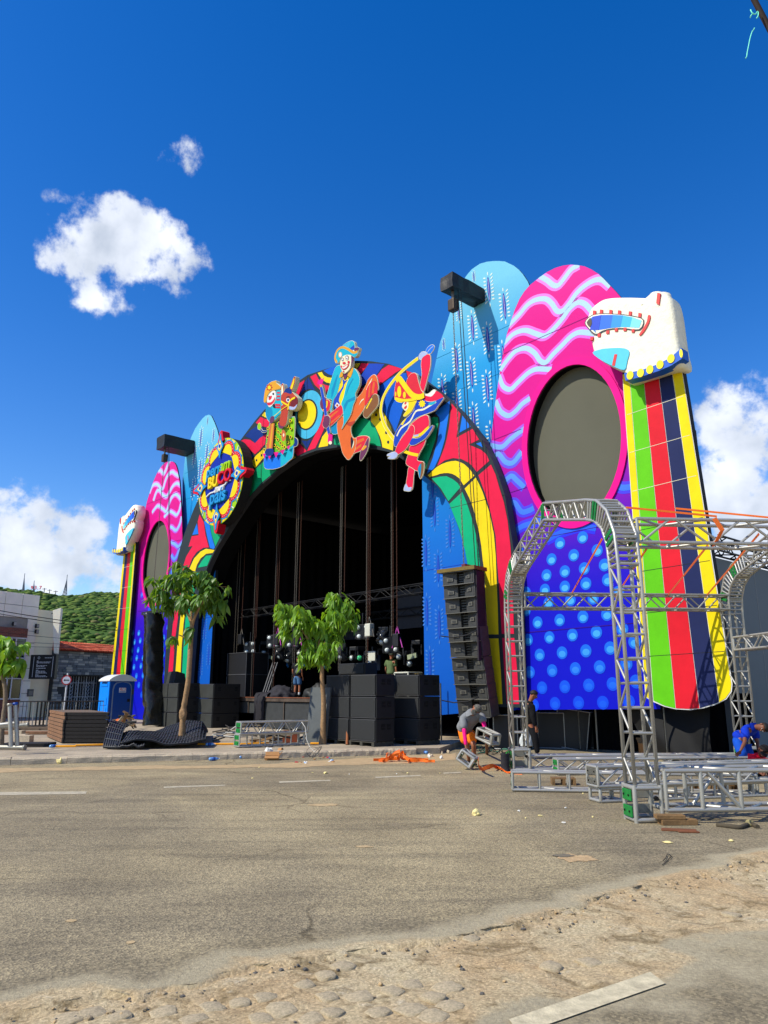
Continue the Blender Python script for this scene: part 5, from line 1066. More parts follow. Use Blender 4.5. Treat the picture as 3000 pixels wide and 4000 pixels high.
rope = [('whip', [(640, 280), (560, 340), (450, 430), (350, 530), (250, 660), (180, 780), (145, 880), (130, 1000), (150, 1100), (190, 1210), (260, 1320), (325, 1400)], 'yellow', 'lbs', .12),
    ('feather', [(750, 205), (768, 140), (830, 95), (866, 120), (842, 180), (805, 217)], 'sky', 'b'), ('feather_vein', [(775, 195), (810, 150), (850, 115)], 'lilac', 'ls', .03),
    ('leg', [(520, 1770), (590, 1800), (582, 1900), (572, 2030), (550, 2082), (485, 2020), (500, 1880)], 'red', 'b'), ('shoe', [(450, 2082), (480, 2000), (512, 2050), (557, 2045), (540, 2097), (480, 2097)], 'lilac', 'b'),
    ('leg', [(545, 1470), (660, 1450), (742, 1380), (730, 1460), (660, 1590), (632, 1680), (720, 1700), (690, 1722), (640, 1822), (560, 1780), (480, 1722), (510, 1600)], 'red', 'b'), ('shoe', [(640, 1790), (690, 1712), (726, 1722), (715, 1850), (676, 1930), (650, 1840)], 'brown', 'b'), ('shoe_trim', [(650, 1780), (685, 1725), (690, 1790), (672, 1925), (655, 1850)], 'turqd', ''), ('knee_band', [(455, 1555), (550, 1590), (650, 1610)], 'yellow', 'ls', .11),
    ('sleeve', [(690, 370), (710, 262), (760, 232), (812, 242), (815, 380), (780, 530), (736, 700), (710, 740), (680, 640), (702, 500)], 'red', 'b'), ('glove', [(662, 242), (700, 196), (750, 196), (772, 226), (720, 262), (692, 300), (666, 282)], 'lilac', 'b'),
    ('shawl', [(700, 810), (780, 780), (880, 722), (1000, 812), (850, 872), (750, 862)], 'red', ''), ('scarf_end', [(720, 780), (790, 770), (860, 715), (892, 730), (870, 770), (820, 808)], 'white', 'b'),
    ('cape', [(640, 850), (720, 830), (760, 870), (850, 880), (990, 820), (985, 850), (925, 930), (880, 990), (790, 1032), (680, 1072), (600, 1120), (535, 1180), (500, 1262), (440, 1332), (400, 1402), (372, 1482), (327, 1482), (320, 1402), (350, 1290), (440, 1150), (520, 1082), (600, 980)], 'royal', 'b'), ('cape_trim', [(900, 880), (800, 940), (720, 985), (620, 1010), (540, 1150), (420, 1240), (360, 1350)], 'cream', 'ls', .07), ('cape_patch', [(415, 1190), (470, 1115), (492, 1110), (440, 1200)], 'yellow', 's'), ('cape_shade', [(800, 900), (900, 875), (860, 915), (810, 925)], 'turq', ''),
    ('cape_sun', [(708 + math.cos(k * math.pi / 9) * (52 if k % 2 == 0 else 34), 905 + math.sin(k * math.pi / 9) * (58 if k % 2 == 0 else 38)) for k in range(18)], 'yellow', 's'),
    ('jacket', [(600, 1150), (680, 1092), (770, 1062), (802, 1120), (792, 1230), (700, 1300), (572, 1342), (510, 1300), (540, 1212)], 'red', 'b'), ('belt', [(575, 1345), (660, 1332), (790, 1217), (796, 1252), (682, 1355), (582, 1372)], 'yellow', ''), ('buckle', [(595, 1335), (662, 1325), (662, 1352), (600, 1360)], 'lilac', 's'), ('fringe', [(540, 1462), (560, 1382), (680, 1372), (840, 1212), (847, 1242), (762, 1372), (660, 1442), (600, 1472)], 'royal', 'b'),
    ('sleeve', [(520, 1262), (560, 1200), (602, 1230), (600, 1310), (560, 1402), (480, 1532), (372, 1602), (345, 1562), (390, 1442)], 'red', 'b'), ('glove', [(377, 1592), (330, 1567), (240, 1600), (240, 1622), (290, 1622), (240, 1652), (300, 1662), (352, 1647)], 'lilac', 'b'),
    ('hood', [(515, 872), (632, 856), (612, 922), (562, 1012), (480, 1077), (458, 1062), (500, 1002), (525, 932)], 'yellow', 'b'), ('face', [(440, 942), (470, 882), (522, 872), (522, 962), (490, 1002), (465, 982)], 'cream', 'b'), ('cheek', [(472, 905), (495, 880), (500, 905), (480, 920)], 'redo', ''), ('mouth', [(465, 965), (500, 930), (505, 955), (485, 980)], 'redo', ''), ('brow', [(350, 850), (370, 880), (440, 895), (440, 870)], 'yellow', ''),
    ('hat', [(500, 632), (540, 522), (600, 487), (640, 512), (662, 602), (700, 722), (742, 782), (640, 802), (560, 742)], 'redo', 'b'), ('hat_brim', [(340, 832), (345, 682), (370, 582), (400, 552), (450, 602), (520, 722), (600, 800), (720, 798), (640, 852), (560, 866), (420, 864)], 'redo', 'b'), ('hat_braid', [(362, 600), (400, 560), (440, 605), (510, 705), (590, 795), (680, 818), (745, 790)], 'yellow', 'ls', .2), ('hat_braid', [(345, 835), (450, 862), (560, 858), (640, 838)], 'yellow', 'ls', .1),
    ('hat_spot', E_(405, 745, 27, 78), 'yellow', 's'), ('hat_spot', E_(477, 790, 20, 46), 'yellow', 's'), ('hat_spot', E_(359, 778, 10, 34), 'yellow', 's')]
cutout('whip_dancer_cutout', 'painted cutout of a dancer in a red hat and blue cape swinging a yellow whip', C3, rope)

# ------------------------------------------------------------------ hoist booms with chains, hanging speakers
TARP = mat('black_tarp', (16, 16, 18), .55, var=.3, vs=2, bump=.6, bs=7, spec=.4)
CHAIN = mat('chain_steel', (120, 112, 100), .45, .7, var=.2, vs=20); RUST = mat('chain_rusty', (86, 54, 40), .6, .4, var=.3, vs=15); CABLE = mat('cable_black', (16, 16, 18), .6, var=0)
def chain(name, p, q, m, lab, group, parent=None, link_=.12, r=.011):
    p, q = Vector(p), Vector(q); d = (q - p); n = max(4, int(d.length / (link_ * .7))); bm = bmesh.new()
    dn = d.normalized(); a = dn.orthogonal().normalized(); b = dn.cross(a)
    for i in range(n):                            # flat alternating links
        c = d * ((i + .5) / n); s = a if i % 2 else b; h = dn * link_ * .5; w = s * link_ * .17
        v = [bm.verts.new(c + o_) for o_ in (-h - w * .4, -h * .5 - w, h * .5 - w, h - w * .4, h + w * .4, h * .5 + w, -h * .5 + w, -h + w * .4)]
        t_ = dn.cross(s) * r; v2 = [bm.verts.new(x.co + t_) for x in v]
        i_ = [bm.verts.new(c + (x.co - c) * .5) for x in v]; i2 = [bm.verts.new(x.co + t_) for x in i_]
        for k in range(8):
            j = (k + 1) % 8; bm.faces.new((v[k], v[j], i_[j], i_[k])); bm.faces.new((v2[k], i2[k], i2[j], v2[j])); bm.faces.new((v[k], v2[k], v2[j], v[j])); bm.faces.new((i_[k], i_[j], i2[j], i2[k]))
    o = obj(name, bm, m, parent); o.location = p; tag(o, lab, 'chain', group); return o
for s, base, tip in ((1, Zb([(745, 452), (748, 585), (633, 638)]), None), (-1, None, None)):
    side = 'right' if s > 0 else 'left'
    if s > 0: b = [FA.at(*p, -.28) for p in base]
    else: b = [FA.at(x, y, -.28) for x, y in ((761, 1722), (761, 1767), (741, 1772))]
    if s > 0: xr_, zt_ = b[0]; zb_ = b[1][1]; xl2 = b[2][0]
    else: xr_ = b[0][0]; zt_, zb_ = b[0][1], b[1][1]; xl2 = xr_ - .95
    LB = 1.6 if s > 0 else 1.75
    t = empty('hoist_boom', 'boxy hoist boom wrapped in black cloth jutting from the %s blue panel' % side, 'hoist', FM, FA.a, 'hoist booms')
    bm = bmesh.new(); bbox(bm, (xl2, .28 - LB, zb_), (xr_, .29, zt_)); bmesh.ops.recalc_face_normals(bm, faces=bm.faces); bmesh.ops.subdivide_edges(bm, edges=bm.edges, cuts=5, use_grid_fill=True)
    for v in bm.verts: v.co += Vector((noise.noise(v.co * 3), noise.noise(v.co * 3 + Vector((5, 5, 5))), noise.noise(v.co * 3 + Vector((9, 1, 4))))) * .035
    obj('cover', bm, TARP, t)
    xm = (xl2 + xr_) / 2; yt = .28 - LB + .28
    box('hoist_motor', (xm - .14, yt - .12, zb_ - .72), (xm + .14, yt + .14, zb_ - .3), mat('motor_brown', (62, 48, 30), .5, .3, var=.2), t, .04); rod('hook', (xm, yt, zb_ - .32), (xm, yt, zb_ + .05), .05, CHAIN, t, 6)
    ztop_ = zb_ - .7
    zend = 5.9 if s > 0 else 5.0
    P1 = FA.w(xm, yt, ztop_); P2 = FA.w(xm + (.0 if s > 0 else -.2), yt + (.1 if s > 0 else 0), zend)
    if s < 0: P2 = at(590, 2400, P1.y - .2)
    else: P2 = at(1812, 2205, P1.y + .1)
    chain('hoist_chain', P1, P2, CHAIN, 'long steel chain hanging from the %s hoist boom' % side, 'hoist chains')
    for k in range(2):
        xx = xm + .15 + .12 * k; o = rod('hoist_cable', FA.w(xx, yt + .1, zb_), FA.w(xx + .5 * (1 if s > 0 else -1), -.8 if s > 0 else .1, .6 if s > 0 else 3), .014, CABLE, None, 5); tag(o, '%s thin black cable beside the %s hoist chain' % (ORD[k], side), 'cable', 'hoist cables on the %s' % side)
# hanging line array on the right
GRILL = mat('speaker_black', (58, 58, 56), .55, var=.25, vs=3, bump=.35, bs=40); HORN = mat('speaker_horn', (34, 34, 34), .4, var=.1); DRIV = mat('driver_grey', (96, 94, 86), .4, var=.1); BARM = mat('rig_bar', (112, 92, 42), .5, .4, var=.2)
qt, qb = (1738, 2235), (1850, 2900)
YA = 22.0
top = at(1785, 2235, YA)
la = empty('line_array', 'tall hanging stack of ten black speaker boxes right of the stage mouth', 'speaker array', tuple(top), FA.a + R(7))
hh = [(2235, 2281), (2284, 2333), (2336, 2391), (2395, 2450), (2453, 2504), (2507, 2562), (2571, 2616), (2620, 2671), (2676, 2729), (2735, 2800)]
z0 = 0
def boxm():
    bm = bmesh.new(); bbox(bm, (-.62, 0, -.5), (.62, .62, .5)); return bm
cab = bpy.data.meshes.new('cabinet'); bm = bmesh.new()
bbox(bm, (-.62, .06, -.46), (-.58, .6, .46)); bbox(bm, (.58, .06, -.46), (.62, .6, .46)); bbox(bm, (-.62, 0, .46), (.62, .6, .5)); bbox(bm, (-.62, 0, -.5), (.62, .6, -.46)); bbox(bm, (-.6, .5, -.47), (.6, .59, .47)); bbox(bm, (-.62, -.012, .462), (.62, -.001, .498), 1); bbox(bm, (-.62, -.012, -.498), (.62, -.001, -.462), 1); bmesh.ops.recalc_face_normals(bm, faces=bm.faces); bm.to_mesh(cab); bm.free(); cab.materials.append(GRILL); cab.materials.append(DRIV)
grl = bpy.data.meshes.new('grille'); bm = bmesh.new()
for sx_ in (-1, 1):
    v = [bm.verts.new(p) for p in ((sx_ * .57, .05, -.45), (sx_ * .57, .05, .45), (sx_ * .14, .2, .45), (sx_ * .14, .2, -.45), (sx_ * .57, .49, -.45), (sx_ * .57, .49, .45), (sx_ * .14, .49, .45), (sx_ * .14, .49, -.45))]
    for f in ((0, 1, 2, 3), (4, 7, 6, 5), (0, 4, 5, 1), (3, 2, 6, 7), (1, 5, 6, 2), (0, 3, 7, 4)): bm.faces.new([v[i] for i in f])
bmesh.ops.recalc_face_normals(bm, faces=bm.faces); bm.to_mesh(grl); bm.free(); grl.materials.append(GRILL)
hrn = bpy.data.meshes.new('horn'); bm = bmesh.new()
for k in range(5): bbox(bm, (-.12, .28, -.42 + k * .17), (.12, .48, -.42 + k * .17 + .1))
bbox(bm, (-.135, .3, -.45), (-.115, .48, .45)); bbox(bm, (.115, .3, -.45), (.135, .48, .45))
bmesh.ops.recalc_face_normals(bm, faces=bm.faces); bm.to_mesh(hrn); bm.free(); hrn.materials.append(HORN)
drv = bpy.data.meshes.new('badge'); bm = bmesh.new()
bbox(bm, (-.075, -.012, -.1), (.075, 0, .1)); bbox(bm, (-.04, -.02, -.05), (.04, -.0125, .05), 1); bmesh.ops.recalc_face_normals(bm, faces=bm.faces); bm.to_mesh(drv); bm.free(); drv.materials.append(DRIV); drv.materials.append(GRILL)
xo, yo = 0, 0
lx, ly = la.matrix_basis, None
import itertools
ca_, sa_ = math.cos(FA.a + R(7)), math.sin(FA.a + R(7))
for i, (ya, yb) in enumerate(hh):
    xm_ = 1786 + 34 * ((ya + yb) / 2 - 2260) / 460
    tilt = R(1 + i * .9)
    yy_ = .0 + .045 * i ** 1.3 * .55
    pa, pb = at(xm_, ya, YA), at(xm_, yb, YA); mid = (pa + pb) / 2; hgt = (pa.z - pb.z) * 1.13
    d = mid - top; X = d.x * ca_ + d.y * sa_
    e = empty('cabinet_frame', loc=(X, yy_, mid.z - top.z)); e.parent = la; e.rotation_euler = (tilt, 0, 0)
    for me in (cab, grl, hrn): link(me.name, me, e, None, None, (.92, .8, hgt))
    for sx_ in (-1, 1): link('badge', drv, e, (sx_ * .33, .082, .02 * sx_), (0, 0, R(19) * -sx_), (1.3, 1, hgt * 1.2))
a0 = at(1715, 2226, YA); a1 = at(1842, 2212, YA)
f_ = lambda v: Vector(((v - top).x * ca_ + (v - top).y * sa_, -(v - top).x * sa_ + (v - top).y * ca_, (v - top).z))
box('rig_frame', (-.72, -.05, .03), (.66, .62, .14), BARM, la); box('rig_bar', (.1, .1, .142), (.24, 1.5, .24), mat('rig_red', (96, 24, 40), .5, var=.2), la)
box('side_cover', (.58, .1, -2.6), (.63, .5, .0), mat('purple_black_cloth', (24, 14, 26), .7, var=.3, vs=4, bump=.5, bs=8), la)
for k in (3, 6): tubeo = tube('strap', [(-.62, -.03, hgt * 0 - .62 * k), (-.2, -.02, -.62 * k - .06), (.3, -.02, -.62 * k - .02), (.66, 0, -.62 * k + .1)], .018, CABLE, la, 5)
# cloth wrapped array on the left
bt_ = at(592, 2400, 34.2); wa = empty('wrapped_array', 'tall hanging bundle wrapped in shiny black plastic in front of the left oval screen', 'speaker array', (bt_.x, bt_.y, bt_.z), FA.a)
PLAS = mat('black_plastic_wrap', (34, 32, 24), .24, var=.3, vs=2, bump=.5, bs=5, spec=.6)
prof = [(2398, 582, 630), (2430, 584, 636), (2500, 586, 634), (2520, 588, 638), (2600, 590, 638), (2680, 592, 640), (2720, 596, 648), (2780, 604, 652), (2830, 610, 650)]
def crumple(bm, amp, fr):
    for v in bm.verts:
        c = v.co; v.co = c + Vector((noise.noise(c * fr), noise.noise(c * fr + Vector((7, 7, 7))), noise.noise(c * fr + Vector((3, 9, 1))) * .5)) * amp
bm = bmesh.new(); rings = []
pr2 = smooth_poly([(float(a), float(b), float(c)) for a, b, c in prof], 7, False)
for (py, xa, xb) in pr2:
    A_, B_ = at(xa, py, 34.2), at(xb, py, 34.2); w_ = (B_.x - A_.x) / 2; cx_ = (A_.x + B_.x) / 2 - bt_.x; zz = A_.z - bt_.z
    rings.append([bm.verts.new((cx_ / ca_ * .98 * math.cos(0) + w_ / .66 * .62 * math.copysign(abs(math.cos(t)) ** .5, math.cos(t)), cx_ * .0 + .42 * math.copysign(abs(math.sin(t)) ** .5, math.sin(t)), zz)) for t in [2 * math.pi * k / 22 for k in range(22)]])
for a, b in zip(rings, rings[1:]):
    for k in range(22): bm.faces.new((a[k], a[(k + 1) % 22], b[(k + 1) % 22], b[k]))
bm.faces.new(rings[0]); bm.faces.new(rings[-1])
crumple(bm, .05, 1.7); crumple(bm, .055, 4); crumple(bm, .022, 9); obj('plastic_wrap', bm, PLAS, wa, True)
box('rig_frame', (-.85, -.12, .02), (1.25, .12, .16), EDGE, wa)
# ------------------------------------------------------------------ stage house, deck and what hangs in it (stage frame: x along the front, y into the stage)
DARK = mat('stage_black', (9, 9, 11), .95, var=.2, vs=.6, bump=.2, bs=3, spec=.05); DECKZ = 1.38
SX0, SX1 = XL_ + .02, XR_ - .02
st = front('stage_house', 'deep black lined stage house behind the round arch', 'stage')
box('back_wall', (-9.8, 12.2, 0), (9.6, 12.4, 11.2), DARK, st)
for xa, xb in ((SX0 - .9, SX0 - .8), (SX1 + .8, SX1 + .9)): box('side_wall', (xa, .9, 0), (xb, 12.19, 11.0), DARK, st)
box('roof', (-9.8, .75, 11.21), (9.6, 12.4, 11.35), DARK, st)
for xa, xb in ((-9.8, SX0 - .25), (SX1 + .25, 9.6)): box('wing_drape', (xa, .62, DECKZ), (xb, .7, 10.9), BLACKC, st)
# drapes hung in folds along the left wall
bm = bmesh.new(); n = 60; v0, v1 = [], []
for k in range(n + 1):
    y = 1.0 + 10.8 * k / n; x = SX0 - .55 + .09 * math.sin(k * 1.9)
    v0.append(bm.verts.new((x, y, DECKZ))); v1.append(bm.verts.new((x, y, 10.8)))
for k in range(n): bm.faces.new((v0[k], v0[k + 1], v1[k + 1], v1[k]))
obj('drape', bm, BLACKC, st, True)
DECKM = mat('deck_black', (34, 33, 32), .8, var=.3, vs=2); SKIRT = mat('skirt_panel', (48, 50, 50), .7, var=.3, vs=3, bump=.15); RUSTB = mat('rusty_beam', (86, 74, 64), .6, .4, var=.5, vs=3); RUSTY = mat('rust_edge', (110, 62, 38), .8, var=.3)
box('deck', (SX0 - .8, .55, DECKZ - .12), (SX1 + .75, 12.18, DECKZ), DECKM, st)
xf0, xf1 = FA.at(909, 2735, .35)[0], FA.at(1262, 2712, .35)[0] + 3.6
box('front_beam', (xf0, -.22, DECKZ - .14), (xf1, .545, DECKZ + .02), RUSTB, st); box('edge_trim', (xf0, -.24, DECKZ + .0), (xf1, -.222, DECKZ + .035), RUSTY, st)
xx = xf0; k = 0
for w_ in (1.05, .95, 1.75, 1.95, 1.45, 1.5):
    lo = .75 if k < 2 else .2
    box('skirt_panel', (xx + .02, -.16 + .02 * (k % 2), lo), (xx + w_ - .02, -.10 + .02 * (k % 2), DECKZ - .17), SKIRT, st); box('panel_frame', (xx + w_ - .03, -.19, lo), (xx + w_ + .012, -.165, DECKZ - .16), RUSTB, st)
    xx += w_; k += 1
# leaning grey board
lb = gnd(1232, 2905, .15); e = empty('leaning_board', 'tall plain grey board leaning on the stage front left of the thin tree', 'board', (lb.x, lb.y, .15), R(-35))
box('board', (-.36, -.03, 0), (.4, .03, 1.62), mat('board_grey', (80, 84, 84), .6, var=.15, vs=2), e, rot=(R(-7), 0, 0))
# chains into the stage
CH = [((945, 2040), (905, 2735)), ((952, 2040), (915, 2735)), ((963, 2010), (943, 2462)), ((1010, 1925), (978, 2735)), ((1015, 1900), (985, 2735)), ((1022, 1895), (1000, 2492)), ((1082, 1840), (1062, 2690)), ((1088, 1840), (1068, 2690)), ((1092, 1835), (1083, 2462)), ((1165, 1800), (1140, 2705)), ((1170, 1800), (1147, 2705)), ((1176, 1795), (1165, 2462)),
      ((1333, 1760), (1322, 2620)), ((1339, 1760), (1328, 2620)), ((1347, 1765), (1345, 2310)), ((1424, 1752), (1430, 2622)), ((1432, 1752), (1436, 2622)), ((1440, 1755), (1445, 2405)), ((1532, 1785), (1530, 2485)), ((1538, 1788), (1536, 2485)), ((1546, 1792), (1551, 2460))]
cnt_ = [-1, -1]
for i, (a, b) in enumerate(CH):
    off = -1.1
    q = FA.at(*b, off); p0 = FA.at(*a, off); ztp = 10.95
    rusty = i % 3 == 2 or i in (4, 7, 16, 19); cnt_[rusty] += 1
    chain('stage_chain', FA.w(q[0], 1.1, ztp), FA.w(q[0], 1.1, q[1]), RUST if rusty else CHAIN, '%s thin %s chain from the left inside the black stage' % (ORD[cnt_[rusty]], ('grey', 'rusty')[rusty]), 'rusty stage chains' if rusty else 'grey stage chains', link_=.1, r=.01)
# truss and moving lights
ALU = mat('aluminium', (172, 170, 162), .42, .5, var=.12, vs=6); ALUD = mat('aluminium_dull', (150, 148, 138), .5, .5, var=.2, vs=5); BTR = mat('truss_black', (10, 10, 11), .5, .3, var=.2)
LENS = mat('lens_glass', (196, 204, 200), .2, 0, var=.2, vs=20, spec=.8)
FIX = mat('fixture_black', (20, 20, 22), .45, var=.15); SLING = mat('sling_purple', (190, 70, 170), .7, var=.1); PLATEW = mat('plate_white', (190, 190, 175), .6, var=.08); CLR = mat('clear_plastic', (44, 47, 50), .15, var=.6, vs=8, spec=.7)
def truss_bar(name, p0, p1, w, m, label, cat='truss', group=None, n=12, r=.025):
    p0, p1 = Vector(p0), Vector(p1); t = empty(name, label, cat, tuple(p0), 0, group); d = p1 - p0; dn = d.normalized(); sx_ = dn.cross(Vector((0, 0, 1))).normalized(); sz = sx_.cross(dn)
    cs = [(sx_ * a + sz * b) * w / 2 for a, b in ((-1, -1), (1, -1), (1, 1), (-1, 1))]
    for c in cs: rod('chord', c, d + c, r, m, t, 8)
    for f in range(4):
        a, b = cs[f], cs[(f + 1) % 4]
        for k in range(n):
            u, v = k / n, (k + 1) / n; A_, B_ = (a, b) if k % 2 else (b, a)
            rod('brace', A_ + d * u, B_ + d * v, r * .6, m, t, 6)
    return t
truss_bar('lighting_truss', FA.w(SX0 + .2, 1.6, 5.35), FA.w(SX1 - .3, 1.6, 5.35), .34, BTR, 'black lighting truss across the front of the stage interior', n=26)
truss_bar('lighting_truss', FA.w(SX0 + .2, 6, 5.2), FA.w(SX1 - .3, 6, 5.2), .34, BTR, 'second black lighting truss deeper inside the stage', n=26)
def cluster(px, py, off, lab, tilt=0):
    x, z = FA.at(px, py, -off); t = empty('blinder_light', lab, 'stage light', tuple(FA.w(x, off, z)), rnd.uniform(-.3, .1), 'four-lamp lights in the stage')
    box('body', (-.3, .12, -.3), (.3, .3, .3), FIX, t, .03); rod('yoke', (0, .2, .3), (0, .2, .75), .03, FIX, t)
    for a, b in ((-.17, .17), (.17, .19), (-.13, -.18), (.2, -.16)):
        bm = bmesh.new(); lathe(bm, [(.06, .2), (.13, .0), (.135, -.02)], 12); bmesh.ops.rotate(bm, verts=bm.verts, matrix=Matrix.Rotation(R(-90), 3, 'X')); bmesh.ops.translate(bm, verts=bm.verts, vec=(a, .12, b))
        c = obj('lamp', bm, FIX, t)
        bm = bmesh.new(); lathe(bm, [(.02, .03), (.085, .0), (.087, -.008), (.02, -.016)], 12); bmesh.ops.rotate(bm, verts=bm.verts, matrix=Matrix.Rotation(R(-90), 3, 'X')); bmesh.ops.translate(bm, verts=bm.verts, vec=(a, .1, b)); obj('lens', bm, LENS, c)
for px, py, o, l in ((970, 2530, 1.4, 'leftmost four-lamp light hanging in the stage'), (1062, 2505, 1.4, 'second four-lamp light from the left, beside a purple sling'), (1140, 2503, 1.5, 'four-lamp light hanging just behind the thin tree leaves'), (1412, 2467, 1.4, 'highest four-lamp light, below a chain hook'), (1525, 2520, 1.4, 'rightmost four-lamp light, above the man in green')): cluster(px, py, o, l)
def mover(px, py, off, lab, wrap=False, hue=None):
    x, z = FA.at(px, py, -off); t = empty('moving_light', lab, 'stage light', tuple(FA.w(x, off, z)), rnd.uniform(-.7, .4), 'moving lights in the stage')
    box('base', (-.2, -.14, .32), (.2, .14, .5), FIX, t, .03)
    for s in (-1, 1): box('yoke_arm', (s * .22 - .035, -.07, -.08), (s * .22 + .035, .07, .33), FIX, t, .015)
    bm = bmesh.new(); lathe(bm, [(.08, .2), (.15, .12), (.16, -.15), (.13, -.2)], 14); h = obj('head', bm, FIX, t, True, rot=(R(-rnd.uniform(45, 90)), 0, rnd.uniform(-.5, .5)))
    bm = bmesh.new(); lathe(bm, [(.01, -.196), (.11, -.205), (.12, -.215), (.01, -.235)], 14); obj('lens', bm, hue or LENS, h)
    if wrap:
        bm = bmesh.new(); bmesh.ops.create_icosphere(bm, subdivisions=3, radius=.3); 
        for v in bm.verts: v.co.z = v.co.z * 1.1 + .08
        crumple(bm, .16, 4); obj('rain_cover', bm, CLR, t, True)
LB = mat('lens_blue', (90, 180, 240), .2, 0, var=.2, spec=.8); LG = mat('lens_green', (80, 220, 140), .2, 0, var=.2, spec=.8)
for i, (px, py, o, w, h) in enumerate(((1030, 2545, 3, 0, None), (1095, 2560, 2.2, 1, None), (1130, 2575, 2.6, 1, None), (1175, 2545, 3, 0, None), (1135, 2596, 5, 0, LB), (1195, 2590, 5, 0, LB), (1272, 2600, 5, 0, LB), (1335, 2560, 2.4, 1, None), (1385, 2570, 4, 0, None), (1408, 2570, 4, 0, LG), (1440, 2590, 4, 0, None), (1500, 2500, 1.8, 1, None), (1475, 2580, 4, 0, None), (1560, 2560, 4, 0, None), (1630, 2550, 3.5, 0, None), (1600, 2590, 4, 0, None), (1045, 2600, 5, 0, None), (1300, 2540, 5, 0, None))):
    mover(px, py, o, ('moving light wrapped in clear plastic inside the stage' if w else 'moving light with a blue lens at the back of the stage' if h is LB else 'moving light with a green lens on the stage' if h is LG else 'black moving light hanging in the dark stage'), w, h)
ml_ = {}
for o_ in sorted((o for o in C.objects if o.name.startswith('moving_light') and o.get('label')), key=lambda o: o.location.x / o.location.y):
    g_ = 'plastic wrapped moving lights' if 'wrapped' in o_['label'] else 'blue lens moving lights' if 'blue' in o_['label'] else 'green lens moving light' if 'green' in o_['label'] else 'black moving lights'
    o_['group'] = g_; k_ = ml_[g_] = ml_.get(g_, -1) + 1
    if 'green' not in g_: o_['label'] = ORD[k_] + ' ' + o_['label'] + ', from the left'
def board(px0, py0, px1, py1, off, m, lab, rot=0.0, name='light_panel'):
    a = FA.at(px0, py0, -off); b = FA.at(px1, py1, -off); cx_, cz_ = (a[0] + b[0]) / 2, (a[1] + b[1]) / 2; w_, h_ = abs(b[0] - a[0]) / 2, abs(a[1] - b[1]) / 2
    t = empty(name, lab, 'panel', tuple(FA.w(cx_, off, cz_)), FA.a); box('panel', (-w_, -.02, -h_), (w_, .04, h_), m, t, rot=(0, rot, 0)); box('bracket', (-.04, .045, -.1), (.04, .3, h_ + .2), FIX, t); return t
board(1436, 2545, 1466, 2580, 3.2, PLATEW, 'large white panel hanging right of centre in the stage'); board(1592, 2555, 1628, 2572, 3, mat('panel_pale_green', (140, 150, 120), .5, var=.05), 'pale green tilted panel near the right edge of the stage', R(-8)); board(1036, 2562, 1064, 2572, 3, mat('panel_pale_green', (140, 150, 120), .5), 'pale green small panel on the left of the stage', R(8)); board(1376, 2456, 1406, 2470, 2.5, mat('panel_olive', (96, 96, 72), .5, var=.05), 'olive tilted panel beside the highest four-lamp light', R(12))
board(1440, 2352, 1442, 2353, 2, FIX, 'tiny dark box on the stage truss')
board(1550, 2310, 1650, 2450, 6, mat('grey_scrim', (46, 46, 50), .8, var=.15), 'dark grey scrim high at the right of the stage', name='scrim'); board(1330, 2452, 1420, 2495, 7, mat('grey_scrim', (46, 46, 50), .8), 'dim grey cloth panel deep in the middle of the stage', name='scrim'); board(1010, 2445, 1110, 2478, 9, mat('grey_scrim2', (58, 58, 52), .8, var=.2), 'pale panel for a gap in the back cloth at the left of the stage', name='scrim'); board(1460, 2560, 1485, 2618, 3.6, mat('blue_grey_cloth', (44, 52, 66), .8, var=.2, bump=.4, bs=6), 'hanging blue grey cloth left of the man in green', name='hanging_cloth')  # pale panel stands where the back cloth would open, a gap drawn in grey
for px, py in ((943, 2490), (1085, 2490), (1165, 2490), (1443, 2452), (1552, 2492)):
    x, z = FA.at(px, py, -1.2); t = empty('chain_motor', 'black chain hoist motor at the end of a stage chain, %s' % {943: 'far left', 1085: 'near the purple sling', 1165: 'behind the thin tree', 1443: 'with a white case', 1552: 'right of the four-lamp lights'}[px], 'hoist', tuple(FA.w(x, 1.2, z)), FA.a, 'chain motors in the stage')
    box('body', (-.16, -.12, -.34), (.16, .12, .16), PLATEW if px in (1443,) else TARP, t, .04); rod('sling', (-.28, 0, -.36), (0, 0, .42), .022, SLING if px in (1085, 1165, 1552) else CHAIN, t, 5); rod('sling', (.28, 0, -.36), (0, 0, .42), .022, SLING if px in (1085, 1165, 1552) else CHAIN, t, 5)
# cases and cloth on the deck
CASE = mat('case_black', (24, 24, 26), .5, var=.15); CEDGE = mat('case_edge', (150, 150, 148), .4, .7, var=.15)
def case(name, x, y, z, w, d, h, label, rz=0.0, tilt=(0, 0), edge=CEDGE, group=None, er=.02, world=None):
    t = empty(name, label, 'case', tuple(world) if world is not None else tuple(FA.w(x, y, z)), rz if world is not None else FA.a + rz, group)
    if tilt != (0, 0): t.rotation_euler = (tilt[0], tilt[1], t.rotation_euler[2])
    box('body', (-w / 2, -d / 2, .01), (w / 2, d / 2, h), CASE, t)
    for a in (-1, 1):
        for b in (-1, 1):
            rod('edge', (a * w / 2, b * d / 2, 0), (a * w / 2, b * d / 2, h), er, edge, t, 4); rod('edge', (-w / 2, a * d / 2, h * (b + 1) / 2), (w / 2, a * d / 2, h * (b + 1) / 2), er, edge, t, 4); rod('edge', (a * w / 2, -d / 2, h * (b + 1) / 2), (a * w / 2, d / 2, h * (b + 1) / 2), er, edge, t, 4)
    return t
x, _ = FA.at(965, 2650, -1.6); DE = mat('case_edge_dark', (80, 80, 82), .5, .4, var=.2)
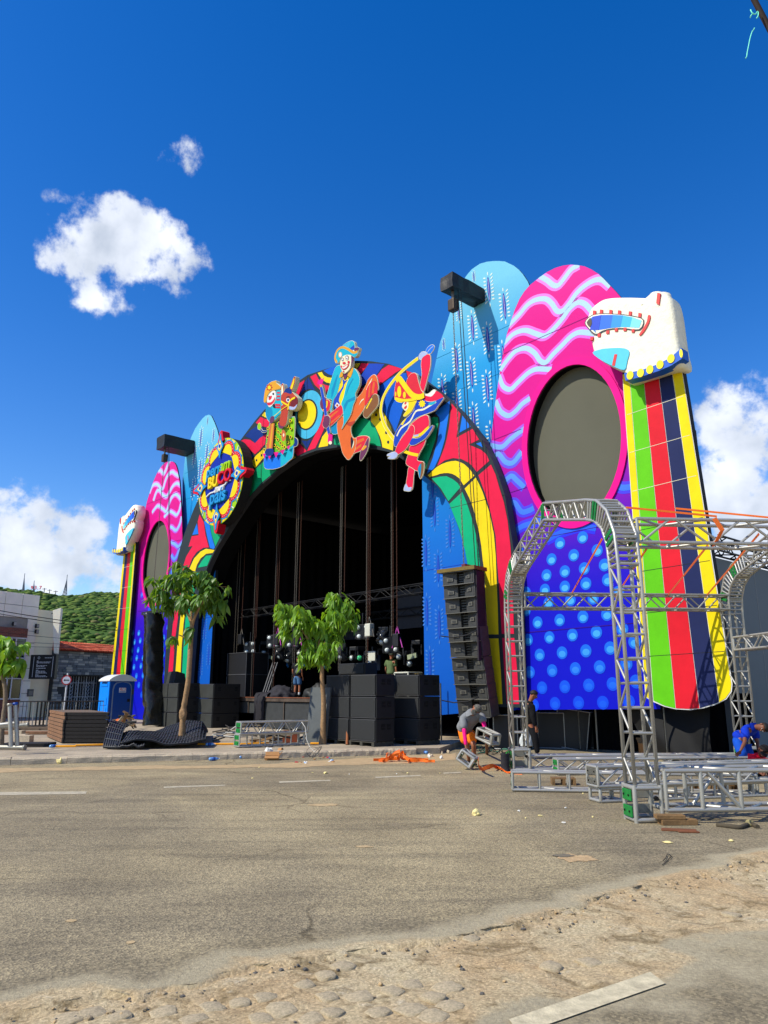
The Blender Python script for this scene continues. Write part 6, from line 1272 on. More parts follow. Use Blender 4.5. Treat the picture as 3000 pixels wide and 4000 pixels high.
case('flight_case', x, 1.6, DECKZ, 1.75, 1.2, 1.02, 'lower black case of the pair stacked at the left of the stage', edge=DE); case('flight_case', x, 1.6, DECKZ + 1.04, 1.75, 1.2, 1.0, 'upper black case of the pair stacked at the left of the stage', edge=DE)
for k, px in enumerate((1018, 1027, 1036)): o = rod('stage_pole', FA.w(FA.at(px + 12, 2705, -1)[0], .9, DECKZ), FA.w(FA.at(px - 4, 2635, -1)[0], 1.7, DECKZ + 1.55), .035, DE, None, 6); tag(o, 'dark pole leaning on the stacked stage cases', 'pole', 'leaning stage poles')
x, _ = FA.at(1595, 2655, -2.2); case('rack_case', x, 2.2, DECKZ, .75, .7, .95, 'rack case with a bright silver frame at the right of the stage', edge=PLATEW, er=.04); x, _ = FA.at(1625, 2655, -2.6); case('rack_case', x + .3, 2.5, DECKZ, .95, .7, .9, 'dark rack case with brass edges at the far right of the stage', edge=BARM, er=.025); x, _ = FA.at(1562, 2660, -2.0); case('rack_case', x, 1.9, DECKZ, .7, .6, .7, 'small equipment case between the man in green and the silver rack', edge=DE)
CLOTH = mat('dark_cloth', (34, 32, 38), .85, var=.25, vs=4, bump=.8, bs=6)
def heap(name, label, loc, sx_, sy, sz, m, amp=.25, fr=2.6, cat='cloth', rz=0.0):
    bm = bmesh.new(); bmesh.ops.create_icosphere(bm, subdivisions=4, radius=1)
    for v in bm.verts:
        c = v.co.copy(); n_ = noise.noise(c * fr) * amp + abs(noise.noise(c * fr * 2.2)) * amp * .7; v.co = Vector((c.x * sx_ * (1 + n_), c.y * sy * (1 + n_), max(-.02, c.z) * sz * (1 + n_)))
    o = obj(name, bm, m, None, True); o.location = loc; o.rotation_euler = (0, 0, rz); return tag(o, label, cat)
x, _ = FA.at(1085, 2705, -.3); heap('cloth_pile', 'crumpled dark cloth bundle lying on the edge of the stage', FA.w(x, .5, DECKZ), .68, .5, .46, CLOTH, rz=FA.a)
x, _ = FA.at(1210, 2690, -1.2); heap('cover_pile', 'heap of folded dark grey covers on the stage left of the trunk', FA.w(x + .3, 1.5, DECKZ), .62, .5, .52, mat('cover_grey', (34, 35, 33), .6, var=.3, vs=3, bump=.4, bs=3), .35, 1.8)
# cloth hanging over the deck edge
bm = bmesh.new(); vv = []; xh = FA.at(1012, 2760, .3)[0]
path = [(.3, DECKZ + .22), (-.05, DECKZ + .18), (-.26, DECKZ + .08), (-.31, DECKZ - .15), (-.3, DECKZ - .5), (-.32, DECKZ - .85), (-.3, DECKZ - 1.05)]
for k in range(21):
    u = k / 20 - .5; row = []
    for j, (y, z) in enumerate(path):
        w_ = (1.0, .95, .8, .62, .55, .52, .5)[j]; row.append(bm.verts.new((xh + u * w_ - .15 * (j < 2), y - .06 * math.sin(k * 1.7 + j * .3) - .05 * math.sin(k * 3.1), z + .03 * math.sin(k * 2.3))))
    vv.append(row)
for a, b in zip(vv, vv[1:]):
    for j in range(6): bm.faces.new((a[j], b[j], b[j + 1], a[j + 1]))
o = obj('hanging_cloth', bm, CLOTH, None, True); o.location = FM; o.rotation_euler = (0, 0, FA.a); tag(o, 'dark cloth hanging down over the front edge of the stage', 'cloth')

# ------------------------------------------------------------------ subwoofers
SUBB = mat('sub_paint', (17, 18, 19), .6, var=.25, vs=4, bump=.2, bs=60); SUBG = mat('sub_grille', (32, 34, 35), .7, var=.2, vs=30, bump=.8, bs=90)
SUBL = mat('sub_grille_pale', (44, 46, 43), .75, var=.25, vs=2, bump=.3, bs=60)
def make_sub(w, h, d, gm):
    t = empty('subwoofer'); bm = bmesh.new(); bbox(bm, (0, .03, 0), (w, d, h)); bmesh.ops.recalc_face_normals(bm, faces=bm.faces); bevel(bm, .018, 2); obj('cabinet', bm, SUBB, t)
    box('grille', (.03, .0, .035), (w - .03, .028, h - .035), gm, t, .008)
    for zz in (.012, h - .03): box('edge_strip', (.015, .004, zz), (w - .015, .029, zz + .018), DE, t)
    for yy in (.22, d - .28):
        hd = box('handle_recess', (w - .001, yy, h * .52), (w + .006, yy + .14, h * .78), mat('recess', (6, 6, 6), .9, var=0), t); box('handle_bar', (w + .0065, yy, h * .62), (w + .016, yy + .14, h * .65), SUBB, t)
    for q in ((.08, .08), (w - .08, .08), (.08, h - .08), (w - .08, h - .08)): box('bolt', (q[0] - .012, -.004, q[1] - .012), (q[0] + .012, 0, q[1] + .012), DE, t)
    return t
def copy_tree(o, parent=None):
    c = o.copy(); C.objects.link(c); c.parent = parent
    for ch in o.children: copy_tree(ch, c)
    return c
def stack(px, py_top, nx, nz, w, h, d, base, label_f, group, gm, D, lean=0.0, row_gap=.012):
    # px: photo column of the left front edge, D: distance; stacks stand in the stage frame
    p = at(px, 2760, D); v = Vector((p.x, p.y, 0)) - FA.m; X0, Y0 = v.dot(FA.x), v.dot(FA.y); proto = None; n_ = 0
    for j in range(nz):
        for i in range(nx):
            if proto is None: o = proto = make_sub(w, h, d, gm)
            else: o = copy_tree(proto)
            o.location = FA.w(X0 + i * (w + .015) + rnd.uniform(-.012, .012), Y0 + rnd.uniform(-.015, .015), base + j * (h + row_gap)); o.rotation_euler = (0, 0, FA.a + lean + rnd.uniform(-.006, .006)); tag(o, label_f(i, j), 'subwoofer', group); n_ += 1
    return X0, Y0
row_ = ('bottom', 'middle', 'top'); WOODD = mat('pallet_dark', (62, 60, 52), .9, var=.3, vs=6, bump=.3)
def pallet(X0, Y0, w, d, lab, z=.15, m=WOODD):
    t = empty('pallet', lab, 'pallet', tuple(FA.w(X0, Y0, z)), FA.a, 'pallets under the speakers')
    for k in range(5): box('slat', (0, d * k / 5, .1), (w, d * k / 5 + d * .16, .125), m, t)
    for k in range(3): box('block', (w * (k * .45), 0, 0), (w * (k * .45) + w * .1, d * .97, .099), m, t)
XA, YA_ = stack(1272, 0, 2, 3, 1.14, .605, .72, .28, lambda i, j: '%s subwoofer in the %s column of the stack right behind the thin tree' % (row_[j], ('left', 'right')[i]), 'subwoofers behind the thin tree', SUBG, 23.2)
pallet(XA - .02, YA_ - .02, 1.12, .76, 'dark pallet under the left column of subwoofers behind the thin tree'); pallet(XA + 1.15, YA_ - .02, 1.12, .76, 'dark pallet under the right column of subwoofers behind the thin tree')
XB, YB = stack(1535, 0, 1, 3, 1.12, .605, .86, .28, lambda i, j: '%s subwoofer of the shaded single column beside the blue side panel' % row_[j], 'subwoofers beside the blue side panel', SUBG, 22.9)
pallet(XB - .01, YB - .02, 1.12, .88, 'dark pallet under the shaded single column of subwoofers')
stack(612, 0, 2, 3, .98, .605, 1.02, .15, lambda i, j: '%s subwoofer in the %s column of the far left stack behind the tall tree' % (row_[j], ('left', 'right')[i]), 'subwoofers behind the tall tree', SUBL, 34.0)
stack(772, 0, 1, 3, 1.3, .60, 1.3, .13, lambda i, j: '%s subwoofer of the column between the tall tree and the stage deck' % row_[j], 'subwoofers left of the stage deck', SUBL, 33.2)
p = at(647, 2685, 34.6); e = empty('wedge_monitor', 'small dark wedge speaker lying on top of the far left subwoofers', 'speaker', (p.x, p.y, 2.0), FA.a)
bm = bmesh.new(); v = [bm.verts.new(q) for q in ((0, 0, 0), (.8, 0, 0), (.8, .6, 0), (0, .6, 0), (.0, .1, .52), (.8, .1, .52), (.8, .5, .42), (0, .5, .42))]
for f in ((0, 3, 2, 1), (4, 5, 6, 7), (0, 1, 5, 4), (1, 2, 6, 5), (2, 3, 7, 6), (3, 0, 4, 7)): bm.faces.new([v[i] for i in f])
obj('cabinet', bm, SUBL, e)
p = at(1345, 2650, 23.9); e = empty('wedge_monitor', 'black wedge monitor on top of the subwoofers behind the thin tree', 'speaker', (p.x, p.y, 2.14), FA.a); box('cabinet', (-.3, 0, 0), (1.0, .5, .36), SUBB, e, .03); box('grille', (-.25, -.02, .04), (.95, -.002, .32), SUBG, e)
# wooden prop leaning between the subwoofers
pb_, pt_ = at(1356, 2912, 22.3), at(1358, 2806, 22.6); pb_.z = .16; o = rod('timber_prop', pb_, pt_, .045, mat('timber_orange', (146, 86, 48), .8, var=.2, vs=5), None, 5); tag(o, 'reddish timber prop standing against the subwoofer stack', 'timber')

# ------------------------------------------------------------------ under the right wing: black skirt, truss feet, cases
sk = front('black_skirt', 'black cloth skirt hanging below the right wing of the stage', 'curtain')
bm = bmesh.new(); n = 90; a_, b_ = [], []
for k in range(n + 1):
    x = 8.2 + 8.6 * k / n; y = 2.1 + .06 * math.sin(k * 1.3) + .05 * math.sin(k * .7); a_.append(bm.verts.new((x, y, 0))); b_.append(bm.verts.new((x, y, 1.6)))
for k in range(n): bm.faces.new((a_[k], a_[k + 1], b_[k + 1], b_[k]))
obj('cloth', bm, BLACKC, sk, True)
bm = bmesh.new(); rows = []
for j in range(15):
    f = j / 14; row = []
    for k in range(31):
        g = k / 30; x = 14.15 + g * 2.45 - (1 - f) * (1 - g) * (-.0) ; xx = 14.15 + g * 2.45 + (1 - f) * (1 - g) * .75
        row.append(bm.verts.new((xx, .25 + .10 * math.sin(g * 9 + f * 3) + .16 * noise.noise(Vector((g * 3, f * 2, 1))) - .25 * (1 - f) * g, f * 1.5)))
    rows.append(row)
for a, b in zip(rows, rows[1:]):
    for k in range(30): bm.faces.new((a[k], a[k + 1], b[k + 1], b[k]))
obj('gathered_cloth', bm, mat('black_satin', (8, 8, 9), .8, var=.2, vs=3, bump=.4, bs=5), sk, True)
def leg_truss(px, pyt, pyb, off, lab, w=.3):
    q = FA.at(px, pyb, off); z1 = 1.9
    return truss_bar('support_truss', FA.w(q[0], -off, 0.02), FA.w(q[0], -off, z1), w, ALUD, lab, n=6, group='truss legs under the stage front')
for px, o, lab in ((1725, .1, 'short truss leg under the arch, right of the shaded subwoofers'), (2268, -1.3, 'truss leg in the dark under the right wing behind the cases'), (2605, .05, 'bright truss leg under the striped column beside the gathered cloth'), (2105, -.6, 'truss leg behind the man in black')): leg_truss(px, 2780, 2930, o, lab)
def pcase(px, py, Y, w, d, h, lab, rz, tilt=(0, 0)): p = gnd(px, py); case('flight_case', 0, 0, 0, w, d, h, lab, rz, tilt, CEDGE, 'open cases under the right wing', .022, world=(p.x, p.y, .02))
pcase(2150, 2922, 20, .95, .6, 1.0, 'black case with silver edges standing right of the man in black', R(-20)); pcase(2240, 2924, 20, .95, .7, 1.1, 'tilted black case with silver edges under the polka dot panel', R(-28), (0, R(8))); pcase(2325, 2922, 20, .95, .7, 1.0, 'dark tilted case right of the bigger tilted case', R(-24), (0, R(7))); pcase(1985, 2926, 20, .7, .6, .95, 'dark case half hidden behind the left truss post', R(-20))
# cardboard box by the truss leg
CARD = mat('cardboard', (168, 122, 74), .85, var=.12, vs=5)
def carton(px, py, w, d, h, lab, rz, z=0, flaps=True):
    p = gnd(px, py, z); t = empty('carton', lab, 'box', (p.x, p.y, z + .002), rz)
    for a, b in (((-w / 2, -d / 2, 0), (w / 2, -d / 2 + .012, h)), ((-w / 2, d / 2 - .012, 0), (w / 2, d / 2, h)), ((-w / 2, -d / 2 + .013, 0), (-w / 2 + .012, d / 2 - .013, h)), ((w / 2 - .012, -d / 2 + .013, 0), (w / 2, d / 2 - .013, h)), ((-w / 2 + .013, -d / 2 + .013, 0), (w / 2 - .013, d / 2 - .013, .012))): box('side', a, b, CARD, t)
    if flaps:
        box('flap', (-w / 2, -.012, 0), (w / 2, 0, d * .45), CARD, t, loc=(0, -d / 2, h), rot=(R(115), 0, 0)); box('flap', (0, -d / 2, 0), (.012, d / 2, d * .5), CARD, t, loc=(w / 2, 0, h), rot=(0, R(40), 0)); box('flap', (-w / 2, 0, 0), (w / 2, .012, d * .4), CARD, t, loc=(0, d / 2, h), rot=(R(-35), 0, 0))
    return t
carton(2545, 2950, .5, .4, .3, 'brown cardboard box in front of the bright truss leg', R(10))
# backstage side wall with roof truss
BW = mat('backstage_wall', (96, 104, 108), .7, var=.06, vs=1)
w0 = Vector((8.9, 19.7)); bwd = FA.y
bwl = empty('backstage_wall', 'plain grey backstage wall at the right edge behind the truss frame', 'wall', (w0.x, w0.y, 0), math.atan2(FA.y.y, FA.y.x))
box('wall', (0, -.001, 0), (22, .15, 5.15), BW, bwl)
for k in range(1, 9): box('seam', (k * 2.4, -.006, .05), (k * 2.4 + .02, -.0015, 5.1), GREYD, bwl)
truss_bar('roof_truss', (w0.x - .1, w0.y - .1, 5.5), tuple(Vector((w0.x, w0.y, 5.5)) + FA.y * 22), .42, BTR, 'dark roof truss running along the top of the grey backstage wall', n=44, r=.03)
bx = FA.at(2715, 1715, -.4); e = empty('side_bracket', 'small dark metal box bracket sticking out of the right edge of the striped column', 'bracket', tuple(FA.w(16.6, .2, bx[1])), FA.a); box('box', (-.3, -.1, -.22), (.22, .3, .26), mat('bracket_steel', (60, 58, 56), .5, .4, var=.3, vs=8), e, .02); rod('arm', (-.8, .1, 0), (-.3, .1, 0), .04, BTR, e); box('hole', (.225, 0, -.1), (.228, .2, .12), DARK, e)
# scaffold carrying the panels, behind them
for s in (1, -1):
    for x in (10.3, 12.8, 15.3): truss_bar('tower_truss', FA.w(s * x, 1.2, 0), FA.w(s * x, 1.2, 11.5 if x > 12 else 13.0), .4, ALUD, 'tall aluminium truss tower holding the %s wing panels' % ('right' if s > 0 else 'left'), n=24, group='truss towers behind the %s wing' % ('right' if s > 0 else 'left'))
# ------------------------------------------------------------------ trees
BARK = mat('young_bark', (150, 118, 82), .9, var=.25, vs=7, bump=.7, bs=18); BARKG = mat('grey_bark', (120, 104, 84), .9, var=.25, vs=7, bump=.7, bs=18)
def leaf_material(name, c, c2):
    m = bpy.data.materials.new(name); m.use_nodes = True; t = m.node_tree; b = t.nodes['Principled BSDF']; b.inputs['Roughness'].default_value = .42; b.inputs['Specular IOR Level'].default_value = .45
    oi = t.nodes.new('ShaderNodeObjectInfo'); r = t.nodes.new('ShaderNodeValToRGB'); r.color_ramp.elements[0].color = (*c, 1); r.color_ramp.elements[1].color = (*c2, 1); t.links.new(oi.outputs['Random'], r.inputs[0]); t.links.new(r.outputs[0], b.inputs['Base Color'])
    tr = t.nodes.new('ShaderNodeBsdfTranslucent'); tr.inputs[0].default_value = (c2[0] * 1.6, c2[1] * 1.5, c2[2] * .5, 1); mx_ = t.nodes.new('ShaderNodeMixShader'); mx_.inputs[0].default_value = .35
    t.links.new(b.outputs[0], mx_.inputs[1]); t.links.new(tr.outputs[0], mx_.inputs[2]); t.links.new(mx_.outputs[0], t.nodes['Material Output'].inputs[0]); return m
LEAFA = leaf_material('leaf_deep', (.06, .15, .022), (.16, .29, .035)); LEAFB = leaf_material('leaf_fresh', (.10, .23, .02), (.25, .43, .035))
def leaf_mesh(L, w, droop, m, seed, stalk=True):
    bm = bmesh.new(); n = 6; rows = []; r_ = random.Random(seed)
    for k in range(n + 1):
        u = k / n; y = L * u; z = -droop * L * u * u + .02; hw = w * math.sin(math.pi * min(1, u * .97 + .03)) ** .8 * (1.1 - .35 * u); tw = r_.uniform(-.15, .15) * u
        rows.append([bm.verts.new((-hw, y, z + hw * .35 - tw * hw)), bm.verts.new((0, y, z)), bm.verts.new((hw, y, z + hw * .35 + tw * hw))])
    for a, b in zip(rows, rows[1:]):
        for i in (0, 1): bm.faces.new((a[i], a[i + 1], b[i + 1], b[i])).smooth = True
    me = bpy.data.meshes.new('leaf'); bm.to_mesh(me); bm.free(); me.materials.append(m); return me
def tree(name, label, base, trunk_px, Y, clusters, m, L, w, seed, nleaf=300, bark=BARK, r0=.085, per=(9, 13), blade=(0.2, .9)):
    r_ = random.Random(seed); bp = Vector(base); t = empty(name, label, 'tree', tuple(bp))
    for i, (pts, ra, rb) in enumerate(trunk_px):
        w_ = [at(x, y, Y + dy) - bp for x, y, dy in pts]
        if i == 0: w_[0] = Vector((w_[0].x, w_[0].y, -.1))
        s_ = smooth_poly([tuple(q) for q in w_], 5, False); n = len(s_)
        rs = [(ra + (rb - ra) * k / (n - 1)) * (1 + .16 * noise.noise(Vector((k * .7, i, seed)))) for k in range(n)]
        if i == 0:
            for k in range(min(4, n)): rs[k] *= 1.35 - .09 * k
        bm = bmesh.new(); tubebm(bm, s_, rs, 10); obj('trunk' if i == 0 else 'branch', bm, bark, t)
    ms = [leaf_mesh(L * a, w * a, d, m, k) for k, (a, d) in enumerate(((1, .35), (.85, .7), (1.1, .55), (.7, .2), (.95, .9)))]
    cr_ = empty('crown'); cr_.parent = t; todo = []
    for (px, py, dy, rad, k) in clusters:
        c = at(px, py, Y + dy) - bp
        for q in range(k):
            tip = c + Vector((r_.gauss(0, rad), r_.gauss(0, rad), r_.gauss(0, rad * .6)))
            for j in range(r_.randint(*per)):
                a = r_.uniform(0, 2 * math.pi); pitch = -r_.uniform(*blade) ; todo.append((tip + Vector((r_.gauss(0, .05), r_.gauss(0, .05), r_.gauss(0, .05))), a, pitch, r_.uniform(.75, 1.15), r_.randrange(5), r_.uniform(-.5, .5)))
            rod('twig', c * .9 + (tip * .1), tip, .008, bark, t, 4) if q % 3 == 0 else None
    r_.shuffle(todo); sm = bmesh.new(); extra = 0
    for i, (p, a, pt, s, k, rl) in enumerate(todo):
        if i < nleaf: link('leaf', ms[k], cr_, p, (pt, rl, a), (s, s, s))
        else:
            Mx = Matrix.Translation(p) @ Euler((pt, rl, a)).to_matrix().to_4x4() @ Matrix.Scale(s, 4); me = ms[k]; vs = [sm.verts.new(Mx @ v.co) for v in me.vertices]
            for pl in me.polygons: sm.faces.new([vs[q] for q in pl.vertices]).smooth = True
            extra += 1
    if extra:
        o = obj('foliage', sm, m, t); o['kind'] = 'stuff'
    else: sm.free()
    return t
# tall tree on the left
Y1 = 22.3
b = at(713, 2845, Y1); b.z = .15
cl = [(650, 2265, 0, .26, 7), (720, 2262, .2, .3, 8), (790, 2262, 0, .28, 7), (850, 2290, -.2, .24, 6), (630, 2320, -.3, .2, 5), (690, 2330, .5, .3, 6), (760, 2330, -.4, .3, 7), (830, 2345, .3, .26, 6), (868, 2345, 0, .12, 2), (648, 2360, .2, .14, 2), (812, 2365, .2, .14, 2), (697, 2492, .0, .08, 1), (730, 2470, -.1, .05, 1), (690, 2240, .3, .2, 4), (760, 2240, 0, .2, 4)]
tree('street_tree', 'tall young tree with a wide umbrella crown in front of the left oval screen', b, [([(713, 2862, 0), (715, 2790, 0), (722, 2740, 0), (735, 2660, 0), (742, 2560, 0), (747, 2480, 0), (750, 2440, 0)], .085, .062), ([(750, 2445, 0), (735, 2400, .1), (700, 2340, .2), (660, 2290, .1)], .05, .02), ([(750, 2445, 0), (765, 2400, -.1), (800, 2340, -.1), (840, 2300, -.2)], .05, .02), ([(742, 2470, 0), (748, 2400, 0), (740, 2300, .1)], .04, .015), ([(742, 2510, 0), (720, 2490, 0), (698, 2480, .0)], .03, .012)], Y1, cl, LEAFA, .36, .072, 4, per=(9, 13), blade=(.15, 1.15))
bk = bpy.data.objects['street_tree']
bm = bmesh.new(); bmesh.ops.create_icosphere(bm, subdivisions=3, radius=.115)
for v in bm.verts: v.co = Vector((v.co.x, v.co.y, v.co.z * 1.9)) * (1 + .3 * noise.noise(v.co * 14))
q = at(716, 2792, Y1) - Vector(bk.location); obj('burl', bm, BARK, bk, True, loc=q)
# thin tree in the middle
Y2 = 22.6
b = at(1260, 2905, Y2); b.z = .15
cl = [(1130, 2385, 0, .22, 7), (1100, 2410, .1, .14, 4), (1165, 2400, -.2, .18, 5), (1140, 2440, .1, .16, 4), (1128, 2472, 0, .1, 2), (1185, 2430, 0, .12, 3), (1310, 2340, .0, .2, 6), (1345, 2360, .2, .2, 6), (1375, 2390, 0, .14, 5), (1320, 2400, -.2, .2, 6), (1360, 2430, .1, .18, 5), (1290, 2330, .1, .12, 4), (1215, 2445, .2, .16, 5), (1250, 2450, -.1, .18, 5), (1290, 2430, .2, .16, 4), (1235, 2490, .1, .2, 5), (1270, 2500, -.2, .18, 5), (1300, 2480, .1, .14, 4), (1190, 2540, 0, .12, 3), (1235, 2540, .1, .16, 4), (1265, 2555, -.1, .14, 4), (1285, 2540, .1, .1, 2), (1210, 2565, .2, .08, 2), (1185, 2560, 0, .08, 2)]
tree('street_tree', 'thin young tree with a forked crown in front of the middle subwoofers', b, [([(1260, 2915, 0), (1262, 2830, 0), (1264, 2740, 0), (1258, 2660, 0), (1258, 2590, 0)], .085, .058), ([(1258, 2598, 0), (1230, 2550, 0), (1205, 2500, .0), (1165, 2440, 0), (1140, 2400, 0)], .048, .014), ([(1260, 2598, 0), (1278, 2545, 0), (1294, 2480, .1), (1320, 2410, .1), (1345, 2370, .1)], .05, .014), ([(1240, 2565, 0), (1248, 2500, .1), (1252, 2450, 0)], .03, .012), ([(1215, 2520, 0), (1200, 2535, 0), (1190, 2545, 0)], .02, .01)], Y2, cl, LEAFB, .31, .054, 9, per=(10, 14), blade=(.2, 1.25))
# small tree cut by the left frame edge
Y3 = 21.0
b = at(5, 2900, Y3); b.z = .15
cl = [(20, 2510, 0, .14, 4), (50, 2520, 0, .1, 3), (-10, 2530, 0, .16, 4), (30, 2550, .1, .16, 4), (60, 2580, 0, .1, 3), (10, 2600, -.1, .14, 3), (50, 2600, .1, .1, 2), (-30, 2570, 0, .16, 4), (25, 2620, 0, .06, 1)]
tree('street_tree', 'small broad-leaved tree cut off by the left edge of the picture', b, [([(5, 2905, 0), (10, 2830, 0), (20, 2750, 0), (20, 2690, 0), (10, 2640, 0), (8, 2600, 0)], .07, .05), ([(9, 2640, 0), (25, 2590, 0), (35, 2540, .1)], .035, .014), ([(9, 2640, 0), (-5, 2580, 0), (-10, 2540, 0)], .035, .014)], Y3, cl, LEAFB, .30, .095, 15, bark=BARKG, blade=(.3, 1.1), per=(6, 9))
# ------------------------------------------------------------------ aluminium truss frame on the road
GRN = mat('plate_green', (20, 120, 50), .5, .1, var=.25, vs=9); STRAP = mat('strap_orange', (236, 110, 24), .6, var=.1)
AN, AF = Vector((3.41, 10.40, 0)), Vector((2.92, 16.8, 0)); AD = (AF - AN).normalized(); AS = Vector((AD.y, -AD.x, 0)); SPAN = (AF - AN).length
CL = [(0, .46), (0, 3.38), (.05, 3.78), (.24, 4.10), (.56, 4.31), (.98, 4.43), (SPAN / 2, 4.94)]
CL = CL + [(SPAN - t, z) for t, z in CL[-2::-1]]
HW = .155
def arch(off, label):
    o = AN + AS * off; t = empty('truss_arch', label, 'truss arch', tuple(o), 0, 'gable shaped truss arches')
    n = len(CL); inn, out = [], []
    for i, p in enumerate(CL):
        a, b = Vector(CL[max(0, i - 1)]), Vector(CL[min(n - 1, i + 1)]); d = (b - a).normalized(); nn = Vector((-d.y, d.x)); k = 1.0
        if 0 < i < n - 1:
            e1 = (Vector(CL[i]) - a).normalized(); k = 1 / max(.5, (e1.dot(d)))
        out.append((p[0] + nn.x * HW * k, p[1] + nn.y * HW * k)); inn.append((p[0] - nn.x * HW * k, p[1] - nn.y * HW * k))
    W3 = lambda q, s: AD * q[0] + AS * (s * HW) + Vector((0, 0, q[1]))
    for path in (inn, out):
        for s in (-1, 1): tube('chord', [W3(q, s) for q in path], .026, ALU, t, 10)
    def lerp(path, i, u): a, b = path[i], path[i + 1]; return (a[0] + (b[0] - a[0]) * u, a[1] + (b[1] - a[1]) * u)
    for i in range(n - 1):
        L = (Vector(CL[i + 1]) - Vector(CL[i])).length; corner = i in (1, 2, 3, 4, n - 6, n - 5, n - 4, n - 3)
        m = 4 if corner else max(2, round(L / (.34 if i in (0, n - 2) else .3)))
        for k in range(m + 1):
            u = k / m
            for path in (inn, out):               # rungs across
                if not (k == m and corner): rod('rung', W3(lerp(path, i, u), -1), W3(lerp(path, i, u), 1), .019 if not corner else .021, ALU, t, 8)
            if k < m:
                u2 = (k + 1) / m
                for s in (-1, 1):
                    if corner: rod('rung', W3(lerp(inn, i, u), s), W3(lerp(out, i, u), s), .019, ALU, t, 8)
                    else:
                        a, b = (lerp(inn, i, u), lerp(out, i, u2)) if k % 2 else (lerp(out, i, u), lerp(inn, i, u2)); rod('brace', W3(a, s), W3(b, s), .017, ALU, t, 8)
    for i in (2, 4, 6, n - 5, n - 3):             # green joint plates
        for path in (inn, out):
            for u, w_ in ((-.07, .05), (.05, .05)):
                p = Vector(path[min(i, n - 1)]); d = (Vector(path[min(i + 1, n - 1)]) - Vector(path[i])).normalized(); c = p + d * u
                bm = bmesh.new(); M_ = Matrix((( AS.x, AD.x * d.x, -AD.x * d.y, 0), (AS.y, AD.y * d.x, -AD.y * d.y, 0), (0, d.y, d.x, 0), (0, 0, 0, 1))); M_.translation = AD * c.x + Vector((0, 0, c.y)); bbox(bm, (-HW * .92, -w_ / 2, -.012), (HW * .92, w_ / 2, .012), M=M_); obj('joint_plate', bm, ALUD, t)
        for s in (-1, 1):
            p = (Vector(inn[i]) + Vector(out[i])) / 2; d = (Vector(CL[i + 1]) - Vector(CL[i - 1])).normalized(); bm = bmesh.new(); M_ = Matrix(((AS.x, AD.x * d.x, -AD.x * d.y, 0), (AS.y, AD.y * d.x, -AD.y * d.y, 0), (0, d.y, d.x, 0), (0, 0, 0, 1))); M_.translation = AD * p.x + AS * (s * (HW + .022)) + Vector((0, 0, p.y))
            for u in (-.07, .04): bbox(bm, (-.008, u, -HW * .9), (.008, u + .06, HW * .9), M=M_)
            obj('joint_plate', bm, GRN, t)
    for tt in (0, SPAN):                          # sleeve blocks at the feet
        c = AD * tt; h = .175
        for a in (-1, 1):
            for b in (-1, 1): rod('foot_post', c + AS * a * h + AD * b * h, c + AS * a * h + AD * b * h + Vector((0, 0, .46)), .03, ALU, t, 10)
            for zz in (.035, .425):
                rod('foot_rail', c + AS * h + AD * a * h + Vector((0, 0, zz)), c - AS * h + AD * a * h + Vector((0, 0, zz)), .03, ALU, t, 10); rod('foot_rail', c + AD * h + AS * a * h + Vector((0, 0, zz)), c - AD * h + AS * a * h + Vector((0, 0, zz)), .03, ALU, t, 10)
        for zz in (.06, .26):
            M_ = Matrix(((AS.x, AD.x, 0, 0), (AS.y, AD.y, 0, 0), (0, 0, 1, 0), (0, 0, 0, 1))); M_.translation = c - AS * (h + .034) + Vector((0, 0, zz)); bm = bmesh.new(); bbox(bm, (-.01, -h * .8, 0), (.012, h * .8, .14), M=M_); bmesh.ops.recalc_face_normals(bm, faces=bm.faces); bevel(bm, .01, 2); o2 = obj('foot_plate', bm, GRN, t)
            for b in (-1, 1):
                p = c - AS * (h + .045) + AD * b * .08 + Vector((0, 0, zz + .07)); rod('bolt', p, p - AS * .012, .014, BTR, t, 6)
        rod('bolt', c + AS * .1 - AD * (h + .0) + Vector((0, 0, .3)), c + AS * .1 - AD * (h + .04) + Vector((0, 0, .3)), .03, BTR, t, 8)
        for zz in (.07, .27): box('foot_back', (-h, -.004, zz), (h, .004, zz + .12), ALUD, t, loc=tuple(c + AD * h * .9), rot=(0, 0, math.atan2(AS.y, AS.x)))
    return t
arch(0, 'tall gable shaped truss arch nearest the camera, with its foot on the road'); BEAMX = 5.12
arch(BEAMX, 'second gable shaped truss arch at the right, mostly outside the picture')
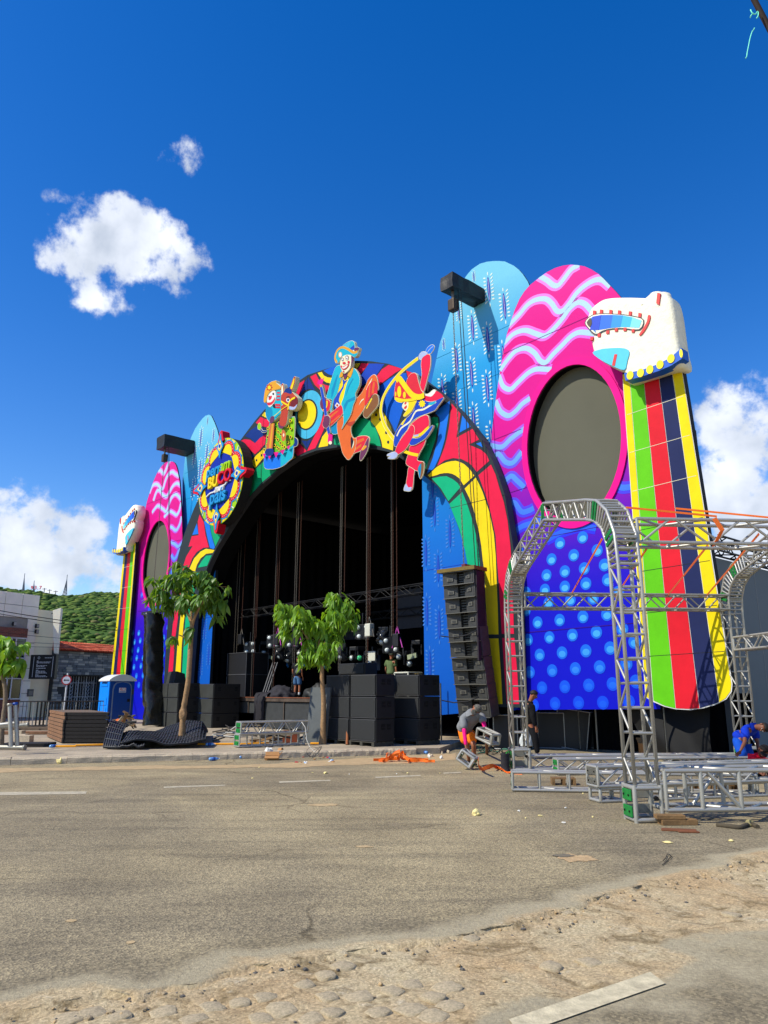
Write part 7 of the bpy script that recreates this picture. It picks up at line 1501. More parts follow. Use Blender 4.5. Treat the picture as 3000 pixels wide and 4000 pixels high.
def boxtruss(name, p0, p1, w, h, label, n, style='zig', m=ALU, r=.026, green=None, group=None, br=.017):
    p0, p1 = Vector(p0), Vector(p1); d = p1 - p0; dn = d.normalized(); sx_ = Vector((dn.y, -dn.x, 0)).normalized(); up = sx_.cross(dn) 
    if up.z < 0: up = -up
    t = empty(name, label, 'truss', tuple(p0), 0, group); cs = {(a, b): sx_ * a * w / 2 + up * b * h / 2 for a in (-1, 1) for b in (-1, 1)}
    for c in cs.values(): rod('chord', c, d + c, r, m, t, 10)
    for e in (0, 1):
        for a in (-1, 1): rod('end_bar', cs[(a, -1)] + d * e, cs[(a, 1)] + d * e, r * .9, m, t, 8); rod('end_bar', cs[(-1, a)] + d * e, cs[(1, a)] + d * e, r * .9, m, t, 8)
    for k in range(n):
        u, v = (k + .08) / n, (k + .92) / n
        for a in (-1, 1):                          # upright faces
            if style == 'ladder' or (style == 'mix' and k % 3 != 2): rod('upright', cs[(a, -1)] + d * v, cs[(a, 1)] + d * v, br * 1.15, m, t, 8)
            if style in ('zig', 'x') or (style == 'mix' and k % 3 == 1):
                x, y = (-1, 1) if (k + (a > 0)) % 2 else (1, -1); rod('brace', cs[(a, x)] + d * u, cs[(a, y)] + d * v, br, m, t, 8)
        for b in (-1, 1):                          # level faces
            x, y = (-1, 1) if k % 2 else (1, -1); rod('brace', cs[(x, b)] + d * u, cs[(y, b)] + d * v, br, m, t, 8)
    if green:
        for e in green:
            c = d * e - dn * (.012 if e == 0 else -.012)
            for a in (-1, 1):
                bm = bmesh.new(); M_ = Matrix(((dn.x, sx_.x, up.x, 0), (dn.y, sx_.y, up.y, 0), (dn.z, sx_.z, up.z, 0), (0, 0, 0, 1))); M_.translation = c + up * a * h * .25; bbox(bm, (-.008, -w * .46, -h * .18), (.008, w * .46, h * .18), M=M_); bmesh.ops.recalc_face_normals(bm, faces=bm.faces); bevel(bm, .006, 1); pl_ = obj('end_plate', bm, GRN if green != [0, 0] else ALUD, t)
                for q in (-.28, .28):
                    pp = c + up * a * h * .25 + sx_ * q * w; rod('bolt', pp - dn * .008, pp - dn * .018, .012, BTR, t, 6)
    return t
A0 = AN + AS * .2; A1 = AN + AS * (BEAMX - .2); B0 = AF + AS * .2; B1 = AF + AS * (BEAMX - .2)
Zv = lambda z: Vector((0, 0, z))
boxtruss('truss_beam', A0 + Zv(3.88) + AD * .12, A1 + Zv(3.88) + AD * .12, .38, .34, 'upper truss beam running right from the near top corner, wrapped with an orange strap', 9, 'zig', br=.019, group='eaves beams of the truss frame')
boxtruss('truss_beam', B0 + Zv(3.62) - AD * .1, B1 + Zv(3.62) - AD * .1, .36, .32, 'far truss beam spanning in front of the polka dot and striped panels', 12, 'zig', ALUD, group='eaves beams of the truss frame')
boxtruss('truss_beam', AF + AS * (BEAMX) - AD * .2 + Zv(2.69), AN + AS * BEAMX + AD * .25 + Zv(2.69), .3, .28, 'truss beam rising towards us from the second arch at the right edge', 16, 'zig', group='eaves beams of the truss frame')
boxtruss('base_truss', A0 + Zv(.40) + AS * .02, A1 + Zv(.40), .46, .48, 'big base truss on wooden blocks right of the near arch foot', 9, 'mix', r=.03, br=.026, group='base trusses on the road')
boxtruss('base_truss', B0 + Zv(.17), B1 + Zv(.17), .3, .26, 'farthest base truss along the road in front of the gathered black cloth', 10, 'zig', group='base trusses on the road')
boxtruss('base_truss', (3.5, 15.9, .17), (8.3, 16.5, .17), .28, .27, 'base truss with a green end plate, second from the stage', 11, 'zig', green=[0], group='base trusses on the road')
boxtruss('base_truss', (2.2, 13.45, .17), (6.1, 12.95, .17), .30, .28, 'ladder truss on the road left of the near arch with a green left end', 8, 'ladder', green=[0], group='base trusses on the road')
boxtruss('base_truss', (3.22, 12.1, .38), (8.6, 13.5, .38), .32, .28, 'raised truss lying on the two short trusses behind the near arch foot', 13, 'zig', green=[0, 0], group='base trusses on the road')
boxtruss('base_truss', (3.25, 12.12, .115), (3.62, 12.22, .115), .30, .18, 'short truss block under the left end of the raised truss', 1, 'ladder', r=.03, group='base trusses on the road')
boxtruss('base_truss', (4.3, 12.4, .12), (6.15, 12.88, .12), .32, .2, 'low ladder truss on the road under the middle of the raised truss', 8, 'ladder', group='base trusses on the road')
# lying trusses by the kerb
def PK(px, py, z): p = gnd(px, py, z); return p
a = PK(925, 2918, KZ); b = PK(1178, 2907, KZ); 
boxtruss('stacked_truss', (a.x, a.y, KZ + .17), (b.x, b.y, KZ + .17), .34, .30, 'lower of two trusses stacked on the pavement edge, ladder type with green end plates', 5, 'ladder', green=[0], group='trusses stacked by the kerb'); boxtruss('stacked_truss', (a.x + .03, a.y, KZ + .50), (b.x + .1, b.y, KZ + .50), .34, .30, 'upper of two trusses stacked on the pavement edge, cross braced with green end plates', 8, 'zig', green=[0], group='trusses stacked by the kerb')
# orange ratchet straps
def strap_(pts, w, label, group='orange tension straps'):
    bm = bmesh.new(); pts = [Vector(p) for p in pts]; L0 = []
    for i, p in enumerate(pts):
        d = (pts[min(i + 1, len(pts) - 1)] - pts[max(0, i - 1)]).normalized(); s = d.cross(Vector((.3, -1, .2))).normalized() * w / 2; n_ = d.cross(s).normalized() * .003
        L0.append([bm.verts.new(p + q - pts[0]) for q in (s + n_, -s + n_, -s - n_, s - n_)])
    for A_, B_ in zip(L0, L0[1:]):
        for k in range(4): bm.faces.new((A_[k], A_[(k + 1) % 4], B_[(k + 1) % 4], B_[k]))
    bm.faces.new(L0[0]); bm.faces.new(L0[-1][::-1]); o = obj('tension_strap', bm, STRAP); o.location = pts[0]; return tag(o, label, 'strap', group)
for (a, b, lab) in (((2352, 2105, 11.0), (2231, 2322, 16.9), 'leftmost orange strap across the polka dots under the roof frame'), ((2536, 2128, 10.8), (2405, 2330, 16.9), 'second orange strap, behind the near truss post'), ((2765, 2130, 10.8), (2607, 2328, 17), 'third orange strap crossing the red and navy ribbons'), ((2965, 2085, 10.7), (2757, 2330, 17.1), 'rightmost orange strap in front of the grey backstage wall')):
    strap_([at(*a), at(*b)], .032, lab)
strap_([at(2445, 1982, 10.4), at(2800, 2017, 10.6)], .03, 'orange strap lying along the top of the upper beam, near end'); strap_([at(2640, 1986, 10.9), at(3010, 2022, 10.9)], .03, 'orange strap lying along the top of the upper beam, far end')
strap_([at(2790, 2024, 10.28), at(2822, 2072, 10.26), at(2818, 2076, 10.26), at(2790, 2132, 10.5)], .085, 'broad orange strap wrapped round the upper beam')
# roof light and blocks under the base truss
WOOD = mat('rough_wood', (120, 92, 58), .85, var=.3, vs=7, bump=.4, bs=25); WOODR = mat('reddish_board', (112, 66, 38), .8, var=.25, vs=5, bump=.2)
for i, (px, py, z, w, d, h, rz, lab) in enumerate(((2655, 3222, 0, .46, .16, .065, .05, 'lower wooden block under the big base truss'), (2640, 3205, .068, .36, .15, .05, -.03, 'upper wooden block under the big base truss'))):
    p = gnd(px, 3224); o = box('wood_block', (-w / 2, -d / 2, 0), (w / 2, d / 2, h), WOOD, None, .006); o.location = (p.x - .05 * i, p.y + .06, z + .002); o.rotation_euler = (0, 0, rz); tag(o, lab, 'wood block', 'wooden blocks on the road')
p = gnd(2652, 3246); o = box('loose_board', (-.2, -.07, 0), (.2, .07, .015), WOODR, None, .004); o.location = (p.x, p.y, .004); o.rotation_euler = (0, R(-1), -.35); tag(o, 'reddish brown board lying flat on the road before the wooden blocks', 'board'); p = gnd(2690, 3252); o = box('loose_board', (-.12, -.04, 0), (.12, .04, .012), WOODR, None, .003); o.location = (p.x, p.y, .003); o.rotation_euler = (0, 0, -.1); tag(o, 'smaller brown board lying just right of the larger loose board', 'board')
def palette(px, py, w, d, h, lab, rz):
    p = gnd(px, py); t = empty('road_pallet', lab, 'pallet', (p.x, p.y, .002), rz, 'small wooden pallets on the road')
    for k in range(4): box('slat', (-w / 2, -d / 2 + d * k / 4, h - .02), (w / 2, -d / 2 + d * k / 4 + d * .2, h), WOOD, t)
    for k in range(3): box('block', (-w / 2 + k * w * .44, -d / 2, .016), (-w / 2 + k * w * .44 + w * .12, d / 2 - .02, h - .021), WOOD, t); box('runner', (-w / 2 + k * w * .44, -d / 2, 0), (-w / 2 + k * w * .44 + w * .12, d / 2, .015), WOOD, t)
palette(2200, 3064, .42, .3, .12, 'small wooden pallet under the left ladder truss', -.1); palette(2830, 3092, .45, .3, .12, 'small wooden pallet seen through the base truss at the right', .05); palette(2700, 3085, .2, .2, .1, 'short wooden block pallet at the middle of the lying trusses', .1)

# ------------------------------------------------------------------ things left of the stage
# road sign with a left arrow
p = at(250, 2766, 33); sg_ = empty('road_sign', 'round white road sign with a red rim and black left arrow on a white post', 'road sign', (p.x, p.y, KZ - .02), R(14))
t2 = at(258, 2655, 33); hz = t2.z - KZ; rod('post', (0, 0, 0), (.02, 0, hz + .3), .035, WHITEF, sg_, 10)
SR_ = 17.5 / 2900 * 33 * 1.03
plate('rim', ell(0, hz, SR_, SR_, 28), -.06, -.045, mat('sign_rim_red', (176, 18, 34), .4, var=.04), sg_); plate('face', ell(0, hz, SR_ * .78, SR_ * .78, 26), -.064, -.0605, mat('sign_face', (214, 216, 222), .4, var=.04), sg_)
plate('arrow', [(-SR_ * .6, hz), (-SR_ * .3, hz + SR_ * .26), (-SR_ * .32, hz + SR_ * .1), (SR_ * .55, hz + SR_ * .1), (SR_ * .55, hz - SR_ * .1), (-SR_ * .32, hz - SR_ * .1), (-SR_ * .3, hz - SR_ * .26)], -.068, -.0645, BLACKS, sg_)
# portable toilet
TB = mat('toilet_blue_shaded', (6, 62, 138), .4, var=.06, coat=.1); TL = mat('toilet_blue_sunlit', (10, 130, 235), .4, var=.05, coat=.1); TG = mat('toilet_grey', (120, 132, 150), .5, var=.06); TW = mat('toilet_roof', (206, 208, 206), .45, var=.05)  # same blue twice: sunlight painted into the side, shade into the front
pt_l = at(432, 2662, 36.2); tw = 1.2; th = 2.05
tl = empty('portable_toilet', 'blue portable toilet with a pale curved roof and an arched door', 'toilet', (pt_l.x, pt_l.y, KZ - .02), R(42))
box('body', (0, 0, .1), (tw, tw * 1.0, th), TB, tl); box('base', (-.03, -.03, 0), (tw + .03, tw + .03, .098), BLACKS, tl)
box('side_wall', (-.03, .03, .1), (-.002, tw - .03, th - .02), TL, tl)
for zz, hh_ in ((.35, .4), (.85, .35), (1.72, .16)): box('side_moulding', (-.055, .2, zz), (-.031, tw - .2, zz + hh_), TL, tl, .01)
for k in range(4): box('vent', (-.06, .25 + k * .16, 1.84), (-.0555, .35 + k * .16, 1.94), BLACKS, tl)
bm = bmesh.new(); rf_ = []
for y in (-.06, tw + .06): rf_.append([bm.verts.new((-.07 + (tw + .14) * k / 12, y, th - .02 + .26 * math.sin(math.pi * k / 12) ** .8)) for k in range(13)] + [bm.verts.new((tw + .07, y, th - .08)), bm.verts.new((-.07, y, th - .08))])
for k in range(15): bm.faces.new((rf_[0][k], rf_[0][(k + 1) % 15], rf_[1][(k + 1) % 15], rf_[1][k]))
bm.faces.new(rf_[0]); bm.faces.new(rf_[1][::-1]); obj('roof', bm, TW, tl)
archp = [(.13, .14)] + [(.13, 1.6), (.17, 1.78), (.28, 1.9), (tw * .5, 1.96), (tw - .28, 1.9), (tw - .17, 1.78), (tw - .13, 1.6), (tw - .13, .14)]
plate('door_frame', archp, -.03, -.001, TG, tl); plate('door', [(x + (tw / 2 - x) * .1, z - .04 if z > 1 else z) for x, z in archp], -.045, -.0305, TB, tl)
box('latch', (tw - .34, -.06, 1.0), (tw - .2, -.046, 1.14), BLACKS, tl, .01); box('wall_dispenser', (tw - .1, -.02, 1.35), (tw - .03, -.002, 1.6), mat('toilet_box', (70, 70, 50), .5, var=.1), tl)
box('sticker', (tw * .5 - .17, -.049, 1.44), (tw * .5 + .17, -.0455, 1.66), mat('sticker_white', (200, 205, 212), .5, var=.03), tl); text('lettering', 'RLS', .19, mat('sticker_red', (190, 24, 36), .5, var=0), tl, (tw * .5, -.0505, 1.58), ext=.001, shear=.25)
box('sticker_line', (tw * .5 - .15, -.0515, 1.465), (tw * .5 + .15, -.0495, 1.49), TB, tl)
# stacked stage platforms
DKS = mat('platform_side', (26, 22, 20), .75, var=.35, vs=4, bump=.3, bs=12); DKT = mat('platform_top', (104, 88, 72), .85, var=.2, vs=4, bump=.15); DKE = mat('platform_ends', (120, 86, 60), .85, var=.45, vs=4, bump=.3)
pl0 = gnd(240, 2901, KZ); pl0.y += 0; F1, F2 = gnd(240, 2902, KZ), gnd(418, 2902, KZ); L1 = gnd(183, 2878, KZ)
fx = (F2 - F1); fa = math.atan2(fx.y, fx.x); fl = fx.length; tot_h = (at(245, 2782, F1.y).z - KZ); dep = (L1 - F1).length
vx = Vector((math.cos(fa), math.sin(fa), 0)); vy = (L1 - F1).normalized()
for k in range(8):
    h_ = tot_h / 8; t = empty('stage_platform', '%s dark wooden stage platform of the stack on the pavement' % ('lowest', 'second lowest', 'third lowest', 'fourth lowest', 'fourth highest', 'third highest', 'second highest', 'topmost')[k], 'platform', tuple(F1 + vx * rnd.uniform(-.02, .03) + Zv(k * h_)), 0, 'stage platforms stacked on the pavement')
    bm = bmesh.new(); P4 = [Vector((0, 0, 0)), vx * fl, vx * fl + vy * dep, vy * dep]
    lo = [bm.verts.new(p + Zv(.012)) for p in P4]; hi = [bm.verts.new(p + Zv(h_ - .004)) for p in P4]
    bm.faces.new(lo[::-1]); f = bm.faces.new(hi); f.material_index = 1
    for i in range(4): fc = bm.faces.new((lo[i], lo[(i + 1) % 4], hi[(i + 1) % 4], hi[i])); fc.material_index = 2 if i == 3 else 0
    obj('deck', bm, [DKS, DKT, DKE], t)
    for s in range(2): q = vx * fl * (.03 + .94 * s) - vy * .008; rod('corner_edge', q + Zv(.012), q + Zv(h_ - .006), .016, DKS, t, 4)
# crowd barriers stacked behind
BAR = mat('barrier_steel', (44, 40, 38), .5, .5, var=.3, vs=5); BARL = mat('barrier_pale', (150, 150, 146), .5, .5, var=.2)
for k in range(9):
    a = at(68 + k * 1.5, 2826 - k * .5, 30.5 + k * .16); 
    t = empty('crowd_barrier', '%s dark steel crowd barrier from the front in the row left of the platform stack' % ORD[k], 'barrier', (a.x + k * .14, a.y, KZ), R(8) + rnd.uniform(-.04, .04), 'crowd barriers left of the platform stack')
    w_, h_ = 1.1 + .0 * k, 1.08
    t.location.x += (k % 3) * .55
    for zz in (.14, h_): rod('rail', (0, 0, zz), (w_, 0, zz), .022, BAR, t, 6)
    for q in range(9): rod('bar', (w_ * q / 8, 0, .14), (w_ * q / 8, 0, h_), .012, BARL if (q + k) % 4 == 0 else BAR, t, 5)
    for q in (.15, .85): rod('foot', (w_ * q, -.25, .02), (w_ * q, .25, .02), .02, BAR, t, 5)
# bright pipes at the left edge
def pipe(a, b, r, m, lab, caps=None):
    t = empty('pipe', lab, 'pipe', tuple(a), 0, 'aluminium pipes at the left edge'); rod('tube', (0, 0, 0), b - a, r, m, t, 12)
    d = (b - a).normalized(); rod('end_ring', (b - a) - d * .06, (b - a) + d * .004, r * 1.25, caps or ALUD, t, 12)
    return t
YP = 18.9
pipe(at(43, 2917, YP), at(38, 2748, YP), .05, ALU, 'left upright shiny pipe by the small tree'); pipe(at(68, 2915, YP + .1), at(60, 2745, YP + .1), .05, ALU, 'right upright shiny pipe with a blue cap', mat('cap_blue', (20, 70, 160), .4, var=.05))
pipe(at(-40, 2836, YP + .2), at(72, 2824, YP + .25), .05, ALU, 'upper level shiny pipe across the two upright pipes'); pipe(at(-30, 2842, YP + 1.3), at(112, 2831, YP + 1.4), .05, ALUD, 'second level pipe just behind the upper one'); pipe(PK(-60, 2925, KZ) + Zv(.05), PK(98, 2928, KZ) + Zv(.05), .055, ALUD, 'dull pipe lying along the kerb at the far left')
# flat decks lying on the pavement
def flat(px, py, w, d, h, lab, m, rz=0.1): p = gnd(px, py, KZ); o = box('flat_deck', (-w / 2, -d / 2, 0), (w / 2, d / 2, h), m, None, .01); o.location = (p.x, p.y, KZ - .015); o.rotation_euler = (0, 0, rz); return tag(o, lab, 'deck', 'flat decks lying on the pavement')
flat(110, 2912, 1.3, .7, .09, 'black deck lying flat on the pavement near the kerb', DKS); flat(95, 2866, 2.0, .5, .1, 'long brown deck lying flat behind the upright pipes', DKE, .05); flat(120, 2850, 2.2, .5, .12, 'pale topped deck lying flat in front of the crowd barriers', DKT, .05)
for i, (px, py, w) in enumerate(((78, 2892, .42), (98, 2897, .38), (70, 2876, .36))): p = gnd(px, py, KZ); o = box('concrete_block', (-w / 2, -.15, 0), (w / 2, .15, .2), CONC, None, .01); o.location = (p.x, p.y, KZ - .015 + (0, 0, .0)[i]); tag(o, '%s grey concrete block behind the upright pipes' % ('left', 'right', 'rear')[i], 'block', 'concrete blocks behind the pipes')
# black rubber matting
RUB = mat('rubber_mat', (26, 26, 28), .6, var=.3, vs=5, bump=.3, bs=20); RUBL = mat('rubber_ribs', (58, 60, 64), .5, var=.25, vs=6)
def rubber(label, outline, nu, nv, Y, hfun):
    t = empty('rubber_mat', label, 'mat'); bm = bmesh.new(); rb = bmesh.new(); g = []
    A_, B_, C_, D_ = [gnd(*p, KZ) for p in outline]; t.location = A_
    for j in range(nv + 1):
        v = j / nv; row = []
        for i in range(nu + 1):
            u = i / nu; p = A_.lerp(B_, u).lerp(D_.lerp(C_, u), v) - A_; z = hfun(u, v); row.append(Vector((p.x, p.y, .02 + z)))
        g.append(row)
    top = [[bm.verts.new(p) for p in r] for r in g]; bot = [[bm.verts.new(p - Zv(.035)) for p in r] for r in g]
    for j in range(nv):
        for i in range(nu): bm.faces.new((top[j][i], top[j][i + 1], top[j + 1][i + 1], top[j + 1][i])); bm.faces.new((bot[j][i], bot[j + 1][i], bot[j + 1][i + 1], bot[j][i + 1]))
    for j in range(nv): bm.faces.new((top[j][0], top[j + 1][0], bot[j + 1][0], bot[j][0])); bm.faces.new((top[j][nu], bot[j][nu], bot[j + 1][nu], top[j + 1][nu]))
    for i in range(nu): bm.faces.new((top[0][i], bot[0][i], bot[0][i + 1], top[0][i + 1])); bm.faces.new((top[nv][i], top[nv][i + 1], bot[nv][i + 1], bot[nv][i]))
    obj('sheet', bm, RUB, t, True)
    for j in range(0, nv + 1, 2): tubebm(rb, [p + Zv(.012) for p in g[j]], .013, 4)
    for i in range(0, nu + 1, 2): tubebm(rb, [g[j][i] + Zv(.012) for j in range(nv + 1)], .013, 4)
    o = obj('ribs', rb, RUBL, t); o['kind'] = 'stuff'; return t
rubber('big crumpled black rubber mat with a ribbed grid, heaped on the pavement', ((470, 2926), (800, 2920), (812, 2872), (560, 2880)), 54, 22, 0, lambda u, v: .12 + .42 * math.exp(-((v - .55) / .35) ** 2) * (.35 + .65 * u) * (1 - max(0, u - .93) * 8) + .08 * math.sin(u * 7 + v * 5) + .06 * noise.noise(Vector((u * 5, v * 5, 2))))
rubber('small folded black rubber mat leaning at the left end of the big one', ((402, 2924), (462, 2926), (500, 2885), (440, 2885)), 14, 16, 0, lambda u, v: .02 + .55 * math.sin(min(1, v * 1.3) * math.pi * .62) * (1 - .25 * u))
rubber('flat black rubber mat bridging the two heaps', ((450, 2926), (560, 2927), (590, 2882), (480, 2880)), 22, 14, 0, lambda u, v: .06 + .16 * math.sin(v * 3) + .1 * noise.noise(Vector((u * 4, v * 4, 7))))
# scrap behind the mats
SCR = [mat('scrap_%d' % k, c, .8, var=.3) for k, c in enumerate(((120, 92, 60), (40, 38, 36), (150, 140, 120), (80, 70, 60)))]
for i in range(13):
    px, py = rnd.uniform(455, 525), rnd.uniform(2846, 2872); p = gnd(px, py, KZ); o = box('scrap_piece', (-rnd.uniform(.2, .45), -.05, -.02), (rnd.uniform(.2, .4), .05, .02), SCR[i % 4]); o.location = (p.x, p.y, KZ + rnd.uniform(.05, .55)); o.rotation_euler = (rnd.uniform(-1, 1), rnd.uniform(-.8, .8), rnd.uniform(-1.5, 1.5)); tag(o, 'piece of scrap wood or metal in the heap before the portable toilet', 'scrap', 'scrap heap before the toilet')
p = gnd(490, 2855, KZ); o = heap('orange_rag', 'small orange rag in the scrap heap', (p.x - .1, p.y - .4, KZ + .35), .16, .1, .1, STRAP, .4, 3)
for i in range(16):
    px, py = rnd.uniform(812, 900), rnd.uniform(2862, 2905); p = gnd(px, py, KZ); q = Vector((rnd.uniform(.3, 1.0), rnd.uniform(-.3, .3), 0)); o = rod('steel_bar', (p.x, p.y, KZ + rnd.uniform(.05, .3)), (p.x + q.x, p.y + q.y, KZ + rnd.uniform(.05, .4)), .022, BARL if i % 3 == 0 else BAR, None, 5); tag(o, 'loose steel bar in the tangle left of the stacked trusses', 'bar', 'loose steel bars by the stacked trusses')
for i in range(14):
    px, py = rnd.uniform(935, 1180), rnd.uniform(2880, 2908); p = gnd(px, py, KZ); o = box('scrap_piece', (-rnd.uniform(.15, .5), -.06, 0), (rnd.uniform(.15, .5), .06, .05), SCR[(i * 3) % 4]); o.location = (p.x, p.y, KZ + rnd.uniform(0, .25)); o.rotation_euler = (0, rnd.uniform(-.3, .3), rnd.uniform(-.6, .6)); tag(o, 'scrap piece lying behind the stacked trusses', 'scrap', 'scrap behind the stacked trusses')
p = gnd(1125, 2905, KZ); o = box('wood_crate', (-.22, -.15, 0), (.22, .15, .34), mat('crate_red', (120, 56, 30), .8, var=.2), None, .01); o.location = (p.x, p.y + .6, KZ); tag(o, 'reddish wooden crate behind the stacked trusses', 'crate')
YBAR = mat('yellow_bar', (232, 156, 14), .5, var=.12)
for i, (a, b, lab) in enumerate((((195, 2921), (296, 2920), 'left yellow bar on the pavement by the kerb'), ((294, 2917), (402, 2914), 'second yellow bar on the pavement by the kerb'), ((772, 2912), (935, 2911), 'yellow bar left of the stacked trusses'), ((940, 2912), (1050, 2908), 'yellow bar seen through the stacked trusses'), ((1212, 2909), (1245, 2909), 'short yellow bar left of the thin trunk'))):
    A_, B_ = PK(*a, KZ), PK(*b, KZ); o = rod('yellow_bar', A_ + Zv(.035), B_ + Zv(.035), .03, YBAR, None, 6); tag(o, lab, 'bar', 'yellow bars along the kerb')
# ------------------------------------------------------------------ litter
FOAM = mat('foam_yellow', (226, 208, 140), .8, var=.1, vs=9, bump=.3); BOT = mat('bottle_blue', (110, 160, 215), .15, var=.2, spec=.6); PAPR = mat('paper_white', (214, 212, 204), .8, var=.06)
def lump(name, px, py, w, h, m, lab, cat, group=None, z=0.0, sd=0):
    p = gnd(px, py, z); bm = bmesh.new(); bmesh.ops.create_icosphere(bm, subdivisions=2, radius=1)
    for v in bm.verts: c = v.co.copy(); k = 1 + .5 * noise.noise(c * 1.6 + Vector((px, py, sd))); v.co = Vector((c.x * w * k, c.y * w * .7 * k, max(0, c.z + .35) * h * k))
    o = obj(name, bm, m); o.location = (p.x, p.y, z + .003); o.rotation_euler = (0, 0, rnd.uniform(0, 3)); return tag(o, lab, cat, group)
for px, py, w, h, lab in ((1860, 3184, .075, .05, 'large pale yellow foam piece alone in the middle of the road'), (228, 2983, .11, .1, 'crumpled yellow foam lump in the gutter at the left'), (1272, 3022, .06, .03, 'yellow foam scrap on the road below the pavement middle'), (2608, 3293, .05, .012, 'flat foam flake in the foreground right of the potholes'), (2855, 3286, .04, .012, 'flat foam flake at the right of the foreground')): lump('foam_piece', px, py, w, h, FOAM, lab, 'foam', 'yellow foam pieces')
for i in range(20):
    px, py = (rnd.uniform(1950, 2600), rnd.uniform(3080, 3230)) if i < 13 else (rnd.uniform(900, 1950), rnd.uniform(2990, 3060)); lump('foam_crumb', px, py, rnd.uniform(.012, .035), .012, FOAM if i % 3 else PAPR, 'tiny pale crumb of foam scattered on the road', 'foam', 'foam crumbs on the road')
def bottle(px, py, z, lab, rz):
    p = gnd(px, py, z); t = empty('plastic_bottle', lab, 'bottle', (p.x, p.y, z + .045), rz, 'plastic bottles by the kerb'); bm = bmesh.new(); lathe(bm, [(.035, -.12), (.04, -.1), (.04, .05), (.03, .09), (.014, .11), (.014, .13)], 10); bmesh.ops.rotate(bm, verts=bm.verts, matrix=Matrix.Rotation(R(90), 3, 'Y')); obj('body', bm, BOT, t, True)
    bm = bmesh.new(); lathe(bm, [(.016, .13), (.016, .15)], 8); bmesh.ops.rotate(bm, verts=bm.verts, matrix=Matrix.Rotation(R(90), 3, 'Y')); obj('cap', bm, PAPR, t)
    bm = bmesh.new(); lathe(bm, [(.0412, -.06), (.0412, .03)], 10); bmesh.ops.rotate(bm, verts=bm.verts, matrix=Matrix.Rotation(R(90), 3, 'Y')); obj('label', bm, mat('bottle_label', (40, 90, 170), .5, var=.1), t)
bottle(371, 2979, 0, 'blue plastic bottle in the gutter near the left', .2); bottle(210, 2921, KZ, 'blue plastic bottle on the kerb top by the left yellow bar', 1); bottle(835, 2972, 0, 'plastic bottle in the gutter left of the cardboard box', .6); bottle(945, 2964, 0, 'plastic bottle in the gutter close to the cardboard box', 1.3); bottle(820, 2914, KZ, 'plastic bottle on the kerb by the yellow bar', .3); bottle(1660, 2945, 0, 'plastic bottle at the right end of the kerb', 2)
carton(1062, 2968, .34, .24, .10, 'squashed cardboard box in the gutter below the stacked trusses', R(5)); lump('paper_ball', 1050, 2948, .12, .14, PAPR, 'crumpled white paper on the squashed cardboard box', 'paper', z=.08); lump('cardboard_scrap', 1095, 2955, .16, .16, CARD, 'torn brown cardboard standing beside the squashed box', 'cardboard')
for i in range(14):
    px, py = rnd.uniform(1130, 1300), rnd.uniform(2958, 2985); lump('litter_scrap', px, py, rnd.uniform(.02, .05), .02, (PAPR, CARD, BOT, mat('litter_red', (190, 50, 60), .6, var=.1))[i % 4], 'small scrap of litter in the gutter under the thin tree', 'litter', 'litter in the gutter')
for i in range(10):
    px, py = rnd.uniform(1660, 1760), rnd.uniform(2935, 2968); lump('litter_scrap', px, py, rnd.uniform(.03, .07), .05, (PAPR, CONC, COB)[i % 3], 'small stone or scrap at the right end of the kerb', 'litter', 'rubble at the kerb end')
# strapping coil over the kerb
for k in range(3):
    c = at(1222 + k * 8, 2958, 19.6); pts = [(c.x + math.cos(t * .55) * (.16 - .02 * k), c.y - .1 * math.sin(t * .55), .03 + .22 * (1 + math.sin(t * .55 + k)) * .6) for t in range(13)]; o = tube('plastic_strapping', [Vector(q) - Vector(pts[0]) for q in pts], .006, CLR, None, 4); o.location = pts[0]; tag(o, 'loop of pale plastic strapping hanging over the kerb by the thin tree', 'strap', 'pale strapping loops')
w_ = [at(1178, 2820, 19.9), at(1192, 2840, 19.8), at(1198, 2890, 19.7), at(1210, 2918, 19.6), at(1232, 2940, 19.4)]; o = tube('plastic_strapping', [p - w_[0] for p in w_], .007, PAPR, None, 4); o.location = w_[0]; tag(o, 'pale strapping hanging from the end of the stacked trusses', 'strap')
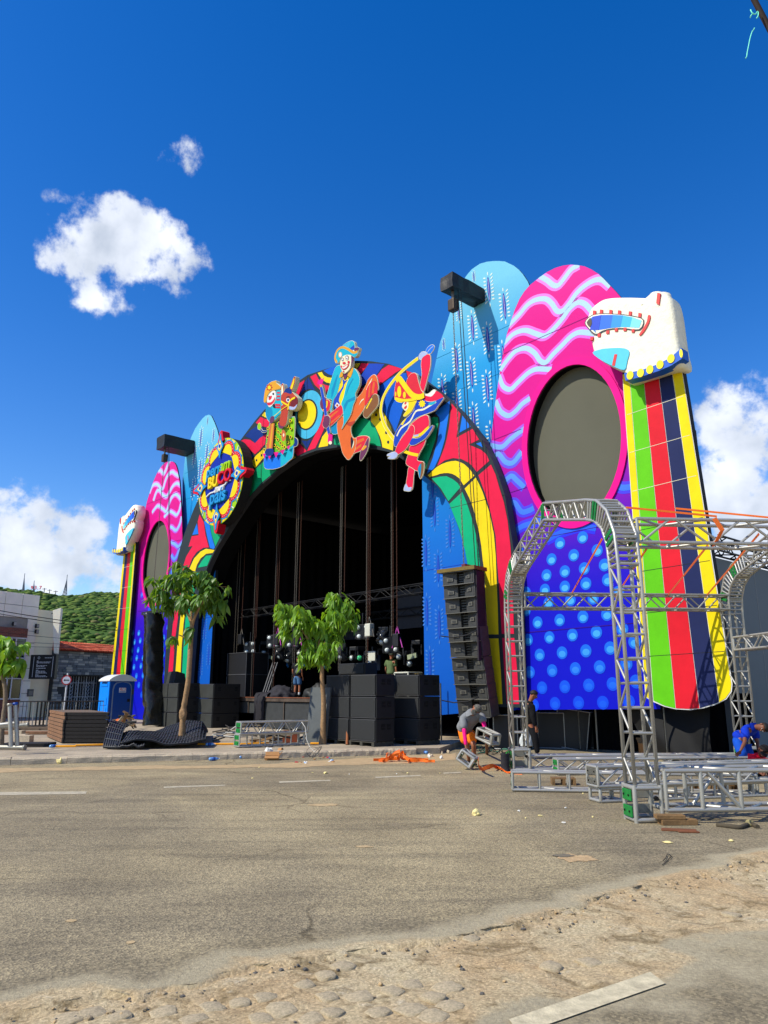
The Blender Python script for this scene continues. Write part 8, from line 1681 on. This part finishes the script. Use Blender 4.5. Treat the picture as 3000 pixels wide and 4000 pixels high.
# orange straps heaped on the road
def straps_heap(cx_, cy_, label, n, spread, seed):
    r_ = random.Random(seed); c = gnd(cx_, cy_); t = empty('strap_heap', label, 'straps', (c.x, c.y, 0))
    for k in range(n):
        pts = []; x, y = r_.gauss(0, spread), r_.gauss(0, spread * .4); a = r_.uniform(0, 6.28); z = .03 + .05 * r_.random()
        for q in range(9):
            pts.append((x, y, .015 + .24 * math.exp(-(x / spread) ** 2 * .6 - (y / spread) ** 2 * 2) * r_.uniform(.25, 1))); a += r_.uniform(-.9, .9); x += math.cos(a) * .09; y += math.sin(a) * .05
        bm = bmesh.new(); pr = None; pts = smooth_poly(pts, 3, False)
        for i_, p in enumerate(pts):
            w2 = Vector((0, .012 * math.sin(k), .03)); f = [bm.verts.new(Vector(p) + w2 + Zv(.03)), bm.verts.new(Vector(p) - w2 + Zv(.03))]
            if pr: bm.faces.new((pr[0], f[0], f[1], pr[1]))
            pr = f
        o = obj('strap', bm, STRAP, t); s_ = o.modifiers.new('thick', 'SOLIDIFY'); s_.thickness = .006
    for k in range(1):
        bm = bmesh.new(); pr = None
        for q in range(26):
            r__ = .035 + .0022 * q; a = q * .6; f = [bm.verts.new((math.cos(a) * r__, -.03, math.sin(a) * r__)), bm.verts.new((math.cos(a) * r__, .03, math.sin(a) * r__))]
            if pr: bm.faces.new((pr[0], f[0], f[1], pr[1]))
            pr = f
        o = obj('strap_roll', bm, STRAP, t, loc=(-spread * 1.5 + k * .3, -.05, .13), rot=(0, 0, R(15 - 40 * k))); s_ = o.modifiers.new('thick', 'SOLIDIFY'); s_.thickness = .005
    return t
straps_heap(1560, 2976, 'heap of tangled orange ratchet straps on the road before the subwoofers', 16, .17, 3)
w_ = [gnd(1868, 2965, .35), gnd(1872, 2995, .12), gnd(1890, 3005, .02), gnd(1925, 2992, .05), gnd(1955, 3000, .05), gnd(1975, 3012, .03), gnd(2000, 3018, .03)]; strap_(smooth_poly([tuple(p) for p in w_], 4, False), .07, 'orange strap trailing from the truss piece of the bending worker', 'orange straps trailing on the road'); w_ = [gnd(1885, 3005, .06), gnd(1920, 2990, .12), gnd(1945, 3000, .03), gnd(1980, 3016, .02), gnd(2040, 3022, .02)]; strap_(smooth_poly([tuple(p) for p in w_], 4, False), .07, 'second orange strap curling on the road beside the black spool', 'orange straps trailing on the road')
p = gnd(1975, 3012); sp_ = empty('rope_spool', 'black rope spool standing on the road by the left truss post', 'spool', (p.x, p.y, 0)); bm = bmesh.new(); lathe(bm, [(.1, 0), (.1, .02), (.085, .03), (.095, .08), (.085, .12), (.098, .17), (.088, .21), (.1, .26), (.09, .3), (.1, .34), (.1, .36)], 16); obj('coil', bm, CLOTH, sp_, True); rod('tie', (.02, 0, .35), (.06, .02, .40), .01, mat('tie_green', (60, 220, 60), .5, var=0), sp_, 5)
# cables by the line array
CGR = mat('cable_green', (60, 110, 90), .5, var=.2)
for i in range(12):
    p = gnd(rnd.uniform(1870, 1960), rnd.uniform(2930, 2950)); pts = [(0, 0, .02)]; a = rnd.uniform(0, 6)
    for q in range(7): a += rnd.uniform(-1, 1); pts.append((pts[-1][0] + math.cos(a) * .16, pts[-1][1] + math.sin(a) * .25, .02 + abs(rnd.gauss(0, .09))))
    o = tube('cable', smooth_poly(pts, 3, False), .011, CABLE if i % 3 else CGR, None, 5); o.location = (p.x, p.y, 0); tag(o, 'loose cable in the tangle on the ground behind the bending worker', 'cable', 'cable tangle by the speaker array')
w_ = smooth_poly([tuple(gnd(*q, .012)) for q in ((2588, 3378), (2600, 3368), (2615, 3352), (2622, 3344), (2608, 3336), (2600, 3352), (2590, 3362))], 4, False); o = tube('wire_scrap', [Vector(q) - Vector(w_[0]) for q in w_], .004, CABLE, None, 5); o.location = w_[0]; tag(o, 'short curled black wire on the road in the right foreground', 'wire')
w_ = smooth_poly([tuple(gnd(*q, .02)) for q in ((2800, 3222), (2850, 3228), (2890, 3232), (2930, 3220), (2960, 3230))], 4, False); o = tube('dark_rag', [Vector(q) - Vector(w_[0]) for q in w_], .03, mat('rag_brown', (70, 62, 48), .9, var=.3), None, 6); o.location = w_[0]; tag(o, 'twisted dark rag on the road under the big base truss', 'rag'); lump('foam_piece', 2925, 3226, .08, .05, mat('moss_foam', (140, 130, 90), .9, var=.2), 'dirty foam lump on the twisted rag under the base truss', 'foam', 'yellow foam pieces')
# pole and cord crossing the top right corner
YT = 5.2
pA, pB = at(2925, -40, YT), at(3020, 140, YT); ov = empty('overhead_pole', 'dark rusty overhead pole crossing the top right corner of the picture', 'pole', tuple(pA)); dd = (pB - pA); rod('shaft', dd * -4, dd * 4, .024, mat('dark_rusty_pole', (44, 30, 20), .8, .2, var=.4, vs=20), ov, 10)
CORD = mat('cord_mint', (120, 235, 200), .5, var=.05)
w_ = [at(2950, 62, YT - .03), at(2957, 66, YT - .04), at(2948, 108, YT - .02), at(2938, 124, YT), at(2930, 150, YT), at(2924, 180, YT), at(2919, 205, YT), at(2917, 220, YT), at(2912, 228, YT)]; s_ = smooth_poly([tuple(q - w_[0]) for q in w_], 3, False); cdd = empty('cord', 'thin mint green cord tied to the overhead pole and hanging down', 'cord', tuple(w_[0])); tube('strand', s_[6:], .0042, CORD, cdd, 5); 
kn_ = [at(2932, 38, YT - .03), at(2938, 50, YT - .035), at(2950, 56, YT - .035), at(2960, 44, YT - .03), at(2962, 60, YT - .035), at(2955, 72, YT - .03)]; tube('knot', smooth_poly([tuple(q - w_[0]) for q in kn_], 3, False), .005, CORD, cdd, 5); kn_ = [at(2941, 52, YT - .03), at(2934, 60, YT - .03), at(2930, 70, YT - .02)]; tube('tail', [q - w_[0] for q in kn_], .005, CORD, cdd, 5)
# ------------------------------------------------------------------ people
SKIN = mat('skin_brown', (150, 92, 62), .55, var=.06, vs=8); SKIN2 = mat('skin_dark', (112, 66, 44), .55, var=.06, vs=8); HAIR = mat('hair_black', (18, 15, 14), .7, var=.1)
def skinmesh(name, chains, m, parent, levels=2, root=None):
    key = {}; vs, es, rs = [], [], []
    def vid(p, r):
        k = (round(p[0], 3), round(p[1], 3), round(p[2], 3))
        if k not in key: key[k] = len(vs); vs.append(tuple(p)); rs.append(r)
        return key[k]
    for ch in chains:
        ids = [vid(p, r) for p, r in ch]
        for a, b in zip(ids, ids[1:]):
            if a != b: es.append((a, b))
    me = bpy.data.meshes.new(name); me.from_pydata(vs, es, []); me.materials.append(m); o = link(name, me, parent)
    sk = o.modifiers.new('skin', 'SKIN'); sk.use_smooth_shade = True; sk.branch_smoothing = .5
    lay = me.skin_vertices[0].data if me.skin_vertices else None
    if lay is None:
        bpy.context.view_layer.objects.active = o; bpy.ops.mesh.customdata_skin_add(); lay = me.skin_vertices[0].data
    for i, r in enumerate(rs): lay[i].radius = (r, r) if not isinstance(r, tuple) else r
    lay[0].use_root = True
    su = o.modifiers.new('sub', 'SUBSURF'); su.levels = su.render_levels = levels; return o
def hand_chain(w, h, up, r=.026, curl=.5):
    # palm from wrist w towards h, five separate fingers
    d = (h - w).normalized(); s = d.cross(up).normalized(); n_ = s.cross(d).normalized(); ch = []; palm = w + d * .075
    ch.append([(w, .027), (palm, .034)])
    for k, L in zip((-1.5, -.5, .5, 1.5), (.062, .075, .07, .055)):
        b = palm + s * k * .019 + d * .02; m_ = b + d * L * .55; t_ = m_ + d * L * .4 * (1 - curl) - n_ * L * .6 * curl
        ch.append([(palm, .034), (b, .010), (m_, .0095), (t_, .0075)])
    b = w + d * .035 + s * -.038; ch.append([(w + d * .03, .026), (b, .011), (b + d * .04 - n_ * .012, .0095)]); ch[0] = [(w, .027), (w + d * .03, .026), (palm, .034)]
    return ch
def person(label, J, loc, skin=SKIN, hair='short', build=1.0, cloth=(), group=None, look=None):
    J = {k: Vector(v) - Vector(loc) for k, v in J.items()}; t = empty('person', label, 'person', tuple(loc)); B = build
    mid = lambda a, b, u=.5: J[a].lerp(J[b], u)
    chains = []; pel, ch, nk, hd = J['pelvis'], J['chest'], J['neck'], J['head']; waist = pel.lerp(ch, .5)
    hdir = (hd - nk).normalized()
    chains.append([(pel, (.14 * B, .105 * B)), (waist, (.12 * B, .09 * B)), (ch, (.15 * B, .1 * B)), (nk - (nk - ch).normalized() * .04, .065), (nk, .055), (hd - hdir * .035, .078), (hd + hdir * .04, .094), (hd + hdir * .10, .066)])
    for s in ('l', 'r'):
        sh, el, wr, hn = J[s + 'sh'], J[s + 'el'], J[s + 'wr'], J[s + 'hand']
        chains.append([(ch, (.15 * B, .1 * B)), (sh, .058 * B), (sh.lerp(el, .45), .048 * B), (el, .038), (el.lerp(wr, .35), .038), (wr, .027)]); up_ = Vector((0, -1, .2))
        chains += hand_chain(wr, hn, up_)
        hp_, kn_, an = J[s + 'hip'], J[s + 'knee'], J[s + 'ankle']; toe = J[s + 'toe']
        chains.append([(pel, (.14 * B, .105 * B)), (hp_, .09 * B), (hp_.lerp(kn_, .45), .078 * B), (kn_, .056), (kn_.lerp(an, .35), .055), (an, .036)])
    body = skinmesh('body', chains, skin, t, 2)
    # shoes
    for s in ('l', 'r'):
        an, toe = J[s + 'ankle'], J[s + 'toe']; d = (toe - an); d.z = 0; d = d.normalized() if d.length > .01 else Vector((1, 0, 0)); f = an - Zv(.045)
        skinmesh('shoe', [[(f - d * .06, (.04, .04)), (f + d * .04, (.045, .036)), (f + d * .13, (.044, .028)), (f + d * .18, (.034, .022))], [(f - d * .06, (.04, .04)), (an + Zv(.05), .046)]], cloth[-1] if isinstance(cloth[-1], bpy.types.Material) else HAIR, t, 1)
    # face: nose, eyes, ears, hair
    lk_ = (J['look'] - hd) if 'look' in J else Vector((0, -1, 0)); lk_ = (lk_ - hdir * lk_.dot(hdir)).normalized(); sd_ = lk_.cross(hdir).normalized()
    bm = bmesh.new()
    def blob(c, rx, ry, rz, mi=0):
        r = bmesh.ops.create_icosphere(bm, subdivisions=2, radius=1)
        for v in r['verts']: q = v.co.copy(); v.co = c + sd_ * q.x * rx + lk_ * q.y * ry + hdir * q.z * rz
        for v in r['verts']:
            for f in v.link_faces: f.material_index = mi; f.smooth = True
    fc = hd + hdir * .02
    blob(fc + lk_ * .094 - hdir * .008, .014, .02, .024); blob(fc + lk_ * .085 - hdir * .052, .024, .012, .009, 1)
    for e in (-1, 1): blob(fc + lk_ * .082 + sd_ * e * .032 + hdir * .022, .015, .010, .009, 2); blob(fc + lk_ * .091 + sd_ * e * .032 + hdir * .022, .006, .004, .006, 3); blob(fc + sd_ * e * .092 + hdir * .0, .012, .022, .032); blob(fc + lk_ * .088 + sd_ * e * .032 + hdir * .04, .02, .008, .004, 3)
    obj('face', bm, [skin, mat('lips', (120, 60, 52), .6, var=0), mat('eye_white_m', (220, 215, 205), .4, var=0), HAIR], t)
    if hair:
        bm = bmesh.new(); bmesh.ops.create_icosphere(bm, subdivisions=3, radius=1)
        kill = []
        for v in bm.verts:
            q = v.co.copy(); v.co = fc + hdir * .028 + sd_ * q.x * .102 + lk_ * (q.y * .108 - .008) + hdir * q.z * .105
            if q.z < .12 - .5 * (q.y < -.1) + .25 * max(0, q.y): kill.append(v)
        bmesh.ops.delete(bm, geom=kill, context='VERTS'); o = obj('hair' if hair == 'short' else 'cap', bm, HAIR if hair == 'short' else hair, t, True); md = o.modifiers.new('thick', 'SOLIDIFY'); md.thickness = .012
        if hair != 'short':
            bm = bmesh.new(); bmesh.ops.create_icosphere(bm, subdivisions=2, radius=1)
            for v in bm.verts: q = v.co.copy(); v.co = fc + hdir * (.05 + q.z * .012) + lk_ * (.12 + q.y * .065) + sd_ * q.x * .075
            obj('cap_peak', bm, hair, t, True)
    # clothes: (kind, material)
    for item in cloth:
        if isinstance(item, bpy.types.Material): continue
        kind, m = item[0], item[1]
        if kind in ('shirt', 'longshirt'):
            ax = (ch - pel).normalized(); C0 = (.2 * B, .16 * B)
            cs = [[(pel - ax * .03, (.185 * B, .155 * B)), (pel + ax * .06, (.19 * B, .16 * B)), (waist, (.185 * B, .155 * B)), (ch, C0), (ch.lerp(nk, .6), (.15 * B, .12 * B)), (nk + ax * .01, .085)]]
            for s in ('l', 'r'):
                sh, el, wr = J[s + 'sh'], J[s + 'el'], J[s + 'wr']; cs.append([(ch, C0), (sh, .1 * B), (sh.lerp(el, .35), .09 * B), (sh.lerp(el, .7), .085 * B)] + ([(el, .075 * B), (el.lerp(wr, .5), .066), (el.lerp(wr, 1.0), .056)] if kind == 'longshirt' else []))
            skinmesh('shirt', cs, m, t, 2)
        if kind == 'sleeves':
            for s in ('l', 'r'):
                sh, el, wr = J[s + 'sh'], J[s + 'el'], J[s + 'wr']; skinmesh('sleeve', [[(sh.lerp(el, .5), .054), (el, .048), (el.lerp(wr, .45), .044), (el.lerp(wr, .97), .036)]], m, t, 1)
        if kind in ('shorts', 'trousers'):
            cs = [[(pel + (ch - pel) * .12, (.17 * B, .14 * B)), (pel, (.178 * B, .145 * B))]]
            for s in ('l', 'r'):
                hp_, kn_, an = J[s + 'hip'], J[s + 'knee'], J[s + 'ankle']; cs.append([(pel, (.178 * B, .145 * B)), (hp_, .115 * B), (hp_.lerp(kn_, .5), .11 * B), (hp_.lerp(kn_, .93), .105 * B)] + ([(kn_.lerp(an, .3), .085), (kn_.lerp(an, .7), .074), (kn_.lerp(an, .98), .066)] if kind == 'trousers' else []))
            skinmesh(kind, cs, m, t, 2)
        if kind == 'socks':
            for s in ('l', 'r'): kn_, an = J[s + 'knee'], J[s + 'ankle']; skinmesh('sock', [[(kn_.lerp(an, .55), .056), (kn_.lerp(an, .8), .05), (an, .046)]], m, t, 1)
    return t
def pose(px):                                     # joints given as (photo column, photo row, distance)
    J = {k: at(*v) for k, v in px.items()}; return J
FAB = lambda n, c: mat('fabric_' + n, c, .85, var=.14, vs=9, bump=.5, bs=14, spec=.2)
BOOT = mat('boot_dark', (36, 30, 28), .7, var=.2)
camo = mat('fabric_camo', (92, 88, 80), .85, var=.75, vs=30)
# 1 worker bending over a truss piece
J = pose(dict(pelvis=(1812, 2848, 17.75), chest=(1836, 2796, 17.45), neck=(1848, 2778, 17.28), head=(1860, 2772, 17.12), lsh=(1809, 2808, 17.4), lel=(1815, 2870, 17.2), lwr=(1820, 2915, 17.1), lhand=(1824, 2936, 17.1), rsh=(1880, 2796, 17.4), rel=(1893, 2836, 17.25), rwr=(1898, 2862, 17.1), rhand=(1902, 2878, 17.05), lhip=(1802, 2852, 17.75), lknee=(1824, 2908, 17.5), lankle=(1832, 2972, 17.8), rhip=(1830, 2854, 17.75), rknee=(1850, 2908, 17.4), rankle=(1853, 2976, 17.6), ltoe=(1840, 2982, 17.5), rtoe=(1864, 2986, 17.3), look=(1866, 2840, 15)))
b1 = gnd(1840, 2985)
person('bending worker in a grey shirt with magenta sleeves and orange shorts', J, (b1.x, b1.y, 0), SKIN, camo, 1.12, [('shorts', FAB('orange', (240, 120, 20))), ('sleeves', FAB('magenta', (225, 20, 120))), ('shirt', FAB('grey', (120, 122, 124))), BOOT])
pr = boxtruss('truss_piece', tuple(at(1878, 2862, 17.0)), tuple(at(1936, 2890, 16.6)), .22, .2, 'short truss piece lifted in the right hand of the bending worker', 1, 'ladder', ALUD, r=.03, group='truss pieces held by the worker')
boxtruss('truss_piece', tuple(at(1802, 2945, 17.0)), tuple(at(1850, 2980, 16.9)), .26, .22, 'short truss piece with green plates at the feet of the bending worker', 1, 'ladder', ALU, r=.03, green=[0, 1], group='truss pieces held by the worker')
o = rod('timber_prop', gnd(1902, 2946), at(1902, 2884, 17.6), .04, WOODR, None, 5); tag(o, 'short reddish wood stub standing under the lifted truss piece', 'timber')
# 2 man in black walking with a plastic bag
J = pose(dict(pelvis=(2066, 2828, 19.6), chest=(2064, 2768, 19.6), neck=(2072, 2737, 19.55), head=(2083, 2718, 19.5), lsh=(2046, 2756, 19.75), lel=(2042, 2800, 19.85), lwr=(2056, 2838, 19.7), lhand=(2060, 2852, 19.65), rsh=(2078, 2757, 19.35), rel=(2082, 2802, 19.3), rwr=(2092, 2838, 19.3), rhand=(2096, 2854, 19.3), lhip=(2058, 2836, 19.7), lknee=(2048, 2890, 19.7), lankle=(2022, 2944, 19.75), rhip=(2072, 2836, 19.5), rknee=(2092, 2888, 19.45), rankle=(2100, 2944, 19.45), ltoe=(2042, 2950, 19.7), rtoe=(2124, 2950, 19.4), look=(2220, 2760, 19.2)))
b2 = gnd(2066, 2962); blk = FAB('black', (18, 18, 20))
person('man in black clothes walking behind the left truss post with a plastic bag', J, (b2.x, b2.y, 0), SKIN, 'short', .98, [('longshirt', blk), ('trousers', FAB('black_trousers', (20, 20, 23))), BOOT])
c = at(2056, 2884, 19.5); bag = heap('plastic_bag', 'white plastic bag in the hand of the man in black', (c.x, c.y, c.z - .17), .15, .1, .36, mat('bag_white', (188, 192, 190), .5, var=.12, bump=.5, bs=12), .3, 3, 'bag')
# 3 man in blue leaning over the trusses at the right
J = pose(dict(pelvis=(2884, 2887, 16.65), chest=(2926, 2846, 16.45), neck=(2952, 2840, 16.35), head=(2976, 2842, 16.25), lsh=(2912, 2854, 16.25), lel=(2908, 2902, 16.05), lwr=(2893, 2932, 15.95), lhand=(2884, 2942, 15.95), rsh=(2946, 2854, 16.65), rel=(2960, 2904, 16.55), rwr=(2962, 2937, 16.35), rhand=(2964, 2950, 16.25), lhip=(2878, 2894, 16.55), lknee=(2902, 2948, 16.3), lankle=(2886, 2998, 16.7), rhip=(2892, 2894, 16.80), rknee=(2930, 2946, 16.6), rankle=(2918, 2996, 16.9), ltoe=(2906, 3006, 16.5), rtoe=(2938, 3004, 16.7), look=(3010, 2902, 15.75)))
b3 = gnd(2892, 3008)
person('man in a blue shirt and blue tracksuit leaning over the trusses at the right edge', J, (b3.x, b3.y, 0), SKIN2, 'short', 1.08, [('trousers', FAB('bluetrack', (10, 70, 170))), ('shirt', FAB('blueshirt', (8, 48, 170))), BOOT])
# 4 crouching worker in red and black
J = pose(dict(pelvis=(2930, 3005, 15.6), chest=(2958, 2968, 15.5), neck=(2972, 2950, 15.4), head=(2982, 2936, 15.3), lsh=(2938, 2966, 15.4), lel=(2938, 3000, 15.2), lwr=(2960, 3016, 15.0), lhand=(2972, 3020, 14.95), rsh=(2984, 2968, 15.6), rel=(2996, 3002, 15.4), rwr=(2998, 3020, 15.2), rhand=(3002, 3030, 15.1), lhip=(2922, 3008, 15.5), lknee=(2964, 2998, 15.1), lankle=(2950, 3034, 15.3), rhip=(2940, 3008, 15.7), rknee=(2985, 3002, 15.4), rankle=(2968, 3032, 15.6), ltoe=(2975, 3040, 15.1), rtoe=(2992, 3038, 15.4), look=(3020, 3010, 14)))
b4 = gnd(2950, 3040)
person('crouching worker in a red shirt and black cap at the right edge', J, (b4.x, b4.y, 0), SKIN2, FAB('blackcap', (26, 22, 22)), 1.1, [('trousers', FAB('darktrack', (24, 26, 34))), ('shirt', FAB('red', (214, 12, 44))), BOOT])
# people on the stage
def standing(px, ytop, yfoot, off, label, skin, hair, cloth, face=(0, -1), extra=None, build=1.0):
    x, z = FA.at(px, yfoot, -off); base = FA.w(x, off, DECKZ); Ht = 1.72; rt = Vector((face[1], -face[0], 0)).normalized() * -1; fw = Vector((face[0], face[1], 0)).normalized()
    q = lambda s, f, h: base + rt * s + fw * f + Zv(h * Ht)
    J = dict(pelvis=q(0, 0, .53), chest=q(0, .01, .74), neck=q(0, .02, .855), head=q(0, .04, .925), lsh=q(-.19, 0, .81), lel=q(-.24, -.02, .63), lwr=q(-.23, .06, .49), lhand=q(-.22, .09, .43), rsh=q(.19, 0, .81), rel=q(.24, -.02, .63), rwr=q(.2, .12, .5), rhand=q(.17, .18, .45), lhip=q(-.1, 0, .5), lknee=q(-.11, .03, .28), lankle=q(-.11, 0, .05), rhip=q(.1, 0, .5), rknee=q(.1, .03, .28), rankle=q(.11, -.02, .05), ltoe=q(-.13, .2, .0), rtoe=q(.14, .2, .0), look=q(0, 2, .9))
    return person(label, J, tuple(base), skin, hair, build, cloth)
standing(1160, 2560, 2707, .9, 'man on the stage in a black shirt, denim shorts and white socks', SKIN, 'short', [('shorts', FAB('denim', (70, 104, 140))), ('shirt', FAB('blacktee', (24, 24, 28))), ('socks', FAB('sock', (200, 200, 200))), BOOT], (.5, .86), build=1.05)
standing(1092, 2600, 2700, 5.5, 'dark silhouetted man deep in the stage', SKIN2, 'short', [('trousers', blk), ('shirt', blk), BOOT], (-.6, .3))
standing(1528, 2555, 2720, 1.9, 'man in a green shirt seen from behind on the stage right side', SKIN, FAB('capgrey', (70, 76, 64)), [('trousers', FAB('darkjean', (28, 32, 44))), ('shirt', FAB('green', (88, 104, 66))), BOOT], (.55, .83), build=1.05)
x, z = FA.at(1172, 2618, -.8); o = heap('waist_bag', 'small grey bag on the hip of the man in denim shorts', FA.w(x, .72, z - .1), .13, .09, .2, mat('bag_grey', (84, 92, 84), .7, var=.2), .15, 3, 'bag')
for o in C.objects:
    if o.name.startswith('street_tree'): o['group'] = 'young street trees'
